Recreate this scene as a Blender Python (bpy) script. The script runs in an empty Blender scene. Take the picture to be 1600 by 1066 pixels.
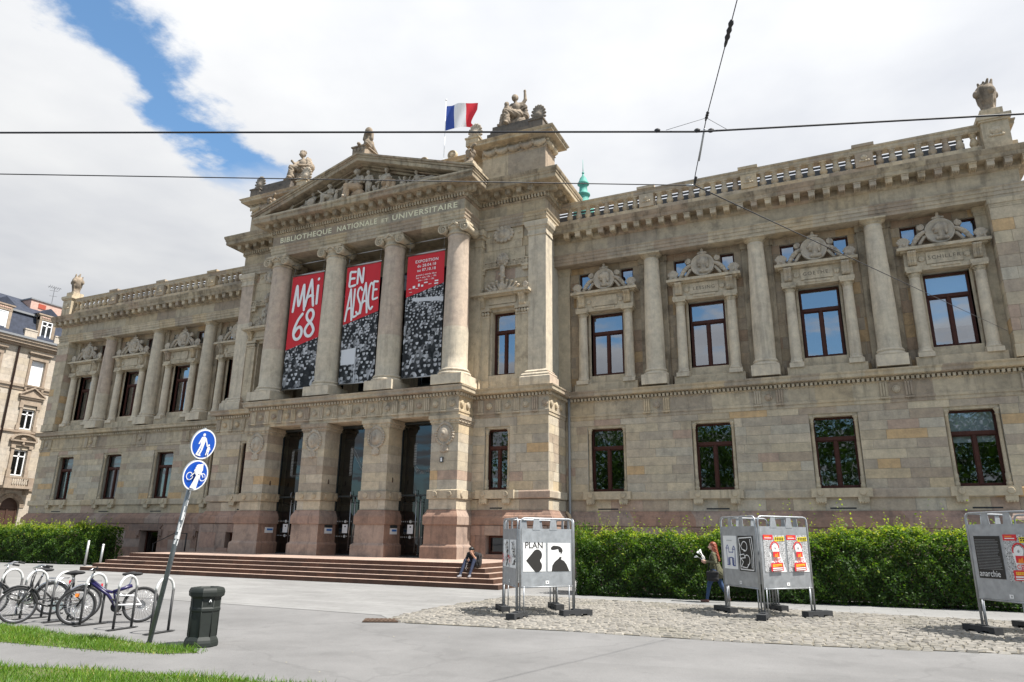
import bpy, bmesh, math, random
import numpy as np
from mathutils import Vector, Matrix
random.seed(7); np.random.seed(7)
R_ = math.radians
SC = bpy.context.scene
COL = SC.collection

# ------------------------------------------------------------------ camera
CAM = Vector((20.836, -30.575, 1.717))
def cam_axes():
    pi, ya, ro = R_(15.757), R_(24.688), R_(0.714)
    fw = Vector((-math.sin(ya)*math.cos(pi), math.cos(ya)*math.cos(pi), math.sin(pi)))
    rt = Vector((math.cos(ya), math.sin(ya), 0)); up = rt.cross(fw)
    return rt*math.cos(ro)+up*math.sin(ro), -rt*math.sin(ro)+up*math.cos(ro), fw
RT, UP, FW = cam_axes()
cd = bpy.data.cameras.new('camera'); cam = bpy.data.objects.new('camera', cd); COL.objects.link(cam)
cd.sensor_width = 36; cd.lens = 24.28; cd.clip_start = 0.1; cd.clip_end = 2000
m = Matrix.Identity(4)
for i in range(3):
    m[i][0], m[i][1], m[i][2], m[i][3] = RT[i], UP[i], -FW[i], CAM[i]
cam.matrix_world = m
SC.camera = cam
SC.render.resolution_x, SC.render.resolution_y = 1024, 682

# ------------------------------------------------------------------ view, sun, sky
SC.view_settings.view_transform = 'Standard'; SC.view_settings.look = 'None'
SC.view_settings.gamma = 1; SC.view_settings.use_curve_mapping = False
SC.view_settings.exposure = 1.08
SUN_EL, SUN_AZ = R_(59), R_(2.0)          # azimuth measured from +X towards +Y
sdir = Vector((math.cos(SUN_EL)*math.cos(SUN_AZ), math.cos(SUN_EL)*math.sin(SUN_AZ), math.sin(SUN_EL)))
sl = bpy.data.lights.new('sun', 'SUN'); sun = bpy.data.objects.new('sun', sl); COL.objects.link(sun)
sl.energy = 4.2; sl.angle = R_(0.6); sl.color = (1, .965, .91)
sun.rotation_euler = sdir.to_track_quat('Z', 'Y').to_euler(); sun.location = (30, 0, 60)

W = bpy.data.worlds.new('World'); SC.world = W; W.use_nodes = True
nt = W.node_tree; nt.nodes.clear()
def N(t, **k):
    n = nt.nodes.new(t)
    for a, b in k.items():
        setattr(n, a, b)
    return n
def L(a, b): nt.links.new(a, b)
def MT(op, a, b=None, c=None, clamp=False):
    n = N('ShaderNodeMath', operation=op); n.use_clamp = clamp
    for i, v in enumerate((a, b, c)):
        if v is None: continue
        if isinstance(v, (int, float)): n.inputs[i].default_value = v
        else: L(v, n.inputs[i])
    return n.outputs[0]
def SS(v, lo, hi):
    n = N('ShaderNodeMapRange', interpolation_type='SMOOTHSTEP'); L(v, n.inputs[0])
    n.inputs[1].default_value = lo; n.inputs[2].default_value = hi
    return n.outputs[0]
sky = N('ShaderNodeTexSky', sky_type='NISHITA'); sky.sun_disc = False
sky.sun_elevation = SUN_EL; sky.sun_rotation = math.pi/2 - SUN_AZ
tc = N('ShaderNodeTexCoord'); sx = N('ShaderNodeSeparateXYZ'); L(tc.outputs['Generated'], sx.inputs[0])
zc = MT('MAXIMUM', sx.outputs[2], 0.07)
px = MT('DIVIDE', sx.outputs[0], zc); py = MT('DIVIDE', sx.outputs[1], zc)
cv = N('ShaderNodeCombineXYZ'); L(px, cv.inputs[0]); L(py, cv.inputs[1])
def NZ(sc, det=6, rough=.55, off=0, dist=0):
    mp = N('ShaderNodeMapping'); L(cv.outputs[0], mp.inputs[0]); mp.inputs['Location'].default_value = (off, off*1.7, off*.3)
    n = N('ShaderNodeTexNoise'); L(mp.outputs[0], n.inputs['Vector'])
    n.inputs['Scale'].default_value = sc; n.inputs['Detail'].default_value = det
    n.inputs['Roughness'].default_value = rough; n.inputs['Distortion'].default_value = dist
    return n.outputs['Fac']
n1 = NZ(4.2, 8, .6, 3.1); n2 = NZ(.85, 5, .5, 8.3); n3 = NZ(2.0, 7, .55, 1.2)
# one long gap between the cloud banks, running away to the left of the facade
s = MT('ADD', MT('ADD', px, 1.258), MT('MULTIPLY', MT('SUBTRACT', py, .67), .27))
s = MT('ADD', s, MT('MULTIPLY', MT('SUBTRACT', n1, .5), .40))
s = MT('ADD', s, MT('MULTIPLY', MT('SUBTRACT', n3, .5), .16))
gap = MT('SUBTRACT', 1, SS(MT('ABSOLUTE', s), .045, .125))
gap = MT('MULTIPLY', gap, MT('SUBTRACT', 1, SS(MT('ADD', py, MT('MULTIPLY', n1, .3)), 1.38, 1.62)))
# broken cloud over the square behind the camera
back = MT('SUBTRACT', 1, SS(py, -1.1, .15))
brk = MT('MULTIPLY', back, SS(MT('ADD', n2, MT('MULTIPLY', MT('SUBTRACT', n1, .5), .35)), .42, .58))
blue = MT('MAXIMUM', gap, brk, clamp=True)
cr = N('ShaderNodeValToRGB'); L(MT('ADD', MT('MULTIPLY', n2, .65), MT('MULTIPLY', n3, .35)), cr.inputs[0])
e = cr.color_ramp.elements
e[0].position, e[0].color = .30, (.335, .35, .385, 1)
e[1].position, e[1].color = .62, (.505, .51, .515, 1)
elev = MT('MAXIMUM', sx.outputs[2], 0.0)      # overcast layers are brightest overhead
dim = MT('ADD', .66, MT('MULTIPLY', elev, .54))
east = SS(px, -2.4, .4); dim = MT('MULTIPLY', dim, MT('ADD', .92, MT('MULTIPLY', east, .15)))
cm = N('ShaderNodeVectorMath', operation='SCALE'); L(cr.outputs[0], cm.inputs[0]); L(dim, cm.inputs['Scale'])
skm = N('ShaderNodeVectorMath', operation='MULTIPLY'); L(sky.outputs[0], skm.inputs[0]); skm.inputs[1].default_value = (.080, .102, .108)
mx = N('ShaderNodeMix', data_type='RGBA'); L(blue, mx.inputs['Factor']); L(cm.outputs[0], mx.inputs['A']); L(skm.outputs[0], mx.inputs['B'])
bg = N('ShaderNodeBackground'); bg.inputs['Strength'].default_value = 1.0
L(mx.outputs['Result'], bg.inputs[0])
wo = N('ShaderNodeOutputWorld'); L(bg.outputs[0], wo.inputs[0])

# ------------------------------------------------------------------ mesh helpers
class MB:
    def __init__(s): s.V = []; s.F = []; s.M = []; s.Q = []; s.S = []; s.r = .5; s.m = 0; s.s = False
    def add(s, vs, fs):
        b = len(s.V); s.V += [tuple(v) for v in vs]
        for f in fs:
            s.F.append(tuple(b+i for i in f)); s.M.append(s.m); s.Q.append(s.r); s.S.append(s.s)
        return b
    def box(s, x0, x1, y0, y1, z0, z1):
        return s.add([(x0,y0,z0),(x1,y0,z0),(x1,y1,z0),(x0,y1,z0),(x0,y0,z1),(x1,y0,z1),(x1,y1,z1),(x0,y1,z1)],
              [(0,3,2,1),(4,5,6,7),(0,1,5,4),(1,2,6,5),(2,3,7,6),(3,0,4,7)])
    def prism(s, poly, a, b, axis='y'):
        n = len(poly)
        P = {'y': lambda p, t: (p[0], t, p[1]), 'x': lambda p, t: (t, p[0], p[1]), 'z': lambda p, t: (p[0], p[1], t)}[axis]
        vs = [P(p, a) for p in poly]+[P(p, b) for p in poly]
        fs = [tuple(range(n)), tuple(range(2*n-1, n-1, -1))]+[(i, i+n, (i+1) % n+n, (i+1) % n) for i in range(n)]
        if axis == 'y': fs = [f[::-1] for f in fs]
        if axis == 'y': fs = [f[::-1] for f in fs]
        return s.add(vs, fs)
    def lathe(s, prof, cx=0, cy=0, cz=0, n=20, a0=0, a1=2*math.pi, cap=True):
        full = abs(a1-a0-2*math.pi) < 1e-6; k = n if full else n+1
        vs = []
        for r, z in prof:
            for i in range(k):
                a = a0+(a1-a0)*i/n; vs.append((cx+r*math.cos(a), cy+r*math.sin(a), cz+z))
        fs = []
        for j in range(len(prof)-1):
            for i in range(n):
                i2 = (i+1) % k
                fs.append((j*k+i, j*k+i2, (j+1)*k+i2, (j+1)*k+i))
        if cap and full:
            fs.append(tuple(range(k-1, -1, -1))); fs.append(tuple((len(prof)-1)*k+i for i in range(k)))
        return s.add(vs, fs)
    def tube(s, path, r, n=8, closed=False, r2=None):
        P = [Vector(p) for p in path]; vs = []; m = len(P)
        up = None
        for i, p in enumerate(P):
            if closed: t = P[(i+1) % m]-P[i-1]
            else: t = P[min(i+1, m-1)]-P[max(i-1, 0)]
            t.normalize()
            if up is None:
                up = Vector((0, 0, 1)) if abs(t.z) < .9 else Vector((1, 0, 0))
            u = (up-t*up.dot(t)).normalized(); w = t.cross(u); up = u
            rr = r if r2 is None else r+(r2-r)*i/max(1, m-1)
            if isinstance(r, (list, tuple)): rr = r[i]
            for k in range(n):
                a = 2*math.pi*k/n; vs.append(p+u*rr*math.cos(a)+w*rr*math.sin(a))
        fs = []
        for i in range(m if closed else m-1):
            j = (i+1) % m
            for k in range(n):
                fs.append((i*n+k, i*n+(k+1) % n, j*n+(k+1) % n, j*n+k))
        if not closed:
            fs.append(tuple(range(n-1, -1, -1))); fs.append(tuple((m-1)*n+k for k in range(n)))
        return s.add(vs, fs)
    def ell(s, c, r, nu=12, nv=8):
        vs = [(c[0], c[1], c[2]-r[2])]
        for j in range(1, nv):
            t = -math.pi/2+math.pi*j/nv
            for i in range(nu):
                a = 2*math.pi*i/nu
                vs.append((c[0]+r[0]*math.cos(t)*math.cos(a), c[1]+r[1]*math.cos(t)*math.sin(a), c[2]+r[2]*math.sin(t)))
        vs.append((c[0], c[1], c[2]+r[2])); e = len(vs)-1
        fs = [(0, 1+(i+1) % nu, 1+i) for i in range(nu)]
        for j in range(nv-2):
            for i in range(nu):
                fs.append((1+j*nu+i, 1+j*nu+(i+1) % nu, 1+(j+1)*nu+(i+1) % nu, 1+(j+1)*nu+i))
        fs += [(e, 1+(nv-2)*nu+i, 1+(nv-2)*nu+(i+1) % nu) for i in range(nu)]
        return s.add(vs, fs)
    def disc(s, c, r, h, n=20, axis='y', prof=None):
        """a round boss facing -y (axis y) or +x (axis x); prof = [(r fraction, height fraction)]"""
        prof = prof or [(1, 0), (1, .6), (.85, 1), (.0, 1)]
        vs = []; k = n
        for rr, hh in prof:
            for i in range(n):
                a = 2*math.pi*i/n; u, v = r*rr*math.cos(a), r*rr*math.sin(a)
                vs.append((c[0]+u, c[1]-h*hh, c[2]+v) if axis == 'y' else (c[0]+h*hh, c[1]+u, c[2]+v))
        fs = []
        for j in range(len(prof)-1):
            for i in range(n):
                f = (j*k+i, j*k+(i+1) % n, (j+1)*k+(i+1) % n, (j+1)*k+i)
                fs.append(f)
        return s.add(vs, fs)
    def sweep(s, path, prof, seg=1.3, closed=False, cap=True, jitter=True):
        """profile (outward offset, z) along a plan path; outside is to the right of travel"""
        P = [Vector((p[0], p[1])) for p in path]; m = len(P); ns = []
        E = m if closed else m-1
        for i in range(E):
            t = (P[(i+1) % m]-P[i]).normalized(); ns.append(Vector((t.y, -t.x)))
        off = []
        for i in range(m):
            if closed: a, b = ns[i-1], ns[i]
            else: a, b = ns[max(i-1, 0)], ns[min(i, E-1)]
            off.append((a+b)/(1+a.dot(b)))
        k = len(prof)
        for i in range(E):
            j = (i+1) % m; ln = (P[j]-P[i]).length
            c = max(1, round(ln/seg)) if seg else 1
            ts = [0]+[(q+(random.uniform(-.25, .25) if jitter else 0))/c for q in range(1, c)]+[1]
            vs = []
            for t in ts:
                p = P[i].lerp(P[j], t); o = off[i].lerp(off[j], t)
                if len(ts) > 2 or True:
                    # keep straight runs straight: only the ends are mitred
                    pass
                for d, z in prof:
                    q0 = P[i]+off[i]*d; q1 = P[j]+off[j]*d; q = q0.lerp(q1, t)
                    vs.append((q.x, q.y, z))
            for a in range(len(ts)-1):
                s.r = random.random(); fs = []
                for b in range(k-1):
                    fs.append((a*k+b, (a+1)*k+b, (a+1)*k+b+1, a*k+b+1))
                s.add(vs[a*k:(a+2)*k], [tuple(v-a*k for v in f) for f in fs])
            if cap and not closed:
                if i == 0: s.add(vs[:k], [tuple(range(k))])
                if i == E-1: s.add(vs[-k:], [tuple(range(k-1, -1, -1))])
    def xf(s, M, start=0):
        for i in range(start, len(s.V)): s.V[i] = tuple(M @ Vector(s.V[i]))
    def mesh(s, name, mats):
        me = bpy.data.meshes.new(name); me.from_pydata(s.V, [], s.F)
        for q in (mats if isinstance(mats, (list, tuple)) else [mats]): me.materials.append(q)
        if me.polygons:
            if any(s.M): me.polygons.foreach_set('material_index', s.M)
            if any(s.S): me.polygons.foreach_set('use_smooth', s.S)
            at = me.attributes.new('rnd', 'FLOAT', 'FACE'); at.data.foreach_set('value', s.Q)
        me.update()
        return me
    def build(s, name, mats, parent=None, **k):
        return ob(name, s.mesh(name, mats), parent, **k)

def ob(name, data, parent=None, loc=None, rot=None, **props):
    o = bpy.data.objects.new(name, data); COL.objects.link(o)
    if parent: o.parent = parent
    if loc is not None: o.location = loc
    if rot is not None: o.rotation_euler = rot
    for a, b in props.items(): o[a] = b
    return o
def thing(name, label, cat, loc=(0, 0, 0), rot=None, group=None):
    o = ob(name, None, None, loc, rot, label=label, category=cat)
    if group: o['group'] = group
    return o
def text_geo(txt, size, align='CENTER', shear=0, spacing=1.0, bold=0.0):
    c = bpy.data.curves.new('lettering', 'FONT'); c.body = txt; c.size = size; c.align_x = align; c.align_y = 'CENTER'
    c.shear = shear; c.space_character = spacing; c.resolution_u = 3; c.offset = bold*size
    o = bpy.data.objects.new('lettering', c); COL.objects.link(o)
    dg = bpy.context.evaluated_depsgraph_get(); dg.update()
    me = o.evaluated_get(dg).to_mesh()
    v = [tuple(q.co) for q in me.vertices]; f = [tuple(q.vertices) for q in me.polygons]
    o.evaluated_get(dg).to_mesh_clear()
    bpy.data.objects.remove(o); bpy.data.curves.remove(c)
    return v, f
def put_text(mb, txt, size, org, u, v, align='CENTER', spacing=1.0, sx=1.0, shear=0, bold=0.0):
    vs, fs = text_geo(txt, size, align, shear, spacing, bold)
    org, u, v = Vector(org), Vector(u), Vector(v)
    mb.add([org+u*(p[0]*sx)+v*p[1] for p in vs], fs)

# ------------------------------------------------------------------ materials
def mat(name):
    mt = bpy.data.materials.new(name); mt.use_nodes = True
    global nt; nt = mt.node_tree; nt.nodes.clear()
    out = N('ShaderNodeOutputMaterial'); b = N('ShaderNodeBsdfPrincipled'); L(b.outputs[0], out.inputs[0])
    return mt, b
def tex_noise(vec, sc, det=4, rough=.55, stretch=None):
    if stretch:
        mp = N('ShaderNodeMapping'); L(vec, mp.inputs[0]); mp.inputs['Scale'].default_value = stretch; vec = mp.outputs[0]
    n = N('ShaderNodeTexNoise'); L(vec, n.inputs['Vector']); n.inputs['Scale'].default_value = sc
    n.inputs['Detail'].default_value = det; n.inputs['Roughness'].default_value = rough
    return n.outputs['Fac']
def ramp(f, *stops):
    r = N('ShaderNodeValToRGB'); L(f, r.inputs[0]); e = r.color_ramp.elements
    while len(e) < len(stops): e.new(.5)
    for i, (p, c) in enumerate(stops):
        e[i].position = p; e[i].color = (*c, 1) if len(c) == 3 else c
    return r.outputs[0]
def mixc(f, a, b, mode='MIX'):
    n = N('ShaderNodeMix', data_type='RGBA', blend_type=mode)
    for k, v in (('Factor', f), ('A', a), ('B', b)):
        if isinstance(v, (int, float)): n.inputs[k].default_value = v
        elif isinstance(v, tuple): n.inputs[k].default_value = (*v[:3], 1)
        else: L(v, n.inputs[k])
    return n.outputs['Result']
def plain(name, col, rough=.6, metal=0, spec=.5, noise=0, nscale=6, bump=0, bscale=40):
    mt, b = mat(name)
    b.inputs['Roughness'].default_value = rough; b.inputs['Metallic'].default_value = metal
    b.inputs['Specular IOR Level'].default_value = spec
    b.inputs['Base Color'].default_value = (*col, 1)
    if noise or bump:
        t = N('ShaderNodeTexCoord').outputs['Object']
        if noise:
            f = tex_noise(t, nscale, 5)
            L(ramp(f, (.3, tuple(c*(1-noise) for c in col)), (.7, tuple(min(1, c*(1+noise)) for c in col))), b.inputs['Base Color'])
        if bump:
            bp = N('ShaderNodeBump'); bp.inputs['Strength'].default_value = bump; bp.inputs['Distance'].default_value = .01
            L(tex_noise(t, bscale, 4), bp.inputs['Height']); L(bp.outputs[0], b.inputs['Normal'])
    return mt
STONE_GAIN = (1.29, 1.22, 1.145)
def stone(name, cols, obj=False, stain=.35, soot=(.10, .095, .085), grain=.12, streak=.3, bump=.25, stain_lo=.50, stain_hi=.72):
    """cols: tints picked per block; weather stains and grain in world space"""
    cols = [tuple(min(.62, c*g) for c, g in zip(q, STONE_GAIN)) for q in cols]; soot = tuple(c*.95 for c in soot)
    mt, b = mat(name)
    b.inputs['Roughness'].default_value = .9; b.inputs['Specular IOR Level'].default_value = .25
    pos = N('ShaderNodeNewGeometry').outputs['Position']
    if obj: rv = N('ShaderNodeObjectInfo').outputs['Random']
    else: rv = N('ShaderNodeAttribute', attribute_name='rnd').outputs['Fac']
    k = len(cols); c = ramp(rv, *[(i/k, q) for i, q in enumerate(cols)]); c.node.color_ramp.interpolation = 'CONSTANT'
    n1 = tex_noise(pos, 1.3, 9, .68); n2 = tex_noise(pos, 14, 6, .65)
    n3 = tex_noise(pos, 1.5, 8, .66, (2.4, 2.4, .28)); n4 = tex_noise(pos, 3.2, 6, .65)
    c = mixc(1.0, c, ramp(n2, (.25, (1-grain,)*3), (.75, (1+grain*.6,)*3)), 'MULTIPLY')
    c = mixc(1.0, c, ramp(n4, (.3, (.78, .78, .79)), (.7, (1.12, 1.10, 1.06))), 'MULTIPLY')
    st = MT('MULTIPLY', SS(n1, stain_lo, stain_hi), stain*1.25); c = mixc(st, c, soot)
    sk = MT('MULTIPLY', SS(n3, .50, .68), streak*1.35); c = mixc(sk, c, tuple(q*1.15 for q in soot))
    L(c, b.inputs['Base Color'])
    bp = N('ShaderNodeBump'); bp.inputs['Strength'].default_value = bump; bp.inputs['Distance'].default_value = .02
    L(MT('ADD', n2, MT('MULTIPLY', n4, .6)), bp.inputs['Height']); L(bp.outputs[0], b.inputs['Normal'])
    return mt
TINT = [(.345, .305, .235), (.405, .36, .28), (.37, .33, .26), (.30, .255, .205), (.42, .375, .29), (.36, .325, .265), (.315, .28, .23), (.40, .34, .245)]
WALLT = TINT[:8]+[(.40, .37, .31), (.33, .26, .215), (.36, .34, .29), (.39, .35, .27), (.35, .32, .26), (.41, .37, .30), (.33, .30, .25), (.37, .35, .30), (.42, .31, .185), (.37, .33, .265), (.31, .27, .225)]
M_ASH = stone('ashlar_sandstone', WALLT, stain=.2, streak=.15, grain=.16)
M_ASHU = stone('brown_shaded_wall_sandstone', [(.27, .225, .165), (.31, .26, .195), (.24, .195, .145), (.29, .245, .19), (.26, .225, .18), (.33, .27, .20), (.25, .19, .14), (.34, .25, .15)], stain=.4, streak=.3, soot=(.10, .078, .055), grain=.16)  # dirt and the occlusion behind the columns both painted into this brown
M_TRIM = stone('carved_sandstone', [tuple(c*.93 for c in q) for q in TINT[:8]], stain=.42, streak=.32, soot=(.115, .098, .075))
M_TRIMO = stone('carved_sandstone_piece', TINT[:8], obj=True, stain=.4, streak=.25, soot=(.12, .10, .08))
M_COLU = stone('column_sandstone', [(.44, .405, .335), (.385, .33, .28), (.45, .415, .345), (.42, .39, .325)], stain=.22, streak=.28, soot=(.17, .14, .115), grain=.09)
M_RED = stone('red_sandstone', [(.225, .155, .125), (.27, .195, .165), (.255, .205, .18), (.20, .145, .125), (.25, .165, .13), (.28, .225, .195)], stain=.4, streak=.35, soot=(.085, .067, .058))
M_CORN = stone('weathered_shaded_sandstone', [(.30, .26, .195), (.34, .30, .225), (.27, .235, .18), (.32, .275, .21), (.29, .235, .18)], stain=.6, streak=.45, soot=(.085, .066, .045), stain_lo=.44)  # weathered cornice stone; on the tympanum its darkness stands for the gable shadow
M_CORNO = stone('weathered_modillion', [(.30, .26, .195), (.35, .31, .24), (.26, .225, .17)], obj=True, stain=.5, streak=.4, soot=(.085, .066, .045), stain_lo=.46)
M_DARK = stone('sooty_sandstone', [(.17, .155, .135), (.12, .11, .10), (.20, .18, .155)], stain=.6, streak=.4, soot=(.05, .047, .043))
M_STAT = stone('statue_sandstone', [(.25, .215, .175), (.21, .18, .145), (.19, .16, .13)], obj=True, stain=.6, streak=.55, soot=(.06, .05, .04), stain_lo=.42)
M_RELF = stone('relief_sandstone', [(.36, .33, .28), (.33, .30, .255)], obj=True, stain=.45, streak=.4, soot=(.115, .105, .095))
M_RELW = stone('relief_ochre_sandstone', [(.36, .28, .20), (.34, .27, .20)], obj=True, stain=.4, streak=.4, soot=(.115, .10, .085))
M_SAND = stone('pale_ornament_sandstone', [(.37, .325, .25), (.40, .36, .285)], stain=.35, streak=.3, soot=(.13, .115, .09), grain=.2, bump=.5)
M_MORT = plain('mortar', (.42, .385, .315), .95, noise=.12, nscale=3)
M_MORTR = plain('red_mortar', (.28, .21, .175), .95, noise=.12, nscale=3)
M_STEP = stone('step_tread_sandstone', [(.30, .235, .205), (.34, .275, .24), (.32, .25, .215), (.28, .22, .195)], stain=.3, streak=.1, soot=(.14, .10, .085))
M_RISER = stone('shaded_riser_sandstone', [(.075, .044, .033), (.09, .05, .037), (.065, .04, .031)], stain=.55, streak=.4, soot=(.045, .03, .025))  # darkened so the stone colour itself carries the shade on the risers
M_WOOD = plain('dark_red_window_wood', (.060, .020, .013), .62, spec=.25, noise=.2, nscale=8)
M_INT = plain('room_wall', (.10, .095, .085), .9)
M_BLIND = plain('white_blind', (.72, .74, .77), .8)
M_CURT = plain('grey_curtain', (.33, .34, .33), .9, noise=.15, nscale=5)
M_LEAD = plain('dark_metal_frame', (.035, .042, .042), .45, metal=.3)
M_STEEL = plain('brushed_steel', (.42, .42, .42), .3, metal=1)
M_GALV = plain('galvanised_steel', (.36, .375, .39), .48, metal=.55, noise=.16, nscale=7)
M_BLACK = plain('black_rubber', (.028, .029, .031), .8, noise=.25, nscale=9)
M_WHITE = plain('white_paint', (.74, .74, .74), .5)
M_GOLD = plain('gilded_letters', (.80, .73, .50), .45)
M_ZINC = plain('zinc_sheet', (.24, .25, .26), .5, metal=.3)
def glass(name, refl=.34, tint=(.55, .6, .62)):
    mt = bpy.data.materials.new(name); mt.use_nodes = True
    global nt; nt = mt.node_tree; nt.nodes.clear()
    out = N('ShaderNodeOutputMaterial'); t = N('ShaderNodeBsdfTransparent'); t.inputs[0].default_value = (*tint, 1)
    g = N('ShaderNodeBsdfGlossy'); g.inputs['Roughness'].default_value = .015; g.inputs[0].default_value = (.93, .96, 1, 1)
    pos = N('ShaderNodeNewGeometry').outputs['Position']
    bp = N('ShaderNodeBump'); bp.inputs['Strength'].default_value = .06; bp.inputs['Distance'].default_value = .02
    L(tex_noise(pos, 1.3, 2), bp.inputs['Height']); L(bp.outputs[0], g.inputs['Normal'])
    fr = N('ShaderNodeLayerWeight'); fr.inputs[0].default_value = .35
    m_ = N('ShaderNodeMixShader'); L(MT('ADD', refl, MT('MULTIPLY', fr.outputs['Fresnel'], .5), clamp=True), m_.inputs[0]); L(t.outputs[0], m_.inputs[1]); L(g.outputs[0], m_.inputs[2])
    L(m_.outputs[0], out.inputs[0])
    return mt
M_GLASS = glass('window_glass', .33); M_GLASSL = glass('lower_window_glass', .13); M_GLASSB = glass('basement_glass', .06, (.35, .36, .36))
M_DOORG = glass('dark_door_glass', .05, (.30, .34, .33))
def emboss_color(name, attr='pcol', rough=.55):
    mt, b = mat(name); a = N('ShaderNodeAttribute', attribute_name=attr)
    L(a.outputs['Color'], b.inputs['Base Color']); b.inputs['Roughness'].default_value = rough; b.inputs['Specular IOR Level'].default_value = .3
    return mt
M_PRINT = emboss_color('printed_fabric')

# ------------------------------------------------------------------ smooth solids for figures (signed distance field -> surface nets)
def capsule(a, b, ra, rb, lab=0): return ('c', np.array(a, float), np.array(b, float), ra, rb, lab)
def ellip(c, r, lab=0, rot=None): return ('e', np.array(c, float), np.array(r, float), rot, None, lab)
def sdf_mesh(prims, res, k=.03, fold=0, fold_labs=(), ffreq=22):
    lo = np.full(3, 1e9); hi = -lo
    bb = []
    for p in prims:
        if p[0] == 'c': a = np.minimum(p[1]-p[3], p[2]-p[4]); b = np.maximum(p[1]+p[3], p[2]+p[4])
        else: q = max(p[2]) if p[3] is not None else p[2]; a, b = p[1]-q, p[1]+q
        bb.append((a, b)); lo = np.minimum(lo, a); hi = np.maximum(hi, b)
    lo -= 3*res; hi += 3*res
    n = np.ceil((hi-lo)/res).astype(int)+1
    D = np.full(n, 1.0); LB = np.zeros(n, np.int16); BD = np.full(n, 1.0)
    ax = [lo[i]+res*np.arange(n[i]) for i in range(3)]
    pad = 2*k+3*res
    for p, (a, b) in zip(prims, bb):
        i0 = np.maximum(((a-pad-lo)/res).astype(int), 0); i1 = np.minimum(((b+pad-lo)/res).astype(int)+2, n)
        sl = tuple(slice(i0[i], i1[i]) for i in range(3))
        X, Y, Z = np.meshgrid(*[ax[i][sl[i]] for i in range(3)], indexing='ij')
        if p[0] == 'c':
            ba = p[2]-p[1]; pa = (X-p[1][0], Y-p[1][1], Z-p[1][2]); bl = max(ba @ ba, 1e-9)
            h = np.clip((pa[0]*ba[0]+pa[1]*ba[1]+pa[2]*ba[2])/bl, 0, 1)
            d = np.sqrt(sum((pa[i]-h*ba[i])**2 for i in range(3)))-(p[3]+(p[4]-p[3])*h)
        else:
            q = [X-p[1][0], Y-p[1][1], Z-p[1][2]]
            if p[3] is not None:
                Rm = np.array(p[3]); q = [sum(Rm[j][i]*q[j] for j in range(3)) for i in range(3)]
            k0 = np.sqrt(sum((q[i]/p[2][i])**2 for i in range(3)))
            k1 = np.sqrt(sum((q[i]/p[2][i]**2)**2 for i in range(3)))+1e-9
            d = k0*(k0-1)/k1
        if fold and p[5] in fold_labs:
            d = d+fold*np.sin(ffreq*(X*1.0+Y*.7+.25*np.sin(Z*9)))*np.cos(ffreq*.3*Z)
        o = D[sl]; h = np.clip(.5+.5*(o-d)/k, 0, 1)
        D[sl] = o*(1-h)+d*h-k*h*(1-h)
        w = d < BD[sl]; LB[sl] = np.where(w, p[5], LB[sl]); BD[sl] = np.minimum(BD[sl], d)
    S = D < 0
    c = np.zeros(np.array(D.shape)-1, int); cells = S[:-1, :-1, :-1].astype(int)
    tot = sum(S[i:S.shape[0]-1+i, j:S.shape[1]-1+j, l:S.shape[2]-1+l].astype(int) for i in (0, 1) for j in (0, 1) for l in (0, 1))
    act = (tot > 0) & (tot < 8); idx = -np.ones(act.shape, int); ii = np.argwhere(act); idx[act] = np.arange(len(ii))
    acc = np.zeros((len(ii), 3)); cnt = np.zeros(len(ii))
    cor = [(i, j, l) for i in (0, 1) for j in (0, 1) for l in (0, 1)]
    for A in cor:
        for B in cor:
            if A < B and sum(abs(A[t]-B[t]) for t in range(3)) == 1:
                da = D[ii[:, 0]+A[0], ii[:, 1]+A[1], ii[:, 2]+A[2]]; db = D[ii[:, 0]+B[0], ii[:, 1]+B[1], ii[:, 2]+B[2]]
                cr_ = (da < 0) != (db < 0); t = np.where(cr_, da/(da-db+1e-12), 0)
                pt = np.array(A)[None, :]+t[:, None]*(np.array(B)-np.array(A))[None, :]
                acc[cr_] += pt[cr_]; cnt[cr_] += 1
    V = lo+(ii+acc/cnt[:, None])*res
    lab = LB[ii[:, 0], ii[:, 1], ii[:, 2]]
    F = []
    for axx in range(3):
        u, v = (axx+1) % 3, (axx+2) % 3
        s0 = [slice(None)]*3; s1 = [slice(None)]*3; s0[axx] = slice(0, -1); s1[axx] = slice(1, None)
        ch = np.argwhere(S[tuple(s0)] != S[tuple(s1)])
        ok = (ch[:, u] > 0) & (ch[:, v] > 0) & (ch[:, u] < act.shape[u]) & (ch[:, v] < act.shape[v]); ch = ch[ok]
        ins = S[ch[:, 0], ch[:, 1], ch[:, 2]]
        def g(du, dv):
            q = ch.copy(); q[:, u] -= du; q[:, v] -= dv; return idx[q[:, 0], q[:, 1], q[:, 2]]
        q = np.stack([g(0, 0), g(1, 0), g(1, 1), g(0, 1)], 1)
        q[~ins] = q[~ins][:, ::-1]
        F.append(q)
    F = np.concatenate(F)
    return V, F, lab
def np_mesh(name, V, F, mats, mi=None, smooth=True, rnd=None):
    """many equal polygons from arrays"""
    V = np.asarray(V, np.float32); F = np.asarray(F, np.int32); k = F.shape[1]
    me = bpy.data.meshes.new(name); me.vertices.add(len(V)); me.vertices.foreach_set('co', V.ravel())
    me.loops.add(F.size); me.loops.foreach_set('vertex_index', F.ravel())
    me.polygons.add(len(F)); me.polygons.foreach_set('loop_start', np.arange(len(F), dtype=np.int32)*k)
    for q in (mats if isinstance(mats, (list, tuple)) else [mats]): me.materials.append(q)
    if mi is not None: me.polygons.foreach_set('material_index', np.asarray(mi, np.int32))
    me.polygons.foreach_set('use_smooth', np.full(len(F), smooth))
    if rnd is not None:
        at = me.attributes.new('rnd', 'FLOAT', 'FACE'); at.data.foreach_set('value', np.asarray(rnd, np.float32))
    me.update(calc_edges=True); me.validate()
    return me
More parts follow.
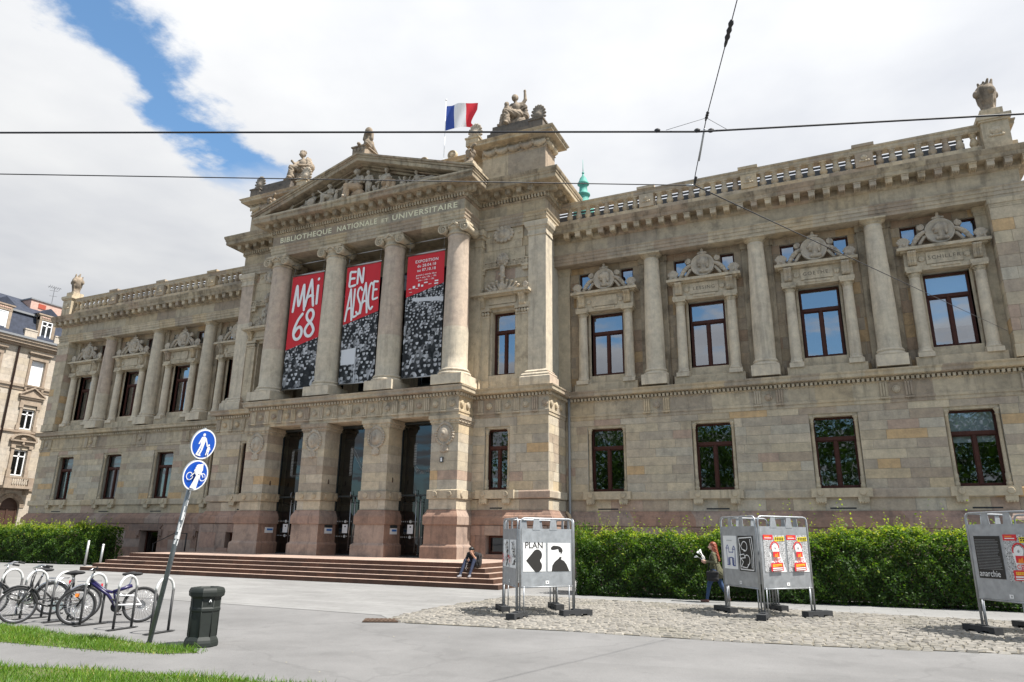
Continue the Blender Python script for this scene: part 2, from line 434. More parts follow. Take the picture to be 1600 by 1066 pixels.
def solid(name, prims, res, mats, parent=None, k=.03, loc=None, rot=None, fold=0, fold_labs=(), ffreq=22, **props):
    V, F, lab = sdf_mesh(prims, res, k, fold, fold_labs, ffreq)
    mi = lab[F[:, 0]] if isinstance(mats, (list, tuple)) else None
    return ob(name, np_mesh(name, V, F, mats, mi), parent, loc, rot, **props)
# ================================================================== ground
def pave_mat():
    mt, b = mat('pale_paving'); b.inputs['Roughness'].default_value = .85
    pos = N('ShaderNodeNewGeometry').outputs['Position']
    br = N('ShaderNodeTexBrick'); L(pos, br.inputs['Vector']); br.inputs['Scale'].default_value = 1
    br.inputs['Brick Width'].default_value = 1.1; br.inputs['Row Height'].default_value = .42; br.inputs['Mortar Size'].default_value = .007
    br.inputs['Color1'].default_value = (.245, .242, .236, 1); br.inputs['Color2'].default_value = (.21, .207, .202, 1); br.inputs['Mortar'].default_value = (.135, .13, .126, 1)
    n = tex_noise(pos, .35, 6, .6); n2 = tex_noise(pos, 5, 6, .7)
    c = mixc(1.0, br.outputs[0], ramp(n, (.3, (.82, .82, .82)), (.7, (1.1, 1.1, 1.1))), 'MULTIPLY')
    c = mixc(1.0, c, ramp(n2, (.3, (.9, .9, .89)), (.7, (1.06, 1.06, 1.06))), 'MULTIPLY')
    L(c, b.inputs['Base Color'])
    return mt
def asphalt_mat(name, col):
    mt, b = mat(name); b.inputs['Roughness'].default_value = .9
    pos = N('ShaderNodeNewGeometry').outputs['Position']
    n = tex_noise(pos, .5, 6, .65); n2 = tex_noise(pos, 60, 4, .7); n3 = tex_noise(pos, 2.2, 6, .7)
    c = ramp(n, (.3, tuple(q*.80 for q in col)), (.7, tuple(q*1.15 for q in col)))
    c = mixc(1.0, c, ramp(n2, (.3, (.82, .82, .82)), (.7, (1.16, 1.16, 1.16))), 'MULTIPLY')
    c = mixc(MT('MULTIPLY', SS(n3, .58, .7), .28), c, tuple(q*.62 for q in col))
    mp = N('ShaderNodeMapping'); L(pos, mp.inputs[0]); mp.inputs['Scale'].default_value = (1, 1, 1)
    vo = N('ShaderNodeTexVoronoi', feature='DISTANCE_TO_EDGE'); vo.inputs['Scale'].default_value = .13
    wv = N('ShaderNodeVectorMath', operation='ADD'); L(pos, wv.inputs[0])
    nn = N('ShaderNodeTexNoise'); L(pos, nn.inputs['Vector']); nn.inputs['Scale'].default_value = 1.6; nn.inputs['Detail'].default_value = 5
    sc = N('ShaderNodeVectorMath', operation='SCALE'); L(nn.outputs['Color'], sc.inputs[0]); sc.inputs['Scale'].default_value = .7
    L(sc.outputs[0], wv.inputs[1]); L(wv.outputs[0], vo.inputs['Vector'])
    crack = MT('SUBTRACT', 1, SS(vo.outputs['Distance'], .0015, .006))
    c = mixc(MT('MULTIPLY', crack, .16), c, (.05, .05, .048))
    c = mixc(MT('MULTIPLY', SS(tex_noise(pos, 1.1, 3, .5), .60, .63), .16), c, tuple(q*.55 for q in col))
    c = mixc(MT('MULTIPLY', SS(tex_noise(pos, 9, 2, .5), .74, .78), .4), c, tuple(q*.4 for q in col))
    L(c, b.inputs['Base Color'])
    bp = N('ShaderNodeBump'); bp.inputs['Strength'].default_value = .35; bp.inputs['Distance'].default_value = .006
    L(n2, bp.inputs['Height']); L(bp.outputs[0], b.inputs['Normal'])
    return mt
M_PAVE = pave_mat(); M_ASPH = asphalt_mat('light_asphalt', (.165, .162, .159))
M_ASPH2 = asphalt_mat('path_asphalt', (.158, .155, .152))
M_SOIL = plain('soil', (.09, .07, .05), .95, noise=.3, nscale=5)
def sheet(name, pts, z, mt, **k):
    b = MB(); b.add([(x, y, z) for x, y in pts], [tuple(range(len(pts)))]); return b.build(name, mt, None, kind='structure', **k)
sheet('ground', [(-700, -500), (700, -500), (700, 900), (-700, 900)], -.012, M_ASPH)
sheet('plaza_pavement', [(-60, -15.9), (-6.8, -16.5), (6.1, -16.75), (11.4, -16.85), (11.95, -17.35), (11.67, -14.9), (11.8, -12.4), (11.85, -10.55), (13.65, -10.42), (18, -10.55), (30, -10.6), (60, -10.6), (60, 10), (-60, 10)], -.006, M_PAVE)
sheet('asphalt_path', [(9.0, -22.62), (12.1, -22.3), (14.5, -21.0), (40, -15.6), (40, -40), (-30, -40), (-30, -23.4), (8.5, -23.15)], -.004, M_ASPH2)

# cobbled strip
cob_poly = [(11.97, -17.43), (11.66, -14.94), (11.78, -12.39), (11.9, -10.62), (13.7, -10.5), (18, -10.62), (24, -10.75), (34, -10.75), (34, -15.0), (28, -15.4), (23.35, -16.25), (20.5, -16.95), (18.5, -17.2), (16.1, -17.3), (12.7, -17.8)]
def inside(x, y, poly):
    c = False; j = len(poly)-1
    for i in range(len(poly)):
        xi, yi = poly[i]; xj, yj = poly[j]
        if (yi > y) != (yj > y) and x < (xj-xi)*(y-yi)/(yj-yi)+xi: c = not c
        j = i
    return c
sheet('cobble_bed', cob_poly, .0, plain('sandy_joint', (.15, .135, .105), .95, noise=.25, nscale=8))
def cobble_mat():
    mt, b = mat('granite_cobble'); b.inputs['Roughness'].default_value = .75
    rv = N('ShaderNodeAttribute', attribute_name='rnd').outputs['Fac']; pos = N('ShaderNodeNewGeometry').outputs['Position']
    c = ramp(rv, (0, (.15, .138, .12)), (.25, (.245, .226, .196)), (.5, (.19, .178, .158)), (.75, (.28, .258, .222)), (1, (.215, .20, .176)))
    c = mixc(1.0, c, ramp(tex_noise(pos, 18, 5, .7), (.3, (.8, .8, .8)), (.7, (1.12, 1.12, 1.12))), 'MULTIPLY')
    c = mixc(MT('MULTIPLY', SS(tex_noise(pos, .7, 4), .5, .7), .4), c, (.13, .12, .085))
    L(c, b.inputs['Base Color']); return mt
M_COB = cobble_mat()
def cobbles():
    rnd = random.Random(3); pcs = []
    y = -17.9
    row = 0
    while y < -10.4:
        h = .155*rnd.uniform(.9, 1.1); x = 11.4+rnd.random()*.1
        while x < 31:
            w = rnd.uniform(.13, .21)
            yy = y+.12*math.sin(x*.9)+.05*math.sin(x*2.3+1)
            if inside(x+w/2, yy+h/2, cob_poly): pcs.append((x, x+w-.018, yy, yy+h-.018, rnd.random(), rnd.uniform(.012, .03)))
            x += w
        y += h; row += 1
    pcs.sort(key=lambda p: (p[0]-CAM.x)**2+(p[2]-CAM.y)**2)
    def geo(b, p):
        x0, x1, y0, y1, r, z = p; b.r = r; i = .022
        q = [rnd.uniform(-.012, .012) for _ in range(8)]
        b.add([(x0+q[0], y0+q[1], -.01), (x1+q[2], y0+q[3], -.01), (x1+q[4], y1+q[5], -.01), (x0+q[6], y1+q[7], -.01),
               (x0+i, y0+i, z), (x1-i, y0+i, z+q[0]*.4), (x1-i, y1-i, z+q[1]*.4), (x0+i, y1-i, z+q[2]*.4)],
              [(4, 5, 6, 7), (0, 1, 5, 4), (1, 2, 6, 5), (2, 3, 7, 6), (3, 0, 4, 7)])
    par = bpy.data.objects['cobble_bed']
    for p in pcs[:300]:
        b = MB(); geo(b, p); b.build('cobble', M_COB, par)
    b = MB()
    for p in pcs[300:]: geo(b, p)
    b.build('cobbles', M_COB, par, kind='stuff')
cobbles()
# cast-iron drain
dr = thing('drain_cover', 'rusty cast iron drain cover at the tip of the cobbled strip', 'drain cover', (12.05, -17.75, .004), (0, 0, .5))
M_IRON = plain('rusty_iron', (.10, .065, .045), .7, metal=.4, noise=.3, nscale=14)
b = MB(); b.box(-.36, .36, -.26, .26, -.008, .012); b.build('frame', M_IRON, dr)
for i in range(7):
    b = MB(); b.box(-.3+.09*i-.02, -.3+.09*i+.02, -.2, .2, .012, .022); b.build('bar', M_IRON, dr)

# ================================================================== the library
LIB = thing('library_building', 'long grey-beige sandstone library with columned portico, pediment and balustraded wings', 'building')
BLOCKS = []
def spans(u0, u1, cuts):
    cuts = sorted(c for c in cuts if c[1] > u0 and c[0] < u1); out = []; a = u0
    for c0, c1 in cuts:
        if c0 > a+.02: out.append((a, c0))
        a = max(a, c1)
    if u1 > a+.02: out.append((a, u1))
    return out
def ashlar(plane, u0, u1, z0, z1, holes=(), course=.385, ln=(.75, 1.55), red=0, thick=.05, back=.45, backing=None):
    """plane ('y', Y) faces the square; ('x', X) faces +x; ('-x', X) faces -x"""
    kind, q = plane; j = .006
    lv = sorted({z0, z1, *[h for hh in holes for h in hh[2:] if z0 < h < z1]})
    for a, c in zip(lv, lv[1:]):
        n = max(1, round((c-a)/course)); cut = [(h[0], h[1]) for h in holes if h[2] < (a+c)/2 < h[3]]
        for s0, s1 in spans(u0, u1, cut):
            if backing is not None:
                if kind == 'y': backing.box(s0, s1, q+.014, q+back, a, c)
                elif kind == 'x': backing.box(q-back, q-.014, s0, s1, a, c)
                else: backing.box(q+.014, q+back, s0, s1, a, c)
            for k in range(n):
                za, zb = a+(c-a)*k/n, a+(c-a)*(k+1)/n
                x = s0; first = True
                while x < s1-.01:
                    w = random.uniform(*ln)*(random.uniform(.35, .8) if first and random.random() < .6 else 1); first = False
                    e = x+w
                    if s1-e < .4: e = s1
                    pr = random.uniform(0, .006)
                    t = (x+j, e-j, za+j, zb-j)
                    if kind == 'y': bx = (t[0], t[1], q-pr, q+thick, t[2], t[3]); cen = ((x+e)/2, q, (za+zb)/2)
                    elif kind == 'x': bx = (q-thick, q+pr, t[0], t[1], t[2], t[3]); cen = (q, (x+e)/2, (za+zb)/2)
                    else: bx = (q-pr, q+thick, t[0], t[1], t[2], t[3]); cen = (q, (x+e)/2, (za+zb)/2)
                    vis = 0 if kind == '-x' else 1
                    d = (Vector(cen)-CAM).length
                    BLOCKS.append((vis*(t[1]-t[0])*(t[3]-t[2])/d**2*(1 if kind == 'y' else .35), bx, red))
                    x = e
BAY, COL0 = 4.664, 14.103
WC = [COL0-BAY/2+BAY*k for k in range(4)]       # window axes of a wing
CC = [COL0+BAY*k for k in range(3)]             # column axes of a wing
XE = 28.65
WPAIR = []
for s in (1, -1):
    wall = MB(); wallr = MB()
    def sp(a, c): return (min(s*a, s*c), max(s*a, s*c))
    # ground floor
    h = [(*sp(x-.89, x+.89), 3.61, 6.57) for x in WC]
    ashlar(('y', -.55), *sp(9.84, XE), 3.61, 7.02, h, backing=wall, back=.5)
    ashlar(('y', -.55), *sp(9.84, XE), 2.79, 3.28, (), backing=wall, back=.5)
    bh = [(*sp(x-.75, x+.75), .35, 1.75) for x in WC]
    ashlar(('y', -.75), *sp(9.84, XE), .0, 2.16, bh, course=.54, ln=(.9, 1.9), red=1, backing=wallr, back=.6)
    # main floor
    h = [(*sp(x-.80, x+.80), 8.98, 12.10) for x in WC]+[(*sp(x-1.36, x-.74), 13.42, 14.24) for x in WC]+[(*sp(x+.74, x+1.36), 13.42, 14.24) for x in WC]
    ashlar(('y', 0), *sp(9.4, XE), 8.22, 14.56, h, course=.5, ln=(.5, 1.2), backing=wall, back=.55, red=2)
    # centre side bay
    h = [(*sp(6.75, 7.99), 3.61, 6.44)]
    ashlar(('y', -2.75), *sp(6.1, 9.84), 3.61, 6.86, h, backing=wall, back=.45)
    ashlar(('y', -2.75), *sp(6.1, 9.84), 2.79, 3.24, (), backing=wall, back=.45)
    ashlar(('y', -2.95), *sp(6.1, 9.84), .0, 2.14, [(*sp(7.0, 8.05), .95, 1.72)], course=.54, ln=(.7, 1.3), red=1, backing=wallr, back=.7)
    px_ = ('x', 9.84) if s > 0 else ('-x', -9.84)
    ashlar(px_, -2.70, -.55, 3.61, 6.86, (), ln=(.6, 1.1), backing=wall, back=.4)
    ashlar(px_, -2.70, -.55, 2.79, 3.24, (), ln=(.6, 1.1), backing=wall, back=.4)
    pr_ = ('x', 10.04) if s > 0 else ('-x', -10.04)
    ashlar(pr_, -2.90, -.75, 0, 2.14, (), course=.54, ln=(.7, 1.2), red=1, backing=wallr, back=.5)
    h = [(*sp(6.70, 8.06), 8.9, 12.05)]
    ashlar(('y', -2.25), *sp(6.0, 8.72), 8.22, 16.3, h, course=.5, ln=(.5, 1.1), backing=wall, back=.45)
    wall.box(*sp(9.0, 9.35), -1.6, .3, 8.2, 16.3)
    wall.box(*sp(XE-.4, XE), -.1, 19, 0, 14.56)
    ashlar(('y', -.70), *sp(27.45, XE), 8.74, 14.2, (), course=.5, ln=(.5, 1.2))
    ashlar(('-x', 27.45) if s > 0 else ('x', -27.45), -.66, -.02, 8.74, 14.2, (), course=.5, ln=(.6, 1.0))
    WPAIR.append((wall.build('wall', M_MORT, LIB), wallr.build('plinth_wall', M_MORTR, LIB)))
WALLO, PLO = WPAIR[0]; WALLL, PLOL = WPAIR[1]

# piers of the entrance: stacked stones on moulded red feet
PX = [-5.46, -1.825, 1.825, 5.46]
PIER_O = []
for x in PX:
    b = MB(); h = .68; y0, y1 = -4.1, -2.74
    path = [(x-h, y1), (x-h, y0), (x+h, y0), (x+h, y1)]
    b.sweep(path, [(.22, .75), (.22, 1.22), (.20, 1.27), (.14, 1.31), (.12, 1.34), (.11, 2.13)], seg=0)
    b.sweep(path, [(.11, 2.13), (.17, 2.15), (.17, 2.48), (.14, 2.56), (.05, 2.72), (.05, 2.76), (0, 2.77), (-.2, 2.77)], seg=0)
    po = b.build('pier', M_RED, LIB); PIER_O.append(po)
    b = MB()
    b.box(x-h+.01, x+h-.01, y0+.012, y1, 2.77, 6.5)
    b.build('core', M_MORT, po)
    zz = [2.77, 3.21]
    b = MB(); b.sweep(path, [(0, 3.21), (.07, 3.22), (.08, 3.25), (.08, 3.58), (0, 3.62)], seg=0, cap=False)
    for k in (-1, 1):
        b.s = False; b.disc((x+k*.36, y0-.08, 3.415), .125, .05, 18)
    for k in (-1, 1):
        b.disc((x+h+.08, (y0+y1)/2+k*.36, 3.415), .125, .05, 18, axis='x')
    b.build('band', M_TRIM, po)
    b = MB()
    b.sweep(path, [(0, 6.46), (.03, 6.46), (.03, 6.52), (.07, 6.54), (.07, 6.64), (.12, 6.68), (.12, 6.84), (0, 6.84)], seg=0)
    for k in range(5): b.ell((x-.56+.28*k, y0-.08, 6.59), (.035, .03, .035), 8, 6)
    for k in range(5): b.ell((x+h+.08, y0+.12+.28*k, 6.59), (.03, .035, .035), 8, 6)
    b.build('capital', M_TRIM, po)
    for za, zb in [(2.78, 3.20)]+[(3.62+.40571*k, 3.62+.40571*(k+1)) for k in range(7)]:
        cuts = [x-h, x+random.choice([-.3, .05, .3]), x+h]
        if random.random() < .4: cuts = [x-h, x+h]
        for a, c in zip(cuts, cuts[1:]):
            BLOCKS.append((1e-3*(c-a)*.4/((Vector((x, y0, za))-CAM).length/30)**2, (a+(.005 if a > x-h else 0), c-(.005 if c < x+h else 0), y0-random.uniform(0, .004), y1-.01, za+.005, zb-.005), 0))

# all the single stones: the 300 largest in view as objects, the rest joined
BLOCKS.sort(key=lambda q: -q[0])
big = BLOCKS[:300]; rest = BLOCKS[300:]
for _, bx, red in big:
    b = MB(); b.r = random.random(); b.box(*bx)
    b.build('stone_block', (M_ASH, M_RED, M_ASHU)[red], (PLO if red == 1 else WALLO) if bx[0] > 0 else (PLOL if red == 1 else WALLL))
for red, side, par in ((0, 1, WALLO), (1, 1, PLO), (2, 1, WALLO), (0, -1, WALLL), (1, -1, PLOL), (2, -1, WALLL)):
    b = MB()
    for _, bx, rr in rest:
        if rr == red and (bx[0] > 0) == (side > 0): b.r = random.random(); b.box(*bx)
    b.build('stone_blocks', (M_ASH, M_RED, M_ASHU)[red], par, kind='stuff')

# ---- continuous mouldings that wrap round every break of the front
WP = -.55
GP = [(-XE, 18), (-XE, WP), (-9.84, WP), (-9.84, -2.75), (-6.1, -2.75), (-6.1, -4.1), (6.1, -4.1), (6.1, -2.75), (9.84, -2.75), (9.84, WP), (XE, WP), (XE, 18)]
b = MB()
b.sweep(GP, [(0, 6.84), (.03, 6.86), (.03, 6.99), (.06, 7.0), (.06, 7.1), (.03, 7.12), (.02, 7.12), (.02, 7.66), (.06, 7.68), (.06, 7.72)], cap=False)
b.sweep(GP, [(.06, 7.83), (.10, 7.87), (.28, 7.9), (.30, 7.93), (.30, 8.04), (.34, 8.1), (.35, 8.15), (.0, 8.23), (-.6, 8.24)], cap=False)
sc_o = b.build('storey_cornice', M_TRIM, LIB)
wall2 = MB()
wall2.box(-6.09, 6.09, -4.08, -2.3, 6.86, 8.2)      # lintel and floor of the loggia
for s in (1, -1):
    wall2.box(min(s*6.0, s*9.83), max(s*6.0, s*9.83), -2.74, -.5, 6.9, 8.2); wall2.box(min(s*9.3, s*XE), max(s*9.3, s*XE), -.54, .3, 7.0, 8.2)
wall2.build('floor_beam', M_TRIM, LIB)
# plinth top, only outside the entrance
for s in (1, -1):
    P = [(-XE, 18), (-XE, WP), (-9.84, WP), (-9.84, -2.75), (-6.2, -2.75)] if s < 0 else [(6.2, -2.75), (9.84, -2.75), (9.84, WP), (XE, WP), (XE, 18)]
    b = MB(); b.sweep(P, [(.15, 2.15), (.24, 2.17), (.25, 2.2), (.25, 2.46), (.22, 2.54), (.17, 2.57), (.14, 2.64), (.06, 2.74), (.05, 2.79), (-.3, 2.79)], cap=False)
    b.build('plinth_moulding', M_RED, LIB)
    b = MB(); b.sweep(P, [(0, 3.26), (.07, 3.28), (.09, 3.31), (.09, 3.56), (.07, 3.60), (0, 3.62), (-.3, 3.62)], cap=False)
    b.build('sill_band', M_ASH, LIB)
# dentils (too small to count): one mesh
b = MB()
for p, q in zip(GP[1:], GP[2:-1]):
    v = Vector((q[0]-p[0], q[1]-p[1])); ln = v.length; t = v/ln; n = Vector((t.y, -t.x))
    k = int(ln/.17)
    for i in range(k+1):
        c = Vector(p)+t*(ln*i/k)
        a0 = c-t*.05; a1 = c+t*.05
        pts = [a0+n*.0, a1+n*.0, a1+n*.17, a0+n*.17]; b.r = random.random()
        b.add([(u.x, u.y, z) for z in (7.72, 7.84) for u in pts], [(0, 1, 2, 3), (4, 7, 6, 5), (0, 4, 5, 1), (1, 5, 6, 2), (2, 6, 7, 3), (3, 7, 4, 0)])
b.build('dentils', M_SAND, sc_o, kind='stuff')
# triglyphs and roundels of the lower frieze
b = MB()
for i in (-1, 0, 1): b.box(.09*i-.032, .09*i+.032, -.07, .03, -.27, .27)
b.box(-.14, .14, -.035, .03, -.27, .30); b.box(-.16, .16, -.09, .03, -.36, -.30)
for i in range(5): b.box(-.13+.06*i, -.105+.06*i, -.06, .0, -.41, -.36)
me_tri = b.mesh('triglyph', M_TRIMO)
b = MB(); b.disc((0, 0, 0), .145, .09, 20, prof=[(1, -.3), (1, .5), (.9, .9), (.78, .95), (.7, .7), (.6, .95), (0, 1.15)]); me_rnd = b.mesh('roundel', M_TRIMO)
def frieze(x0, x1, y, n):
    st = (x1-x0)/n
    for i in range(n):
        ob('triglyph', me_tri, sc_o, (x0+st*(i+.0)+st*.25, y-.02, 7.37)); ob('roundel', me_rnd, sc_o, (x0+st*(i+.75), y-.02, 7.37))
frieze(-6.0, 6.0, -4.1, 14); frieze(6.3, 9.9, -2.75, 4); frieze(-9.9, -6.3, -2.75, 4)
for s in (1, -1):
    for x in CC+[XE-.65]:
        for d in (-.43, .43): ob('triglyph', me_tri, sc_o, (s*x+d, WP-.02, 7.37))
        ob('roundel', me_rnd, sc_o, (s*x, WP-.02, 7.37))
for yy in (-2.5, -1.9, -1.3): ob('roundel', me_rnd, sc_o, (9.86, yy, 7.37), (0, 0, R_(90)))
for yy in (-3.85, -3.3): ob('roundel', me_rnd, sc_o, (6.12, yy, 7.37), (0, 0, R_(90)))

# ---- windows
def window(x0, x1, z0, z1, y, parent=LIB, transom=.70, blind=None, curtain=None, simple=False, name='window', mt=None, g=None):
    b = MB(); mt = mt or M_WOOD; g = g or M_GLASS; f = .075; w = x1-x0; h = z1-z0; zt = z0+h*transom; xm = (x0+x1)/2
    for a in ((x0, x0+f, z0, z1), (x1-f, x1, z0, z1), (x0+f, x1-f, z0, z0+f*1.2), (x0+f, x1-f, z1-f, z1)): b.box(a[0], a[1], y-.05, y+.05, a[2], a[3])
    panes = []
    if simple:
        panes = [(x0+f, x1-f, z0+f, z1-f)]
    else:
        b.box(x0+f, x1-f, y-.09, y+.05, zt-.07, zt+.07); b.box(xm-.055, xm+.055, y-.07, y+.05, z0+f*1.2, zt-.07)
        for a in ((x0+f, xm-.055), (xm+.055, x1-f)):
            for c in ((a[0], a[0]+.04, z0+f*1.2, zt-.07), (a[1]-.04, a[1], z0+f*1.2, zt-.07), (a[0]+.04, a[1]-.04, z0+f*1.2, z0+f*1.2+.05), (a[0]+.04, a[1]-.04, zt-.12, zt-.07)):
                b.box(c[0], c[1], y-.03, y+.035, c[2], c[3])
            panes.append((a[0]+.03, a[1]-.03, z0+f, zt-.08))
        panes.append((x0+f, x1-f, zt+.06, z1-f))
    o = b.build(name, mt, parent)
    for p in panes:
        q = MB(); q.add([(p[0], y, p[2]), (p[1], y, p[2]), (p[1], y, p[3]), (p[0], y, p[3])], [(0, 1, 2, 3)]); q.build('pane', g, o)
    if blind:
        q = MB(); q.box(x0+f, x1-f, y+.10, y+.11, z1-(z1-z0)*blind, z1); q.build('blind', M_BLIND, o)
    if curtain:
        q = MB(); n = 24
        vs = [(x0+(x1-x0)*i/n, y+.14+.03*math.sin(i*1.9), z) for i in range(n+1) for z in (z0, z1)]
        q.add(vs, [(2*i, 2*i+2, 2*i+3, 2*i+1) for i in range(n)]); q.build('curtain', M_CURT, o)
    return o
# rooms behind: dark floors and back wall
b = MB(); b.box(-28.2, 28.2, 4.5, 4.7, 0, 16.2)
for z in (3.3, 8.1, 14.6): b.box(-28.2, 28.2, .35, 4.5, z-.05, z+.05)
for x in np.linspace(-27, 27, 13): b.box(x-.06, x+.06, .5, 4.5, 0, 16)
b.build('interior_wall', M_INT, LIB)
def jamb_shaft(x, y, z0, z1, r=.075):
    b = MB(); b.s = True
    b.lathe([(r*1.5, 0), (r*1.5, .16), (r*1.15, .2), (r*1.3, .24), (r*1.3, .46), (r, .50), (r*.92, z1-z0-.24), (r*1.3, z1-z0-.22), (r, z1-z0-.18), (r*1.2, z1-z0-.1), (r*1.7, z1-z0-.04), (r*1.7, z1-z0)], x, y, z0, 12)
    return b
for s in (1, -1):
    for k, x in enumerate(WC):
        cx = s*x
        cur = True if (s < 0) else False
        window(cx-.78, cx+.78, 3.64, 6.45, -.14, curtain=cur and k > 0, blind=.42 if (s > 0 and k == 3) else None, g=M_GLASSL)
        for d in (-.81, .81): jamb_shaft(cx+d, -.42, 3.62, 6.46).build('jamb_colonnette', M_TRIM, LIB)
        b = MB(); b.box(cx-.89, cx+.89, -.5, -.1, 6.46, 6.58); b.build('lintel', M_TRIM, LIB)
        # sill with two brackets
        b = MB(); b.box(cx-1.07, cx+1.07, -.78, -.5, 3.30, 3.635)
        so = b.build('window_sill', M_TRIM, LIB)
        for d in (-.74, .74):
            b = MB(); b.disc((cx+d, -.78, 3.47), .115, .045, 16, prof=[(1, 0), (1, .7), (.9, 1), (0, 1)]); b.build('sill_boss', M_TRIM, so)
            b = MB(); b.box(cx+d-.19, cx+d+.19, -.76, -.55, 3.13, 3.30)
            for i in range(4): b.s = True; b.ell((cx+d-.135+.09*i, -.72, 3.12), (.05, .05, .06), 8, 6)
            b.build('sill_bracket', M_TRIM, so)
        b = MB(); b.box(cx-.46, cx+.46, -.556, -.50, 2.86, 2.92); b.build('vent_slot', M_BLACK, LIB)
        # basement window with moulded head
        window(cx-.68, cx+.68, .4, 1.74, -.35, transom=.99 if False else .7, simple=True, name='basement_window', g=M_GLASSB)
        b = MB()
        for i, (w, z, t) in enumerate(((1.05, 2.12, .05), (.97, 2.03, .08), (.9, 1.95, .05), (.86, 1.86, .09))): b.box(cx-w, cx+w, -.78-t*.6, -.74, z-.08, z+.0)
        for d in (-1, 1):
            b.box(cx+d*.94-.12, cx+d*.94+.12, -.83, -.74, 1.45, 1.86); b.s = True; b.ell((cx+d*.94, -.84, 1.5), (.06, .05, .06), 8, 6); b.ell((cx+d*.94, -.84, 1.36), (.05, .04, .05), 8, 6); b.s = False
        b.build('basement_lintel', M_RED, LIB)
    cx = s*7.37
    window(cx-.56, cx+.56, 3.64, 6.33, -2.4, curtain=False, g=M_GLASSL)
    for d in (-.55, .55): jamb_shaft(cx+d, -2.62, 3.62, 6.34).build('jamb_colonnette', M_TRIM, LIB)
    b = MB(); b.box(cx-.62, cx+.62, -2.7, -2.35, 6.34, 6.45); b.build('lintel', M_TRIM, LIB)
    b = MB(); b.box(cx-.92, cx+.92, -2.98, -2.7, 3.27, 3.635); so = b.build('window_sill', M_TRIM, LIB)
    for d in (-.55, .55):
        b = MB(); b.disc((cx+d, -2.98, 3.46), .115, .045, 16, prof=[(1, 0), (1, .7), (.9, 1), (0, 1)]); b.build('sill_boss', M_TRIM, so)
        b = MB(); b.box(cx+d-.18, cx+d+.18, -2.95, -2.75, 3.1, 3.27)
        for i in range(4): b.s = True; b.ell((cx+d-.135+.09*i, -2.92, 3.09), (.05, .05, .06), 8, 6)
        b.build('sill_bracket', M_TRIM, so)
    b = MB(); b.box(cx-.3, cx+.3, -2.756, -2.7, 2.84, 2.9); b.build('vent_slot', M_BLACK, LIB)
    window(s*7.52-.5, s*7.52+.5, .97, 1.70, -2.6, simple=True, name='basement_window', g=M_GLASSB)

# ---- columns
def col_parts(rb, rt, zb, zt, base, cap, plinth, n=28):
    """returns meshes for shaft, base, capital, standing at the origin in plan"""
    b = MB(); b.s = True; H = zt-zb; pr = []
    z1 = zb+H*.30
    ent = lambda t: rb+(rt-rb)*max(0, (t-.25)/.75)**1.35
    b.r = .92; b.lathe([(rb*1.05, zb), (rb*1.05, zb+.05), (rb, zb+.09)]+[(ent(t)*1.004, zb+H*t) for t in (.1, .2, .3)], n=n, cap=False)
    b.r = random.choice([.3, .55, .8]); b.lathe([(ent(t), zb+H*t) for t in (.3, .4, .5, .6, .7, .8, .9, .97)]+[(rt*1.06, zb+H*.975), (rt*1.06, zb+H*.985), (rt, zb+H*.99), (rt, zt)], n=n, cap=False)
    return b
def make_column(cx, cy, rb, rt, zb, zt, plz, name='column', ionic=False, doric_top=None):
    b = col_parts(rb, rt, zb, zt, None, None, None)
    b.xf(Matrix.Translation((cx, cy, 0))); o = b.build(name, M_COLU, LIB)
    q = MB(); w = rb*1.3; q.box(cx-w, cx+w, cy-w, cy+w, plz[0], plz[1]); q.s = True
    h = zb-plz[1]; q.lathe([(rb*1.28, plz[1]), (rb*1.3, plz[1]+h*.2), (rb*1.28, plz[1]+h*.42), (rb*1.12, plz[1]+h*.5), (rb*1.10, plz[1]+h*.65), (rb*1.16, plz[1]+h*.7), (rb*1.18, plz[1]+h*.85), (rb*1.1, zb+.01)], cx, cy, 0, 28)
    q.build('base', M_COLU, o)
    return o
def doric_cap(cx, cy, r, z0, z1, par):
    q = MB(); q.s = True; h = z1-z0
    q.lathe([(r, z0), (r*1.0, z0+h*.15), (r*1.1, z0+h*.18), (r*1.1, z0+h*.26), (r*1.04, z0+h*.28), (r*1.15, z0+h*.45), (r*1.36, z0+h*.66), (r*1.4, z0+h*.7)], cx, cy, 0, 28)
    q.s = False; w = r*1.42; q.box(cx-w, cx+w, cy-w, cy+w, z0+h*.70, z1)
    q.build('capital', M_TRIM, par)
for s in (1, -1):
    for x in CC:
        o = make_column(s*x, -.318, .43, .335, 8.98, 14.33, (8.25, 8.70)); doric_cap(s*x, -.318, .335, 14.33, 14.565, o)
        b = MB(); b.box(s*x-.64, s*x+.64, -.12, 0.02, 8.72, 14.25); b.box(s*x-.7, s*x+.7, -.2, .02, 8.24, 8.72); b.box(s*x-.68, s*x+.68, -.17, .02, 14.25, 14.56)
        b.build('pilaster', M_CORN, LIB)
    for xa, xb, pj in ((27.47, XE-.01, -.685), (9.35, 9.95, -.14), (27.05, 27.45, -.12)):
        a, c = sorted((s*xa, s*xb)); b = MB(); b.box(a, c, pj, .02, 8.7, 14.2)
        b.box(a-.05, c+.05, pj-.08, .02, 8.24, 8.72); b.box(a-.03, c+.03, pj-.03, .02, 14.2, 14.28); b.box(a-.07, c+.07, pj-.07, .02, 14.36, 14.56); b.box(a-.04, c+.04, pj-.04, .02, 14.28, 14.36)
        b.build('pilaster', M_TRIM, LIB)
    if s > 0:
        ashlar_c = None
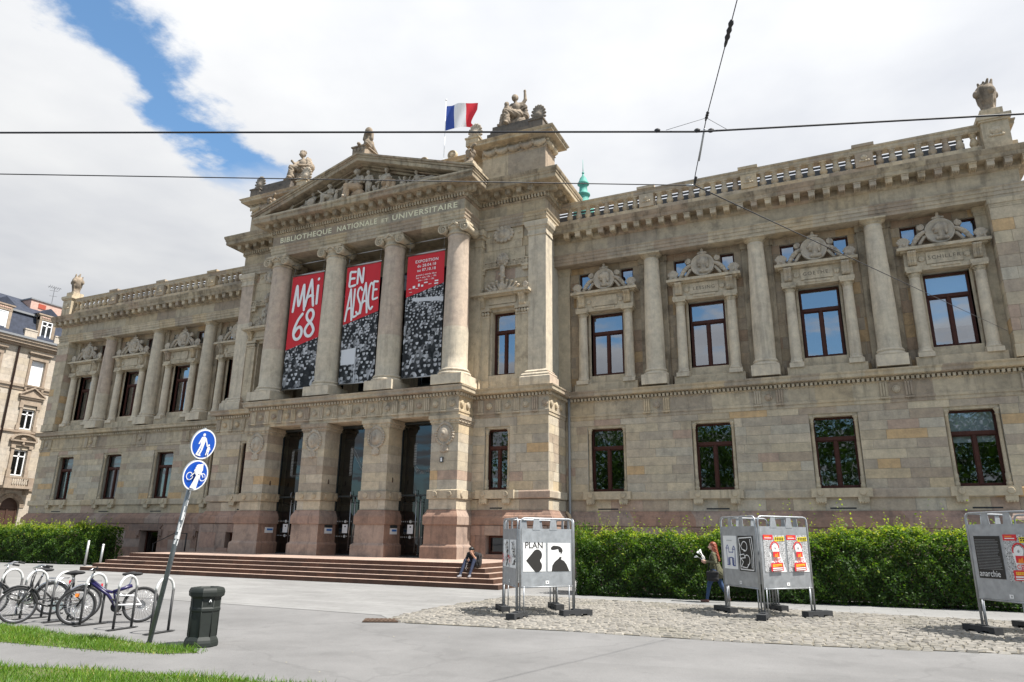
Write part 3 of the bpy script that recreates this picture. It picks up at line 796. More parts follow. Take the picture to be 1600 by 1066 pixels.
# window surrounds of the main floor
med = [ellip((0, .0, 0), (.53, .08, .53)), ]
def medallion_prims():
    P = [ellip((.02, -.09, .12), (.19, .13, .22)), ellip((-.12, -.09, .10), (.10, .11, .14)), ellip((-.225, -.08, .07), (.045, .06, .04)), ellip((-.14, -.08, -.06), (.075, .09, .06)), ellip((.15, -.08, .12), (.14, .13, .2)), ellip((.21, -.07, -.06), (.07, .09, .13)),
          capsule((.02, -.07, -.02), (.05, -.06, -.24), .11, .12), capsule((-.10, -.06, -.32), (.22, -.06, -.33), .085, .095)]
    P += [ellip((0, 0, .60), (.11, .09, .10)), ellip((-.14, 0, .58), (.09, .07, .06)), ellip((.14, 0, .58), (.09, .07, .06)), ellip((0, 0, .74), (.06, .06, .09))]
    for s in (-1, 1):
        for i in range(11):
            t = i/10; P.append(ellip((s*(.55+.46*t), -.04-.03*(i % 2), .02-.52*t+.10*math.sin(t*3.1)), (.085+.035*math.sin(t*3.1), .09, .075)))
        for i in range(6):
            t = i/5; P.append(ellip((s*(.56+.2*t), -.02, -.18-.28*t), (.07, .07, .06)))
    return P
def medal():
    V, F, lb = sdf_mesh(medallion_prims(), .02, .02)
    b = MB(); b.s = True; b.V = [tuple(v) for v in V]; b.F = [tuple(int(i) for i in f) for f in F]; b.M = [0]*len(F); b.Q = [.5]*len(F); b.S = [True]*len(F)
    b.m = 1; b.disc((0, .08, 0), .53, .16, 36, prof=[(1, 0), (1, .85), (.97, 1), (.91, 1), (.88, .8), (0, .8)]); b.m = 0
    for s in (-1, 1):
        b.tube([(s*(.66+.13*(1-.8*t)*math.cos(a)), -.03, .24+.13*(1-.8*t)*math.sin(a)) for t, a in ((i/23, math.pi*.5+i/23*11) for i in range(24))], .035, 6); b.disc((s*.66, .05, .24), .13, .1, 16)
    return b.mesh('medallion', [M_RELF, M_MEDAL])
M_MEDAL = stone('medallion_sandstone', [(.40, .37, .32), (.37, .345, .30)], obj=True, stain=.2, streak=.2, soot=(.17, .15, .12))
me_med = medal()
pp = []
for i in range(7):
    a = (i-3)*.33; pp.append(capsule((.02*(i-3), 0, .0), (.25*math.sin(a), 0, .05+.33*math.cos(a)), .045, .05))
pp += [capsule((-.13, 0, .0), (.13, 0, .0), .07, .07), ellip((0, -.05, .08), (.07, .07, .08))]
V, F, lb = sdf_mesh(pp, .02, .015); me_palm = np_mesh('palmette', V, F, M_RELF)
q = MB()
pf = [(0, 0), (-.30, 0), (-.31, -.06), (-.27, -.12), (-.20, -.2), (-.16, -.34), (-.17, -.44), (-.14, -.52), (-.08, -.56), (0, -.56)]
for a, c, dd in ((-.15, .15, 0), (-.11, -.05, -.025), (-.02, .02, -.025), (.05, .11, -.025)):
    q.prism([(y+(dd if y < 0 else 0), z) for y, z in pf], a, c, 'x')
me_cons = q.mesh('console', M_TRIMO)
NAMES = [None, 'LESSING', 'GOETHE.', 'SCHILLER']
M_INCISE = plain('incised_letters', (.12, .10, .075), .95)
UW = []
for s in (1, -1):
    for k, x in enumerate(WC):
        cx = s*x
        window(cx-.77, cx+.77, 9.02, 12.05, .24, transom=.70, blind=(.72 if (s > 0 and k == 3) else None))
        for d in (-1.05, 1.05):
            w = window(cx+d-.31, cx+d+.31, 13.42, 14.24, .22, simple=True, name='small_window')
        b = MB(); b.box(cx-1.5, cx+1.5, -.46, .02, 8.24, 8.58); b.box(cx-.86, cx+.86, -.12, .3, 8.58, 9.0)
        b.box(cx-.9, cx-.80, -.03, .3, 9.0, 12.1); b.box(cx+.80, cx+.9, -.03, .3, 9.0, 12.1)
        b.build('window_apron', M_TRIM, LIB)
        for d in (-1.118, 1.118):
            b = MB(); b.s = True
            b.lathe([(.225, 8.93), (.222, 9.6), (.215, 10.2), (.19, 11.85)], cx+d, -.25, 0, 20, cap=False)
            o = b.build('colonnette', M_COLU, LIB)
            q = MB(); q.box(cx+d-.28, cx+d+.28, -.53, .0, 8.56, 8.74); q.s = True
            q.lathe([(.27, 8.74), (.285, 8.79), (.26, 8.84), (.235, 8.86), (.25, 8.9), (.235, 8.94)], cx+d, -.25, 0, 20); q.build('base', M_COLU, o)
            q = MB(); q.s = True; q.lathe([(.19, 11.85), (.205, 11.86), (.205, 11.9), (.19, 11.91), (.21, 11.96), (.255, 12.03)], cx+d, -.25, 0, 20); q.s = False; q.box(cx+d-.27, cx+d+.27, -.52, 0, 12.03, 12.13); q.build('capital', M_TRIM, o)
        b = MB()
        for a in (-1.42, .82): b.box(cx+a, cx+a+.6, -.46, .0, 12.13, 12.30)
        b.box(cx-.83, cx+.83, -.36, .3, 12.13, 12.30)
        b.box(cx-1.40, cx+1.40, -.33, .0, 12.30, 12.92); b.box(cx-.62, cx+.62, -.38, -.3, 12.36, 12.86)
        b.box(cx-1.5, cx+1.5, -.48, 0, 12.92, 12.98); b.box(cx-1.62, cx+1.62, -.62, .0, 12.98, 13.09); b.box(cx-1.56, cx+1.56, -.55, 0, 13.09, 13.13)
        b.box(cx-.5, cx+.5, -.40, -.3, 12.22, 12.32)
        ho = b.build('window_hood', M_SAND, LIB)
        for d in (-1.12, 1.12): ob('console', me_cons, ho, (cx+d, -.30, 12.92))
        for d in (-.79, .79):
            b = MB(); b.disc((cx+d, -.33, 12.6), .115, .05, 14, prof=[(1, 0), (1, .6), (.8, 1), (0, 1.1)]); b.build('rosette', M_SAND, ho)
        ob('medallion', me_med, ho, (cx, -.30, 13.72))
        for d in (-1.34, 1.34): ob('palmette', me_palm, ho, (cx+d, -.38, 13.18))
        if s > 0 and NAMES[k]:
            b = MB(); put_text(b, NAMES[k], .22, (cx, -.384, 12.60), (1, 0, 0), (0, 0, 1), spacing=1.25); b.build('engraved_name', M_INCISE, ho)

# ---- wing entablature and balustrade
b = MB(); b.box(-.125, .125, -.36, .05, -.13, .06); b.box(-.145, .145, -.39, .05, .06, .10)
for i in range(4): b.box(-.11+.06*i, -.07+.06*i, -.33, -.02, -.17, -.13)
me_mod = b.mesh('modillion', M_TRIMO); me_modc = b.mesh('modillion', M_CORNO)
q = MB(); q.s = True
q.lathe([(r*1.28, z) for r, z in [(.10, 0), (.10, .04), (.075, .055), (.085, .07), (.115, .14), (.125, .20), (.105, .30), (.078, .40), (.068, .47), (.09, .485), (.09, .51), (.07, .52), (.08, .56), (.11, .59), (.11, .64)]], n=14)
q.s = False; q.box(-.15, .15, -.15, .15, -.06, 0); q.box(-.15, .15, -.15, .15, .62, .68); me_bal = q.mesh('baluster', M_TRIMO)
for s in (1, -1):
    Wp = [(9.3, -.68), (XE, -.68), (XE, 18)] if s > 0 else [(-XE, 18), (-XE, -.68), (-9.3, -.68)]
    b = MB()
    b.sweep(Wp, [(-.70, 14.56), (0, 14.56), (0, 14.71), (.03, 14.72), (.03, 14.87), (.06, 14.88), (.06, 15.0), (.10, 15.05), (.10, 15.10), (0, 15.12), (-.02, 15.12)], cap=False)
    b.build('architrave', M_TRIM, LIB)
    b = MB(); b.sweep(Wp, [(-.02, 15.12), (-.02, 15.70), (.0, 15.72)], seg=2.3, cap=False); b.build('frieze', M_TRIM, LIB)
    b = MB(); b.sweep(Wp, [(0, 15.70), (.05, 15.74), (.09, 15.80), (.09, 16.03), (.50, 16.05), (.52, 16.08), (.52, 16.23), (.55, 16.27), (.60, 16.42), (.60, 16.46), (.0, 16.56), (-.5, 16.58)], cap=False)
    co = b.build('cornice', M_CORN, LIB)
    n = 33; x0, x1 = 10.15, XE+.2
    for i in range(n):
        ob('modillion', me_mod, co, (s*(x0+(x1-x0)*i/(n-1)), -.78, 15.94))
    b = MB(); b.sweep([(p[0], p[1]+(.02 if p[1] < 0 else 0)) for p in Wp], [(-.62, 16.5), (.18, 16.5), (.18, 16.62), (.12, 16.66), (.12, 16.86), (.10, 16.88), (-.36, 16.88), (-.36, 16.5)], cap=False)
    b.sweep(Wp, [(-.30, 17.52), (.06, 17.52), (.10, 17.56), (.12, 17.60), (.12, 17.70), (.16, 17.74), (.17, 17.80), (.05, 17.86), (-.30, 17.86), (-.34, 17.74), (-.30, 17.52)], cap=False)
    bo = b.build('balustrade', M_TRIM, LIB)
    for x in CC:
        q = MB(); q.r = random.random(); q.box(s*x-.34, s*x+.34, -.84, -.34, 16.87, 17.53); q.box(s*x-.42, s*x+.42, -.90, -.32, 17.80, 17.93)
        po = q.build('pedestal', M_ASH if s > 0 else M_TRIM, bo)
        q = MB(); q.s = True; q.ell((s*x, -.84, 17.3), (.13, .06, .12), 12, 8); q.ell((s*x, -.88, 17.3), (.06, .04, .06), 8, 6)
        for i in range(4): q.ell((s*x-.15+.1*i, -.85, 17.14), (.06, .04, .05), 8, 6)
        q.build('rosette', M_SAND, bo)
    for a, c in ((9.95, 13.76), (14.44, 18.43), (19.1, 23.09), (23.77, 27.62)):
        for i in range(8):
            ob('baluster', me_bal, bo, (s*(a+(c-a)*(i+.5)/8), -.62, 16.88))
    q = MB(); cx = s*28.08; q.box(cx-.46, cx+.46, -1.02, -.1, 16.5, 17.72); q.box(cx-.53, cx+.53, -1.09, -.03, 17.72, 17.80); q.box(cx-.58, cx+.58, -1.14, 0, 17.80, 17.98); q.box(cx-.38, cx+.38, -.94, -.18, 17.98, 18.34)
    q.build('urn_pedestal', M_TRIM, LIB)
    q = MB(); q.s = True; q.ell((cx, -1.04, 17.3), (.2, .08, .17), 12, 8); q.ell((cx, -1.08, 17.3), (.08, .06, .08), 8, 6)
    for i in range(5): q.ell((cx-.2+.1*i, -1.04, 17.1), (.07, .05, .06), 8, 6)
    q.build('urn_rosette', M_SAND, LIB)
    # urn: banded body with masks and a ragged flame of leaves
    P = [capsule((0, 0, .06), (0, 0, .12), .30, .26), capsule((0, 0, .12), (0, 0, .55), .20, .29), capsule((0, 0, .60), (0, 0, .95), .33, .37), capsule((0, 0, 1.0), (0, 0, 1.12), .27, .2)]
    for i in range(4):
        a = i*math.pi/2+.4; c_, s_ = math.cos(a), math.sin(a)
        P += [ellip((.36*c_, .36*s_, .86), (.13, .13, .17)), ellip((.42*c_, .42*s_, .80), (.07, .07, .08)), capsule((.33*c_, .33*s_, .62), (.24*c_, .24*s_, .15), .06, .05)]
    for i in range(9):
        a = i*2.4; r = .06+.16*(i % 3)/2; P.append(capsule((r*math.cos(a), r*math.sin(a), 1.1), (r*1.3*math.cos(a+.3), r*1.3*math.sin(a+.3), 1.3+.16*((i*7) % 4)/3), .085, .045))
    solid('urn', P, .028, M_STAT, None, .03, loc=(cx, -.56, 18.34), label='sandstone urn with leafy top at the %s end of the balustrade' % ('near right' if s > 0 else 'far left'), category='urn', group='urns on the balustrade corners')
b = MB(); b.box(-28.5, 28.5, .1, 18, 16.3, 16.5); b.build('flat_roof', M_ZINC, LIB)
M_SCREEN = plain('dark_roof_screen', (.045, .045, .045), .7, noise=.3, nscale=2)
for s in (1, -1):
    b = MB(); x0, x1 = sorted((s*8.6, s*27.6)); b.box(x0, x1, 2.0, 2.3, 16.4, 18.55); so_ = b.build('roof_screen', M_SCREEN, LIB)
    for k in range(4):
        b = MB(); b.box(x0, x1, 2.05, 2.12, 18.66+.17*k, 18.74+.17*k); b.build('louvre', M_SCREEN, so_)
# ================================================================== centre block, upper storey
COLX = [-5.51, -1.8375, 1.8375, 5.51]
def volute(b, cx, cy, cz, r, y0, y1):
    """scroll facing the square with a bolster running back"""
    st = len(b.V)
    b.s = True
    pts = []
    for i in range(40):
        t = i/39; a = math.pi/2+t*2*math.pi*2.2; rr = r*(1-.82*t)
        pts.append((cx+rr*math.cos(a), y0, cz+rr*math.sin(a)))
    b.tube(pts, [.052*(1-.55*i/39) for i in range(40)], 6)
    b.ell((cx, y0, cz), (.06, .06, .06), 8, 6)
    n = 18; prof = [(0.0, y0+.03), (.93, y0+.03), (.97, y0+.06), (.80, y0+.2), (.66, (y0+y1)/2), (.80, y1-.2), (.97, y1), (0, y1)]
    vs = []
    for q, y in prof:
        for i in range(n):
            a = 2*math.pi*i/n; vs.append((cx+r*q*math.cos(a), y, cz+r*q*math.sin(a)))
    b.add(vs, [(j*n+i, j*n+(i+1) % n, (j+1)*n+(i+1) % n, (j+1)*n+i) for j in range(len(prof)-1) for i in range(n)])
for x in COLX:
    o = make_column(x, -3.55, .60, .505, 8.99, 15.68, (8.24, 8.70))
    q = MB(); q.s = True
    q.lathe([(.505, 15.66), (.56, 15.68), (.56, 15.73), (.51, 15.75), (.51, 15.9), (.60, 15.98), (.62, 16.06)], x, -3.55, 0, 28)
    for sx in (-1, 1): volute(q, x+sx*.60, -3.55, 15.93, .245, -4.12, -2.98)
    q.s = False; q.box(x-.66, x+.66, -4.14, -2.96, 16.04, 16.14); q.box(x-.70, x+.70, -4.18, -2.92, 16.14, 16.25)
    q.s = True
    for i in range(5): q.ell((x-.26+.13*i, -4.10, 16.0), (.06, .06, .075), 8, 6)
    for i, (dx, dz) in enumerate(((-.1, .12), (.1, .12), (0, .18), (-.2, .05), (.2, .05))): q.ell((x+dx, -4.17, 16.02+dz), (.09, .06, .07), 8, 6)
    q.build('ionic_capital', M_SAND, o)
for s in (1, -1):
    # respond behind the outer column, corner pilaster
    a, c = sorted((s*5.35, s*6.28)); b = MB(); b.box(a, c, -2.62, -2.0, 8.7, 15.4); b.box(a-.06, c+.06, -2.7, -2.0, 8.24, 8.72)
    b.box(a-.04, c+.04, -2.66, -2, 15.4, 15.48); b.box(a-.02, c+.02, -2.64, -2, 15.48, 15.8); b.box(a-.1, c+.1, -2.72, -2, 15.8, 15.95); b.box(a-.16, c+.16, -2.78, -2, 15.95, 16.25)
    b.build('respond', M_TRIM, LIB)
    b = MB(); b.r = .35; xa, xb, ya, yb = 8.71, 9.60, -2.44, -1.62
    P = [(s*xa, yb), (s*xa, ya), (s*xb, ya), (s*xb, yb)]
    if s < 0: P = [(-xb, yb), (-xb, ya), (-xa, ya), (-xa, yb)]
    b.sweep(P, [(.30, 8.24), (.30, 8.62), (.22, 8.68), (.24, 8.74), (.20, 8.8), (.10, 8.84), (.12, 8.9), (.06, 8.96), (0, 9.0)], seg=0, cap=False)
    for k, (z0, z1) in enumerate(((9.0, 10.5), (10.5, 13.3), (13.3, 15.6))):
        b.sweep(P, [(0, z0), (0, z1)], seg=0, cap=False)
    b.sweep(P, [(0, 15.6), (.05, 15.62), (.05, 15.7), (.02, 15.72), (.02, 15.9), (.08, 15.96), (.08, 16.02), (.14, 16.06), (.18, 16.2), (.18, 16.3), (-.2, 16.3)], seg=0, cap=False)
    b.build('corner_pilaster', M_COLU, LIB)
    # side bay: window, little pilasters, hood with lion mask and leafy crest, carved panel
    cx = s*7.37
    window(cx-.60, cx+.60, 8.92, 12.02, -1.88, transom=.70)
    for d in (-1.03, 1.03):
        b = MB(); b.box(cx+d-.33, cx+d+.33, -2.40, -2.2, 8.26, 11.75); b.box(cx+d-.38, cx+d+.38, -2.45, -2.2, 8.26, 8.66)
        o = b.build('small_pilaster', M_TRIM, LIB)
        b = MB(); b.box(cx+d-.35, cx+d+.35, -2.43, -2.2, 11.75, 11.83); b.box(cx+d-.38, cx+d+.38, -2.48, -2.2, 12.05, 12.2); b.s = True
        for i in range(5): b.ell((cx+d-.28+.14*i, -2.43, 11.93), (.075, .06, .10), 8, 6)
        b.build('capital', M_SAND, o)
    b = MB(); b.box(cx-1.42, cx+1.42, -2.46, -2.2, 12.2, 12.32); b.box(cx-1.36, cx+1.36, -2.40, -2.2, 12.32, 12.74); b.box(cx-.7, cx+.7, -2.46, -2.38, 12.36, 12.7)
    b.box(cx-1.44, cx+1.44, -2.7, -2.2, 12.72, 12.78); b.box(cx-1.5, cx+1.5, -2.82, -2.2, 12.78, 12.9); b.box(cx-.68, cx-.6, -2.26, -1.8, 8.9, 12.1); b.box(cx+.6, cx+.68, -2.26, -1.8, 8.9, 12.1); b.box(cx-.7, cx+.7, -2.26, -1.8, 12.04, 12.22); b.box(cx-.69, cx+.69, -2.37, -1.9, 8.26, 8.9)
    ho = b.build('window_hood', M_SAND, LIB)
    for d in (-1.05, 1.05): ob('console', me_cons, ho, (cx+d, -2.38, 12.74))
    P = []
    for i in range(9):
        a = (i-4)*.32; P.append(capsule((.10*(i-4), 0, .05), (.88*math.sin(a), -.03, .12+.48*math.cos(a)), .07, .055)); P.append(ellip((.88*math.sin(a), -.06, .14+.48*math.cos(a)), (.09, .08, .07)))
    P += [ellip((0, -.08, .25), (.2, .14, .25)), capsule((-.85, 0, .05), (.85, 0, .05), .1, .1), ellip((-.4, -.08, .15), (.13, .1, .12)), ellip((.4, -.08, .15), (.13, .1, .12)), capsule((0, -.02, .5), (0, -.05, 1.25), .10, .13)]
    for i in range(5): P.append(ellip((.12*math.sin(i*2.2), -.1, .65+.13*i), (.1, .08, .07)))
    for t in (-1, 1):
        for i in range(5):
            a = (i-2)*.4; P.append(capsule((t*1.2, 0, .05), (t*1.2+.16*math.sin(a), 0, .05+.36*math.cos(a)), .05, .05))
    solid('leaf_crest', P, .028, M_RELF, ho, .02, loc=(cx, -2.45, 12.9))
    # meander band with lion head
    b = MB(); b.box(cx-1.28, cx+1.28, -2.40, -2.2, 14.28, 14.58); b.box(cx-1.32, cx+1.32, -2.43, -2.2, 14.55, 14.6); b.box(cx-1.28, cx+1.28, -2.43, -2.2, 14.26, 14.29)
    for t in (-1, 1): b.box(cx+t*1.15-.14, cx+t*1.15+.14, -2.42, -2.2, 13.98, 14.26); b.box(cx+t*1.15-.18, cx+t*1.15+.18, -2.46, -2.2, 14.16, 14.26)
    for i in range(8):
        x0 = cx-1.2+.3*i
        if abs(x0+.12-cx) < .3: continue
        for r in ((0, .24, .20, .23), (0, .03, .03, .23), (.21, .24, .07, .23), (.08, .24, .05, .08), (.08, .11, .05, .15)): b.box(x0+r[0], x0+r[1], -2.425, -2.39, 14.3+r[2]-.01, 14.3+r[3]+.01)
    go = b.build('meander_band', M_SAND, LIB)
    P = [ellip((0, 0, 0), (.27, .2, .30)), ellip((0, -.16, -.04), (.16, .16, .17)), ellip((0, -.27, -.10), (.09, .09, .08)), ellip((-.09, -.24, .05), (.05, .05, .04)), ellip((.09, -.24, .05), (.05, .05, .04)), capsule((0, -.25, .1), (0, -.3, -.06), .05, .05), capsule((-.06, -.22, -.2), (.06, -.22, -.2), .05, .05)]
    for i in range(12):
        a = i*math.pi/6; P.append(ellip((.25*math.cos(a), -.06, .28*math.sin(a)), (.085, .1, .085)))
    solid('lion_head', P, .02, M_RELF, go, .015, loc=(cx, -2.42, 14.58))
    # eared panel with cartouche
    b = MB(); b.box(cx-.95, cx+.95, -2.34, -2.2, 15.2, 16.3); b.box(cx-1.0, cx+1.0, -2.36, -2.2, 15.62, 16.3); b.box(cx-1.12, cx+1.12, -2.32, -2.2, 14.62, 15.2)
    for t in (-1, 1): b.disc((cx+t*.82, -2.36, 16.0), .1, .05, 14)
    pa = b.build('carved_panel', M_TRIM, LIB)
    P = [ellip((0, 0, 0), (.40, .12, .36)), ellip((0, -.08, 0), (.2, .12, .2))]
    for i in range(14):
        a = i*math.pi/7; P.append(ellip((.47*math.cos(a), -.03, .36*math.sin(a)), (.1, .08, .09)))
    solid('cartouche', P, .022, M_RELF, pa, .015, loc=(cx, -2.40, 15.95))

# entablature of the centre block
EP = [(-7, -.55), (-9.61, -.55), (-9.61, -2.45), (-6.01, -2.45), (-6.01, -4.0), (6.01, -4.0), (6.01, -2.45), (9.61, -2.45), (9.61, -.55), (7, -.55)]
b = MB(); b.sweep(EP, [(-.9, 16.26), (0, 16.26), (0, 16.42), (.03, 16.44), (.03, 16.6), (.06, 16.62), (.06, 16.74), (.11, 16.80), (.13, 16.86), (0, 16.90)], cap=False); b.build('architrave', M_TRIM, LIB)
b = MB(); b.sweep(EP, [(0, 16.88), (0, 17.47)], seg=1.9, cap=False); fr_o = b.build('frieze', M_TRIM, LIB)
b = MB(); b.sweep(EP, [(0, 17.44), (.05, 17.48), (.07, 17.50), (.07, 17.55)], cap=False)
b.sweep(EP, [(.07, 17.72), (.19, 17.74), (.22, 17.80), (.22, 18.02), (.80, 18.06), (.82, 18.1), (.82, 18.26), (.86, 18.30), (.86, 18.36), (.3, 18.38), (-.3, 18.4)], cap=False)
co = b.build('cornice', M_CORN, LIB)
for P in ([(-7, -.55), (-9.61, -.55), (-9.61, -2.45), (-6.3, -2.45)], [(6.3, -2.45), (9.61, -2.45), (9.61, -.55), (7, -.55)]):
    b = MB(); b.sweep(P, [(.86, 18.36), (.90, 18.42), (.93, 18.52), (.93, 18.58), (0, 18.66), (-1, 18.68)], cap=True); b.build('cyma', M_CORN, co)
b = MB()
DP = EP[1:-1]
for p, q in zip(DP, DP[1:]):
    v = Vector((q[0]-p[0], q[1]-p[1])); ln = v.length; t = v/ln; n = Vector((t.y, -t.x)); k = int(ln/.16)
    for i in range(k+1):
        c = Vector(p)+t*(ln*i/k); pts = [c-t*.045, c+t*.045, c+t*.045+n*.17, c-t*.045+n*.17]; b.r = random.random()
        b.add([(u.x, u.y, z) for z in (17.56, 17.73) for u in pts], [(0, 1, 2, 3), (4, 7, 6, 5), (0, 4, 5, 1), (1, 5, 6, 2), (2, 6, 7, 3), (3, 7, 4, 0)])
    k2 = max(1, round(ln/.56)); rz = math.atan2(t.y, t.x)
    for i in range(k2+1):
        if i == k2 and q != DP[-1]: continue
        c = Vector(p)+t*(ln*i/k2)+n*.2
        ob('modillion', me_modc, co, (c.x, c.y, 17.93), (0, 0, rz))
b.build('dentils', M_SAND, co, kind='stuff')
# soffit, loggia and roof closure
b = MB(); b.box(-5.98, 5.98, -3.95, -1.0, 16.3, 17.4); b.box(-9.55, 9.55, -2.4, -.6, 17.0, 18.3); b.box(-9.3, 9.3, -.6, 3, 16.3, 17.2)
b.build('ceiling_slab', M_TRIM, LIB)
# gilded inscription
def fit_text(name, txt, size, x0, x1, y, z, par, mt, bold=0.0):
    b = MB(); vs, fs = text_geo(txt, size, 'LEFT', 0, 1.12, bold); xa = min(v[0] for v in vs); xb = max(v[0] for v in vs)
    b.add([(x0+(v[0]-xa)*(x1-x0)/(xb-xa), y, z+v[1]) for v in vs], fs); return b.build(name, mt, par)
for t_, s_, x0, x1, z in (('BIBLIOTHEQUE', .42, -5.47, -1.98, 17.17), ('NATIONALE', .42, -1.62, .92, 17.17), ('ET', .28, 1.20, 1.62, 17.13), ('UNIVERSITAIRE', .42, 1.85, 5.62, 17.17)):
    fit_text('inscription', t_, s_, x0, x1, -4.012, z, fr_o, M_GOLD, .02)
# loggia back wall: tall dark windows behind the banners
b = MB(); b.box(-6.0, 6.0, -1.55, -1.3, 8.2, 8.9); b.box(-6.0, 6.0, -1.55, -1.3, 15.2, 16.3)
for x in (-6, -2.35, 1.3, 5.2): b.box(x, x+.95, -1.55, -1.3, 8.9, 15.2)
b.build('loggia_wall', M_TRIM, LIB)
for x in (-3.67, 0, 3.67): window(x-1.4, x+1.4, 8.9, 15.2, -1.45, transom=.72, mt=M_LEAD, g=M_DOORG, name='loggia_window')

# ---- pediment
GY, GB = -4.93, -1.7
b = MB()
def rake(b, dz0, dz1, yf, yb, xo, apex):
    """one sloping band on each side; dz measured down from the outer slope line"""
    sl = (apex-18.62)/xo
    for s in (1, -1):
        nseg = 6
        for i in range(nseg):
            b.r = random.random()
            xa, xb = s*xo*i/nseg, s*xo*(i+1)/nseg
            za, zb = apex-sl*abs(xa), apex-sl*abs(xb)
            vs = [(xa, yf, za-dz1), (xb, yf, zb-dz1), (xb, yb, zb-dz1), (xa, yb, za-dz1), (xa, yf, za-dz0), (xb, yf, zb-dz0), (xb, yb, zb-dz0), (xa, yb, za-dz0)]
            b.add(vs, [(0, 3, 2, 1), (4, 5, 6, 7), (0, 1, 5, 4), (1, 2, 6, 5), (2, 3, 7, 6), (3, 0, 4, 7)])
rake(b, 0, .10, GY, GB, 6.95, 20.86); rake(b, .10, .20, GY+.06, GB, 6.9, 20.86); rake(b, .20, .40, GY+.10, GB, 6.8, 20.86)
rake(b, .40, .48, GY+.55, GB, 6.5, 20.86); rake(b, .48, .60, GY+.72, GB, 6.3, 20.86)
pe = b.build('pediment', M_CORN, LIB)
b = MB(); b.prism([(-6.2, 18.38), (6.2, 18.38), (0, 20.3)], -4.02, -1.75, 'y'); b.build('tympanum', M_CORN, pe)  # dark stone puts the shadow under the raking cornice into the colour
b = MB(); b.box(-6.85, 6.85, -4.84, -3.9, 18.37, 18.45); b.build('pediment_ledge', M_TRIM, pe)
def seated(h, t=1, lean=0, arms=None, lab=0, robe=1):
    """a draped seated figure of seated height h; t = side the knees point to"""
    q = lambda x, y, z: (x*h, y*h, z*h)
    arms = arms or [((.24*t, -.16, .50), (.34*t, -.22, .40)), ((-.22*t, -.08, .48), (-.10*t, -.22, .40))]
    P = [ellip(q(.05*t+lean, -.04, .885), (.075*h, .085*h, .10*h), lab), ellip(q(.04*t+lean, .0, .915), (.088*h, .085*h, .085*h), lab), ellip(q(.09*t+lean, -.10, .87), (.03*h, .03*h, .03*h), lab),
         capsule(q(.03*t+lean, 0, .78), q(.02*t+lean*.8, 0, .70), .045*h, .06*h, lab), capsule(q(-.12+lean*.8, .01, .685), q(.12+lean*.8, .01, .685), .07*h, .07*h, lab),
         ellip(q(lean*.6, 0, .57), (.145*h, .11*h, .16*h), lab), ellip(q(0, 0, .38), (.17*h, .14*h, .15*h), lab+robe),
         capsule(q(-.06*t, -.05, .36), q(.26*t, -.20, .39), .115*h, .095*h, lab+robe), capsule(q(.06*t, -.02, .34), q(.34*t, -.08, .34), .115*h, .09*h, lab+robe),
         capsule(q(.26*t, -.20, .38), q(.22*t, -.22, .06), .09*h, .085*h, lab+robe), capsule(q(.34*t, -.08, .33), q(.38*t, -.12, .05), .085*h, .09*h, lab+robe),
         capsule(q(.20*t, -.24, .03), q(.26*t, -.34, .02), .045*h, .035*h, lab), capsule(q(.38*t, -.13, .03), q(.46*t, -.2, .02), .045*h, .035*h, lab),
         capsule(q(-.10, .06, .12), q(.1, .02, .14), .17*h, .16*h, lab+robe)]
    for (e, w), sd in zip(arms, (1, -1)):
        sh = (sd*.145*t+lean*.8, 0, .675)
        P += [capsule(q(*sh), q(*e), .055*h, .045*h, lab), capsule(q(*e), q(*w), .043*h, .032*h, lab), ellip(q(*w), (.035*h,)*3, lab)]
    return P
def standing(h, lab=0, lean=0, arm=1):
    q = lambda x, y, z: (x*h, y*h, z*h)
    P = [ellip(q(lean, -.03, .92), (.07*h, .075*h, .085*h), lab), capsule(q(lean, 0, .84), q(lean*.8, 0, .78), .04*h, .05*h, lab), capsule(q(-.10+lean*.7, 0, .76), q(.10+lean*.7, 0, .76), .055*h, .055*h, lab),
         ellip(q(lean*.5, 0, .66), (.11*h, .085*h, .13*h), lab), ellip(q(0, 0, .5), (.11*h, .09*h, .1*h), lab)]
    for s in (-1, 1):
        P += [capsule(q(.06*s, 0, .5), q(.07*s, -.04*(s+1), .26), .075*h, .055*h, lab), capsule(q(.07*s, -.04*(s+1), .26), q(.07*s, 0, .04), .05*h, .035*h, lab), capsule(q(.07*s, 0, .03), q(.08*s, -.08, .02), .035*h, .03*h, lab),
              capsule(q(.12*s+lean*.7, 0, .76), q(.19*s, -.05, .58), .042*h, .035*h, lab), capsule(q(.19*s, -.05, .58), q(.19*s+.12*arm, -.14, .56), .034*h, .028*h, lab)]
    return P
def reclining(h, t=1, lab=0):
    q = lambda x, y, z: (t*x*h, y*h, z*h)
    return [ellip(q(-.35, -.05, .82), (.11*h, .11*h, .13*h), lab), capsule(q(-.34, 0, .7), q(-.32, 0, .6), .06*h, .08*h, lab), capsule(q(-.42, 0, .56), q(-.22, .0, .56), .1*h, .1*h, lab), ellip(q(-.22, 0, .42), (.2*h, .14*h, .2*h), lab), ellip(q(.05, 0, .25), (.22*h, .16*h, .17*h), lab+1),
            capsule(q(.1, -.05, .25), q(.7, -.1, .26), .15*h, .11*h, lab+1), capsule(q(.7, -.1, .26), q(1.25, -.08, .09), .1*h, .06*h, lab+1), capsule(q(.1, .05, .2), q(.95, .02, .14), .14*h, .09*h, lab+1), capsule(q(1.25, -.08, .09), q(1.42, -.1, .07), .05*h, .03*h, lab),
            capsule(q(-.42, 0, .56), q(-.55, -.1, .3), .06*h, .05*h, lab), capsule(q(-.55, -.1, .3), q(-.45, -.15, .1), .05*h, .04*h, lab), capsule(q(-.2, -.05, .55), q(.05, -.2, .42), .06*h, .045*h, lab), capsule(q(.05, -.2, .42), q(.3, -.22, .38), .04*h, .035*h, lab)]
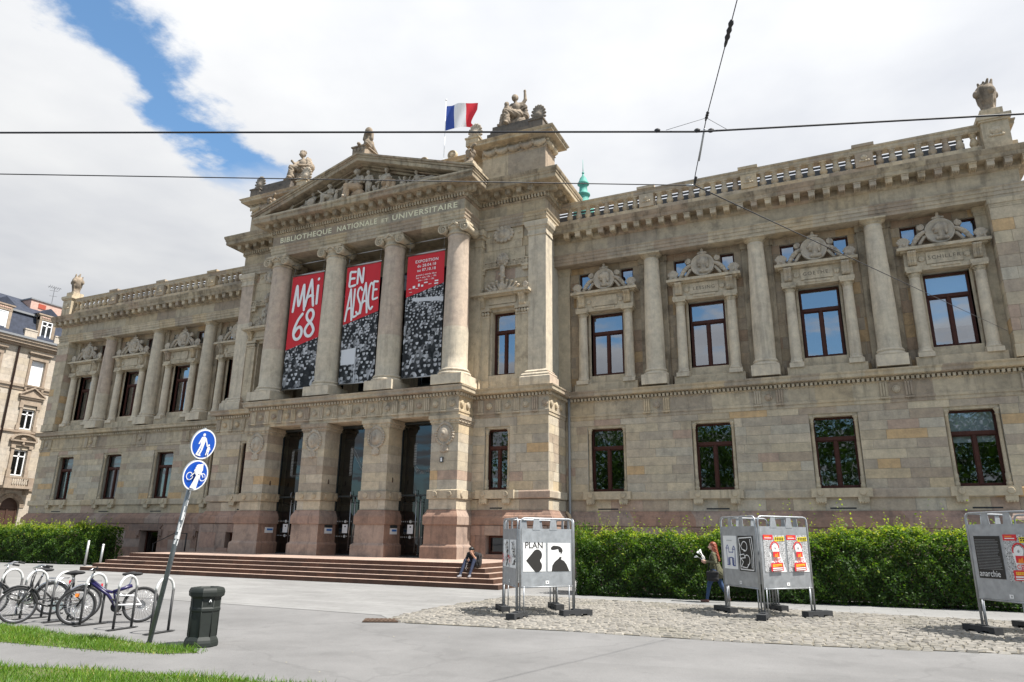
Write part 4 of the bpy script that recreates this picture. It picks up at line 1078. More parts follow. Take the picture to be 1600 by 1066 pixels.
FR = [M_RELF, M_RELF]; FW_ = [M_RELF, M_RELW]
zb = 18.45
def relief(prims, x, mats=FR, y=-4.38, fold=.012, name='relief_figure'):
    return solid(name, prims, .03, mats, pe, .03, loc=(x, y, zb), fold=fold, fold_labs=(1,), ffreq=26)
relief(standing(.62, 0, .1), -4.55)
relief(seated(.98, -1, .03, [((-.3, -.1, .45), (-.42, -.2, .30)), ((.2, -.1, .45), (.1, -.24, .35))])+[ellip((.12, -.33, .24), (.26, .08, .24)), ellip((.12, -.4, .24), (.08, .06, .08)), ellip((-.55, -.1, .14), (.2, .15, .14)), ellip((-.8, -.05, .1), (.15, .12, .12))], -3.1)
relief(seated(1.28, -1, -.02, [((-.32, -.12, .52), (-.52, -.2, .68)), ((.2, -.1, .47), (.08, -.26, .42))])+[ellip((.45, -.1, .3), (.12, .12, .3)), ellip((.48, -.1, .68), (.12, .1, .12))], -1.93)
relief(standing(1.3, 0, .06, -1), -.98)
relief(seated(1.78, -1, .0, [((-.22, -.12, .50), (-.30, -.24, .40)), ((.22, -.1, .50), (.28, -.22, .44))]), -.18, FW_)
relief(standing(1.52, 0, -.03, -1), .52)
relief([ellip((0, 0, .2), (.2, .16, .2)), ellip((-.1, -.05, .42), (.12, .12, .14)), capsule((.1, 0, .3), (.2, 0, .95), .06, .04), ellip((.2, 0, 1.0), (.09, .08, .12))], 1.0, name='relief_trophy')
relief(seated(1.45, 1, -.05, [((.24, -.14, .48), (.36, -.24, .42)), ((-.24, -.08, .48), (-.30, -.2, .36))]), 1.62, FW_)
relief([ellip((-.3, 0, .15), (.25, .15, .15)), ellip((0, -.05, .3), (.16, .14, .17)), ellip((.1, -.05, .55), (.1, .1, .11)), capsule((-.1, 0, .4), (-.28, 0, .72), .06, .05), capsule((.25, 0, .2), (.4, 0, .6), .05, .04), ellip((.3, 0, .12), (.25, .14, .12))], 2.65, name='relief_trophy')
relief(reclining(.92, 1), 3.75)
relief([ellip((-1.5, -.1, .07), (.35, .12, .07)), ellip((-.6, -.1, .06), (.4, .14, .06)), ellip((.5, -.1, .06), (.5, .12, .07)), ellip((1.6, -.1, .07), (.4, .12, .08))], .2, name='relief_ground')

# ---- attic with garlands, bases, crest ornaments
for s in (1, -1):
    a = [(6.1, -1.15), (6.1, -2.4), (9.58, -2.4), (9.58, -1.15), (6.5, -1.15)] if s > 0 else [(-6.5, -1.15), (-9.58, -1.15), (-9.58, -2.4), (-6.1, -2.4), (-6.1, -1.15)]
    b = MB(); b.sweep(a, [(.08, 18.5), (.08, 19.05), (0, 19.1), (0, 20.32), (.06, 20.36), (.02, 20.4), (.02, 20.86)], cap=False)
    b.sweep(a, [(.02, 20.84), (.15, 20.88), (.18, 20.9), (.48, 20.92), (.5, 20.94), (.5, 21.02), (.58, 21.1), (.60, 21.14), (0, 21.2), (-.5, 21.2)], cap=False)
    at = b.build('attic', M_TRIM, LIB)
    b = MB()
    runs = [((6.2, -2.42), (9.6, -2.42), 5), ((9.60, -2.3), (9.60, -1.1), 2)] if s > 0 else [((-9.6, -2.42), (-6.2, -2.42), 5)]
    for p, q, k in runs:
        p, q = Vector((*p, 0)), Vector((*q, 0))
        for i in range(k):
            b = MB(); b.s = True; rr = []
            pts = []
            for j in range(13):
                t = j/12; w = p.lerp(q, (i+t)/k); n_ = Vector((0, -1, 0)) if p.y == q.y else Vector((1, 0, 0))
                pts.append(tuple(w+n_*.06+Vector((0, 0, 20.68-.15*math.sin(math.pi*t)))))
                rr.append(.09+.085*math.sin(math.pi*t)+.02*math.sin(j*2.6))
            b.tube(pts, rr, 8); b.ell((pts[0][0], pts[0][1], 20.76), (.09, .09, .09), 8, 6)
            b.ell((pts[0][0]-.05, pts[0][1], 20.58), (.05, .05, .12), 8, 6)
            b.build('garland', M_TRIMO, at)
    xs = (6.55, 8.85)
    b = MB()
    for z0, z1, e in ((21.18, 21.5, .25), (21.5, 21.8, .1), (21.8, 22.05, 0)):
        x0, x1 = (6.35+(.45-e)*.7, 8.85); x0, x1 = sorted((s*x0, s*x1)); b.box(x0, x1, -2.75+(.25-e), -1.2, z0, z1)
    b.build('statue_base', M_DARK, LIB)
    for ax_, zz in ((9.2, 21.78), (5.62, 21.62)):
        b = MB(); b.box(s*ax_-.36, s*ax_+.36, -2.75, -2.0, 21.14, zz-.08); b.box(s*ax_-.41, s*ax_+.41, -2.8, -1.95, zz-.08, zz); ao = b.build('crest_pedestal', M_DARK if ax_ > 9 else M_TRIM, LIB)
        P = [capsule((-.2, 0, .05), (.2, 0, .05), .09, .09), ellip((0, -.06, .38), (.17, .1, .17)), ellip((0, 0, .4), (.30, .1, .36))]
        for i in range(13):
            a_ = (i-6)*.36; P.append(capsule((.15*math.sin(a_), 0, .38+.2*math.cos(a_)), (.36*math.sin(a_), 0, .40+.54*math.cos(a_)), .06, .07))
        solid('crest_ornament', P, .024, M_DARK if ax_ > 9 else M_RELF, ao, .012, loc=(s*ax_, -2.4, zz))
b = MB(); a = [(-6.1, -1.5), (6.1, -1.5)]
b.sweep(a, [(0, 18.5), (0, 20.86), (.15, 20.9), (.48, 20.94), (.5, 21.02), (.6, 21.14), (0, 21.2), (-3, 21.2)], cap=False); b.build('attic_middle', M_TRIM, LIB)
for x in (2.2, 3.98, -2.2, -3.98, 0.2):
    b = MB(); b.disc((x, -1.9, 21.42), .28, .12, 20, prof=[(0, -1), (1, -1), (1, .3), (.9, .7), (.75, .7), (.7, .3), (.45, .3), (.4, .8), (0, .9)]); b.box(x-.18, x+.18, -1.92, -1.75, 21.14, 21.3); b.build('roundel_crest', M_TRIM, LIB)

# ---- statues
sg = 'statues on the roof of the portico'
# seated woman pointing up, child beside her
P = seated(2.0, -1, -.02, [((-.20, -.1, .46), (-.27, -.22, .40)), ((.21, .0, .82), (.20, -.02, 1.07))], robe=1)
P += [capsule((.40, 0, 2.12), (.41, 0, 2.3), .03, .018), ellip((.28, .05, 1.15), (.26, .2, .3), 1), capsule((.3, .1, 1.3), (.42, .1, .7), .14, .2, 1), capsule((-.9, -.1, .03), (.4, -.2, .06), .13, .2, 1), capsule((-1.2, -.1, 0), (-.6, -.15, .05), .08, .15, 1)]
P += [ellip((-.52, -.25, 1.30), (.12, .13, .15)), ellip((-.52, -.22, 1.36), (.13, .13, .11)), capsule((-.53, -.2, 1.12), (-.5, -.15, .75), .15, .17), capsule((-.4, -.3, 1.02), (-.2, -.35, .95), .05, .05), capsule((-.62, -.3, 1.0), (-.5, -.42, .8), .05, .05), capsule((-.5, -.2, .6), (-.55, -.25, .12), .17, .15), capsule((-.55, -.3, .5), (-.72, -.35, .15), .1, .09)]
solid('statue', P, .032, [M_STAT, M_STAT], None, .035, loc=(7.82, -1.95, 22.05), rot=(0, 0, R_(12)), fold=.028, fold_labs=(1,), ffreq=19,
      label='stone statue of a seated woman pointing upwards with a child at her knee', category='statue', group=sg)
P = seated(2.0, -1, .0, [((-.18, -.16, .50), (-.28, -.20, .62)), ((.2, -.05, .48), (.0, -.25, .42))])
for i in range(9): P.append(ellip((-.10+.16*math.cos(i*.7), .02+.16*math.sin(i*.7), 1.98), (.055, .055, .09)))
P += [ellip((.35, .1, .9), (.25, .25, .5), 1), capsule((.2, .15, 1.5), (.48, .1, .9), .16, .22, 1), capsule((-.9, -.25, .1), (-.4, -.2, .3), .14, .2, 1), ellip((-.75, -.2, .95), (.12, .12, .13)), capsule((-.72, -.2, .85), (-.6, -.2, .4), .12, .17), capsule((-1.0, -.2, .02), (.5, -.2, .04), .12, .16, 1)]
solid('statue', P, .032, [M_STAT, M_STAT], None, .035, loc=(-6.35, -1.95, 22.05), rot=(0, 0, R_(10)), fold=.028, fold_labs=(1,), ffreq=19,
      label='stone statue of a seated crowned figure with one raised hand', category='statue', group=sg)
# sphinx on the apex
P = [ellip((0, -.35, 1.52), (.17, .17, .21)), ellip((0, -.28, 1.58), (.21, .19, .24)), capsule((-.19, -.25, 1.5), (-.2, -.3, 1.1), .08, .1), capsule((.19, -.25, 1.5), (.2, -.3, 1.1), .08, .1), capsule((0, -.2, 1.75), (0, -.15, 1.86), .06, .03), capsule((0, -.28, 1.3), (0, -.2, 1.0), .1, .16), ellip((0, -.15, .85), (.28, .3, .34)), capsule((0, -.1, .75), (0, .9, .62), .27, .25), ellip((0, 1.0, .6), (.3, .3, .3)),
     capsule((-.2, -.25, .75), (-.22, -.45, .5), .12, .09), capsule((-.22, -.45, .5), (-.22, -.95, .46), .09, .09), capsule((.2, -.25, .75), (.22, -.45, .5), .12, .09), capsule((.22, -.45, .5), (.22, -.95, .46), .09, .09), capsule((.3, 1.0, .5), (.35, .6, .42), .14, .1), capsule((-.3, 1.0, .5), (-.35, .6, .42), .14, .1), ellip((.1, -.4, 1.5), (.04, .06, .05)), capsule((.05, 1.2, .5), (.35, 1.3, .45), .05, .04)]
solid('statue', P, .03, M_STAT, None, .03, loc=(.1, -4.0, 20.86), rot=(0, 0, R_(14)), label='stone sphinx crouching on a block at the apex of the pediment', category='statue', group=sg)
b = MB(); b.box(-.34, .45, -4.86, -3.1, 20.72, 21.26); b.box(-.40, .51, -4.92, -3.05, 21.20, 21.27); b.s = True
for i in range(3): b.ell((-.15+.22*i, -4.87, 21.05), (.09, .04, .12), 10, 6)
b.build('sphinx_block', M_STAT, LIB)
# helmeted heads on the pediment corners
for s in (1, -1):
    P = [ellip((0, 0, .62), (.2, .23, .26)), ellip((.12, -.12, .60), (.09, .1, .14)), ellip((.22, -.17, .60), (.05, .05, .06)), ellip((0, .02, .76), (.25, .27, .2)), capsule((0, 0, .42), (0, .02, .2), .14, .2), ellip((0, .02, .1), (.34, .28, .2)), capsule((.2, -.16, .76), (.3, -.22, .74), .05, .03), ellip((-.05, 0, .1), (.42, .3, .14))]
    for i in range(14):
        a = -.5+i*.2; P.append(ellip((.12-.33*math.sin(a)+.05, .05+.05*math.sin(a), .78+.33*math.cos(a)), (.085, .07, .085)))
    for i in range(6): P.append(ellip((.12*math.cos(i), -.2, .02+.08*i), (.08, .08, .06)))
    solid('statue', P, .024, M_STAT, None, .02, loc=(s*6.32, -4.15, 19.0 if s > 0 else 18.95), rot=(0, 0, R_(-25)), label='stone head in a crested helmet on the %s corner of the pediment' % ('near right' if s > 0 else 'far left'), category='statue', group=sg)
    b = MB(); b.box(s*6.32-.4, s*6.32+.4, -4.6, -3.6, 18.5, 19.02); b.build('helmet_block', M_TRIM, LIB)

# ---- pier medallions (wreathed shields with a tassel)
P = [ellip((0, .03, 0), (.37, .11, .40)), ellip((0, -.05, 0), (.27, .1, .3)), ellip((0, -.12, .02), (.10, .08, .12)), ellip((0, .02, .50), (.16, .08, .11)), ellip((0, .02, .62), (.08, .06, .09)), ellip((-.16, .02, .47), (.1, .06, .06)), ellip((.16, .02, .47), (.1, .06, .06))]
for i in range(22):
    a = -1.1+i*(2*math.pi-.9)/21+.0; a = math.pi/2+.35+i*(2*math.pi-.7)/21
    P.append(ellip((.43*math.cos(a), 0, .45*math.sin(a)), (.075, .07, .06)))
for i in range(10): P.append(ellip((.09*math.sin(i*2.1), -.0, -.50-.03*i), (.09-.003*i, .07, .055)))
for t in (-1, 1): P += [ellip((t*.13, 0, -.72), (.08, .06, .08)), ellip((t*.16, 0, -.6), (.06, .05, .06))]
V, F, lb = sdf_mesh(P, .02, .014); me_sh = np_mesh('wreathed_shield', V, F, M_RELF)
for x, po in zip(PX, PIER_O): ob('wreathed_shield', me_sh, po, (x, -4.13, 6.02))

# ---- glass doors between the piers
for k, x in enumerate((-3.64, 0, 3.64)):
    y = -2.95; x0, x1 = x-1.14, x+1.14
    b = MB()
    for a in ((x0-.05, x0+.04, .75, 6.82), (x1-.04, x1+.05, .75, 6.82), (x0, x1, 6.72, 6.82), (x0, x1, 3.41, 3.49), (x0, x1, .75, .81), (x-.02, x+.02, .75, 3.42)): b.box(a[0], a[1], y-.05, y+.05, a[2], a[3])
    do = b.build('glass_door', M_LEAD, LIB)
    for p in ((x0, x1, 3.49, 6.72), (x0, x-.02, .81, 3.41), (x+.02, x1, .81, 3.41)):
        q = MB(); q.add([(p[0], y, p[2]), (p[1], y, p[2]), (p[1], y, p[3]), (p[0], y, p[3])], [(0, 1, 2, 3)]); q.build('pane', M_DOORG, do)
    for hx in (x-.12, x+.12):
        for dy in (-.14,):
            q = MB(); q.s = True; q.tube([(hx, y+dy, .95), (hx, y+dy, 3.3)], .022, 8); q.tube([(hx, y, 1.1), (hx, y+dy, 1.1)], .014, 6); q.tube([(hx, y, 3.15), (hx, y+dy, 3.15)], .014, 6); q.build('handle_bar', M_STEEL, do)
    q = MB(); q.s = True; q.tube([(x-.2, y-.07, 3.40), (x-.2, y-.12, 3.5), (x-.2, y-.12, 3.62), (x-.2, y-.07, 3.68)], .018, 6); q.build('stay', M_STEEL, do)
    q = MB(); q.box(x-.62, x-.32, y-.012, y-.004, 1.75, 2.15); q.m = 1; q.box(x-.50, x-.42, y-.015, y-.008, 2.02, 2.08); q.build('notice', [M_WHITE, M_LEAD], do)
    q = MB()
    for zz in (1.58, 2.26):
        for i in range(22): q.box(x-1.05+.1*i, x-1.02+.1*i, y-.008, y-.003, zz, zz+.05)
    for zz in (1.60, 2.28): q.disc((x-.47, y-.004, zz), .07, .006, 14)
    q.build('sticker_row', plain('etched_sticker', (.42, .43, .42), .6), do)
    # dotted letter on the glass
    seg = {0: [((-.45, 0), (-.45, 1)), ((-.45, 1), (.2, 1)), ((.2, 1), (.3, .75)), ((.3, .75), (.2, .52)), ((.2, .52), (-.45, .52)), ((.2, .52), (.38, .25)), ((.38, .25), (.25, 0)), ((.25, 0), (-.45, 0))],
           1: [((-.42, 0), (-.42, 1)), ((-.42, 1), (.42, 0)), ((.42, 0), (.42, 1))],
           2: [((-.42, 1), (-.42, .25)), ((-.42, .25), (-.2, 0)), ((-.2, 0), (.2, 0)), ((.2, 0), (.42, .25)), ((.42, .25), (.42, 1))]}[k]
    q = MB()
    for p0, p1 in seg:
        n = max(2, int(math.hypot(p1[0]-p0[0], (p1[1]-p0[1])*1.3)/.07))
        for i in range(n+1):
            u, v = p0[0]+(p1[0]-p0[0])*i/n, p0[1]+(p1[1]-p0[1])*i/n
            for du, dv in ((0, 0), (.075, 0), (.037, .06), (.11, .06)): q.disc((x+u*1.05+du, y-.003, 4.45+v*1.3+dv), .022, .004, 6)
    q.build('dotted_letter', plain('frosted_dot', (.30, .31, .30), .7), do)
    # deep red side posts of the door recess and the dark lobby
    b = MB(); b.box(x0-.0, x1, -2.2, 1.5, .62, .74); b.box(x0-.3, x1+.3, 1.4, 1.5, .7, 6.9); b.build('lobby', M_INT, LIB)
for k in range(5):
    xa = [-6.15, -3.64+1.14, 1.14, 3.64+1.14][k] if k < 4 else None
    if xa is None: continue
    xb = [-3.64-1.14, -1.14, 3.64-1.14, 6.15][k]
    b = MB(); b.box(xa+.04, xb-.04, -3.02, -2.5, .75, 2.76); b.build('door_jamb_foot', M_RED, LIB)
    b = MB(); b.box(xa+.05, xb-.05, -3.01, -2.5, 2.76, 6.85); b.build('door_jamb', M_TRIM, LIB)
# notices on the pier sides
M_BLUE = plain('sign_blue', (.03, .16, .50), .5)
for k, x in enumerate(PX[:3]):
    q = MB(); xs = x+.79; q.box(xs, xs+.02, -3.75, -3.2, 1.72, 1.98); q.m = 1; q.box(xs+.02, xs+.024, -3.62, -3.24, 1.84, 1.93); q.m = 2
    if k: q.box(xs, xs+.02, -3.75, -3.2, 2.0, 2.11)
    q.build('direction_plate', [M_WHITE, M_BLUE, M_LEAD], PIER_O[k])
b = MB(); b.box(5.28, 5.44, -4.16, -4.1, 4.78, 5.0); b.m = 1; b.box(5.32, 5.40, -4.166, -4.16, 4.81, 4.97); b.build('key_box', [M_LEAD, M_WHITE], PIER_O[3])
for x, dx in ((-4.80, .0), (-1.17, 0), (2.48, 0)):
    b = MB(); b.s = True; b.lathe([(.05, 0), (.06, .1), (.045, .2), (.02, .24)], x+.0, -3.6, 4.0, 10); b.box(x-.05, x+.02, -3.63, -3.57, 4.02, 4.1); b.build('wall_light', M_IRON, LIB)

# downpipe in the corner
b = MB(); b.s = True; b.tube([(10.05, -.7, 8.0), (10.05, -.7, 2.75), (10.06, -.74, 2.6)], .06, 10); b.build('downpipe', M_ZINC, LIB)
b = MB(); b.s = True; b.tube([(9.98, -1.0, 2.75), (10.15, -1.05, 2.6), (10.22, -1.05, 2.2), (10.22, -1.05, .1)], .075, 10); b.build('drain_pipe', plain('buff_pipe', (.42, .33, .22), .6), LIB)

# ---- steps
ST = thing('entrance_steps', 'broad flight of five red sandstone steps below the portico', 'steps')
for k in range(5):
    yf = -8.85+.34*k; xe = 10.45-.335*k; z0, z1 = .15*k, .15*(k+1)
    yb = -2.98
    b = MB(); b.r = random.random()
    n = 16; xs = sorted([-xe, xe]+[-xe+2*xe*(i+random.uniform(-.2, .2))/n for i in range(1, n)])
    for a, c in zip(xs, xs[1:]):
        b.r = random.random(); b.box(a+(.002 if a > -xe else 0), c-(.002 if c < xe else 0), yf, yf+.6 if k < 4 else yb, z0-.02, z1)
    for s in (1, -1):
        m_ = 8; ys = [yf+.6+(yb-yf-.6)*i/m_ for i in range(m_+1)]
        if k < 4:
            for a, c in zip(ys, ys[1:]):
                b.r = random.random(); x0, x1 = sorted((s*xe, s*(xe-.6))); b.box(x0, x1, a+.002, c-.002, z0-.02, z1)
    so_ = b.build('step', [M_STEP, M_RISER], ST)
    for pl in so_.data.polygons: pl.material_index = 0 if pl.normal.z > .5 else 1  # upward faces pale, all others dark: lit and shaded step stone
rl = thing('handrail', 'thin dark handrail by the basement stairs left of the portico', 'handrail', (-9.6, -4.0, .74))
b = MB(); b.s = True; M_RAIL = plain('dark_rail', (.03, .03, .03), .5, metal=.5)
b.tube([(-2.4, 0, .35), (-.9, 0, .9), (0, 0, .9)], .022, 8); b.build('top_rail', M_RAIL, rl)
for x, z0, z in ((-2.35, -.7, .36), (0, 0, .9), (-.05, -.0, .88)):
    b = MB(); b.s = True; b.tube([(x, 0, z0), (x, 0, z)], .022, 8); b.build('post', M_RAIL, rl)

# ================================================================== banners, flag
def crowd_raster(w, h, red_fn, rs, extra=None):
    """a grainy black-and-white crowd under a slanting red field"""
    rng = np.random.RandomState(rs); S2 = 2; w *= S2; h *= S2; im = np.full((h, w), .015)
    yy, xx = np.mgrid[0:h, 0:w]
    y = h*.98; rows = []
    y0 = 0
    z = 0
    ys = []
    yv = 0.0
    while yv < h: ys.append(yv); yv += 7.0+21*(yv/h)**1.2
    for yv in ys:
        sc = 5.0+15.0*(yv/h)**1.2
        x = -sc+rng.rand()*sc
        while x < w+sc:
            cx = x+rng.uniform(-.3, .3)*sc; cy = yv+rng.uniform(-.4, .4)*sc
            sc_ = sc; hs = rng.uniform(.7, 1.15)
            body = rng.choice([.005, .007, .010, .012, .02, .03, .06, .20, .38]); face = rng.uniform(.26, .55) if rng.rand() < .78 else .02
            B = (((xx-cx)/(sc*1.12))**2+((yy-(cy+sc*2.3))/(sc*1.7))**2) < 1; im[B] = body*(1+.5*(xx[B]-cx)/sc*rng.choice([-1, 1]))*(1.1-.25*(yy[B]-cy)/(sc*3))
            Hh = (((xx-cx)/(sc*.50*hs))**2+((yy-cy)/(sc*.68*hs))**2) < 1; im[Hh] = face*(1+.5*(xx[Hh]-cx)/sc)
            T = Hh & (yy < cy-sc*.15); im[T] = rng.choice([.01, .02, .05])
            x += sc*rng.uniform(1.3, 2.3)
    im = np.clip(im*(1+.10*rng.randn(h, w)), .004, .7)
    if extra: extra(im, xx, yy)
    im = im.reshape(h//2, 2, w//2, 2).mean((1, 3)); h //= 2; w //= 2; yy, xx = np.mgrid[0:h, 0:w]
    rgb = np.stack([im, im, im*1.02], 2)
    mask = yy < red_fn(xx/w)*h
    rgb[mask] = (.55, .022, .030)
    return rgb
def banner_mesh(x0, x1, z0, z1, y, rgb):
    h, w, _ = rgb.shape; V = []; 
    gx = np.linspace(x0, x1, w+1); gz = np.linspace(z1, z0, h+1)
    X, Z = np.meshgrid(gx, gz); Y = y+.012*np.sin((X-x0)*4.1)*np.sin((Z-z0)*.9)+.004*np.sin((X-x0)*9+(Z-z0)*2.1)
    V = np.stack([X, Y, Z], 2).reshape(-1, 3)
    i = np.arange(h*(w+1)).reshape(h, w+1)[:, :w].ravel()
    F = np.stack([i, i+w+1, i+w+2, i+1], 1)
    me = np_mesh('banner_print', V, F, M_PRINT, None, True)
    at = me.attributes.new('pcol', 'FLOAT_COLOR', 'FACE')
    c = np.ones((h*w, 4), np.float32); c[:, :3] = rgb.reshape(-1, 3); at.data.foreach_set('color', c.ravel())
    return me
M_LET = plain('white_print', (.78, .77, .76), .6)
YK = 0
def strokes(mb, lines, ox, oz, sx, sz, y0, w=.055):
    """round-ended painted strokes lying on the banner"""
    for ln in lines:
        pts = [(ox+p[0]*sx, oz+p[1]*sz) for p in ln]
        # densify with Catmull-Rom
        Q = []
        if len(pts) > 2:
            E = [pts[0]]+pts+[pts[-1]]
            for i in range(1, len(E)-2):
                for t in np.linspace(0, 1, 7)[:-1]:
                    p0, p1, p2, p3 = (np.array(E[i+d]) for d in (-1, 0, 1, 2))
                    Q.append(tuple(.5*((2*p1)+(-p0+p2)*t+(2*p0-5*p1+4*p2-p3)*t*t+(-p0+3*p1-3*p2+p3)*t**3)))
            Q.append(pts[-1])
        else: Q = pts
        global YK
        for a, c in zip(Q, Q[1:]):
            YK += 1; y = y0-.00012*(YK % 150)
            d = np.array(c)-np.array(a); l_ = np.hypot(*d)+1e-9; n = np.array((-d[1], d[0]))/l_*w
            mb.add([(a[0]+n[0], y, a[1]+n[1]), (c[0]+n[0], y, c[1]+n[1]), (c[0]-n[0], y, c[1]-n[1]), (a[0]-n[0], y, a[1]-n[1])], [(0, 3, 2, 1)])
        for a in Q:
            YK += 1; y = y0-.00012*(YK % 150)
            b0 = [(a[0]+w*math.cos(t), y-.00005, a[1]+w*math.sin(t)) for t in np.linspace(0, 2*math.pi, 11)[:-1]]; mb.add(b0, [tuple(range(10))[::-1]])
GL = {'M': [[(0, 0), (.08, .5), (.2, 1), (.36, .45), (.5, .2), (.66, .6), (.82, 1), (.9, .5), (1, .0)]], 'A': [[(0, 0), (.25, .55), (.48, 1), (.55, 1), (.72, .5), (.88, 0)], [(.22, .36), (.5, .42), (.8, .38)]], 'i': [[(.5, 0), (.5, .35), (.52, .68)], [(.52, .93), (.54, .95)]],
      '6': [[(.75, 1), (.4, .78), (.12, .45), (.08, .2), (.25, .02), (.55, .0), (.78, .14), (.8, .35), (.6, .48), (.35, .42), (.12, .25)]], '8': [[(.5, .52), (.25, .65), (.18, .82), (.35, .98), (.6, .98), (.75, .82), (.68, .66), (.5, .52), (.25, .38), (.12, .2), (.3, .02), (.62, .0), (.85, .18), (.72, .38), (.5, .52)]],
      'E': [[(.85, .95), (.45, .97), (.15, .95), (.12, .5), (.1, .05), (.45, .02), (.9, .06)], [(.12, .5), (.45, .53), (.75, .52)]], 'N': [[(.1, 0), (.12, .5), (.15, 1), (.42, .55), (.8, .02), (.84, .5), (.86, 1)]], 'L': [[(.2, 1), (.16, .5), (.14, .05), (.4, .02), (.62, .05)]],
      'S': [[(.85, .88), (.6, .99), (.3, .92), (.2, .72), (.45, .52), (.72, .34), (.7, .1), (.42, .0), (.12, .1)]], 'C': [[(.85, .9), (.55, .99), (.3, .85), (.18, .5), (.3, .14), (.6, .0), (.9, .08)]]}
def word(par, txt, pos, y, w):
    for ch, (ox, oz, sx, sz) in zip(txt, pos):
        m_ = MB(); strokes(m_, GL[ch], ox, oz, sx, sz, y, w); m_.build('letter', M_LET, par)
def sheet_white(im, xx, yy):
    h, w = im.shape; q = (xx > w*.02) & (xx < w*.44) & (yy > h*.70+w*.05*(1-xx/w)) & (yy < h*.845); im[q] = .62
    im[(np.abs(xx-w*.43) < w*.012) & (yy > h*.7)] = .5
def strip_white(im, xx, yy):
    h, w = im.shape; q = (yy > h*(.352+.025*xx/w)) & (yy < h*(.378+.036*xx/w)) & (xx > w*.18); im[q] = .55+.2*np.sin(xx[q]*2.3)
BN = [(-3.60, lambda u: .66-.086*u, 1, None, 'long red banner lettered MAI 68 over a crowd photograph, leftmost of three'),
      (.02, lambda u: .503-.083*u, 2, sheet_white, 'long red banner lettered EN ALSACE over a crowd photograph, middle of three'),
      (3.74, lambda u: .346-.083*u, 3, strip_white, 'long banner with exhibition dates on red above a crowd photograph, nearest of three')]
for k, (cx, fn, rs, ex, lab) in enumerate(BN):
    x0, x1, z0, z1, y = cx-1.06, cx+1.06, 8.86, 15.05, -3.62
    t = thing('banner', lab, 'banner', (0, 0, 0), group='banners hung between the portico columns')
    ob('printed_cloth', banner_mesh(x0, x1, z0, z1, y, crowd_raster(110, 320, fn, rs, ex)), t)
    mb = MB(); yl = y-.022
    if k == 0:
        word(t, 'MAi', [(x0+.24, z1-1.98, .76, 1.42), (x0+1.04, z1-1.80, .62, 1.38), (x0+1.45, z1-1.72, .70, 1.45)], yl, .075)
        word(t, '68', [(x0+.40, z1-3.55, .72, 1.35), (x0+1.10, z1-3.45, .78, 1.42)], yl, .082)
    elif k == 1:
        word(t, 'EN', [(x0+.20, z1-1.10, .46, .82), (x0+.68, z1-.98, .46, .80)], yl, .062)
        word(t, 'ALSACE', [(x0+.13, z1-2.92, .46, 1.58), (x0+.52, z1-2.78, .48, 1.5), (x0+.74, z1-2.66, .40, 1.45), (x0+1.04, z1-2.62, .46, 1.5), (x0+1.42, z1-2.48, .38, 1.42), (x0+1.72, z1-1.98, .34, .98)], yl, .056)
    else:
        for tx, sz, dz in (('EXPOSITION', .215, .36), ('du 28.04.18', .205, .60), ('au 07.10.18', .205, .83), ('gratuit | entr\u00e9e libre', .125, 1.08), ('lun > sam 10h \u2013 19h', .125, 1.22), ('dim \u2013 14h \u2013 19h', .125, 1.36)):
            put_text(mb, tx, sz, (cx+.06, yl, z1-dz), (1, 0, 0), (0, 0, 1), spacing=1.1, bold=.012); mb.build('lettering', M_LET, t); mb = MB()
        for (u, v, w_, h_) in ((.38, 1.60, .14, .13), (.68, 1.52, .10, .15), (.86, 1.60, .12, .10), (1.02, 1.48, .20, .06), (1.62, 1.46, .20, .07), (1.60, 1.60, .22, .06), (.15, 1.72, .16, .03), (1.28, 1.6, .16, .03), (.55, 1.74, .14, .03), (.2, 1.9, .15, .02)):
            mb.box(x0+u, x0+u+w_, yl, yl+.002, z1-v-h_, z1-v); mb.build('partner_mark', M_LET, t); mb = MB()
    if mb.F: mb.build('lettering', M_LET, t)
    for zz, r in ((z1+.06, .05), (z0-.03, .035)):
        q = MB(); q.s = True; q.tube([(x0-.05, y, zz), (x1+.05, y, zz)], r, 8); q.build('rod', M_STEEL, t)
    q = MB(); q.s = True; q.tube([(cx-1.28, y+.05, z1+.72), (cx+1.28, y+.05, z1+.72)], .022, 8); q.build('hanging_bar', M_STEEL, t)
    for dx in (-.98, .98):
        q = MB(); q.s = True; q.tube([(cx+dx, y, z1+.08), (cx+dx, y+.05, z1+.72)], .008, 5); q.ell((cx+dx, y+.05, z1+.72), (.035, .035, .035), 8, 6); q.build('hanging_wire', M_STEEL, t)
# tricolour on its staff behind the pediment
FLX, FLY = 1.42, 1.45
fl = thing('flag', 'blue, white and red tricolour flag flying from a thin staff behind the pediment', 'flag', (FLX, FLY, 18.3))
b = MB(); b.s = True; b.tube([(0, 0, 0), (0, 0, 9.35)], .035, 8, r2=.022); b.ell((0, 0, 9.4), (.06, .06, .06), 8, 6); b.build('staff', M_WHITE, fl)
M_FB = plain('flag_blue', (.02, .06, .30), .75); M_FW = plain('flag_white', (.75, .75, .77), .75); M_FR = plain('flag_red', (.62, .015, .03), .75)
b = MB(); b.s = True; n, mz = 36, 16; vs = []
for j in range(mz+1):
    for i in range(n+1):
        u, v = i/n, j/mz
        x = 2.05*u-.12*math.sin(u*5)*(1-v); yv = .26*math.sin(u*8.5+v*2.2)*u**.7+.12*math.sin(v*5+u*11)*u
        z = 8.95-1.72*v-(.26*u*u)+.13*math.sin(u*9+v*2)*u-.2*u*u*math.sin(v*3.1+.6)
        if u > .66: x -= (u-.66)*.9*max(0, math.sin((v-.2)*4.0))
        vs.append((x+.03, yv, z))
for j in range(mz):
    for i in range(n):
        b.m = 0 if i < 12 else (1 if i < 24 else 2)
        pass
base = b.add(vs, [])
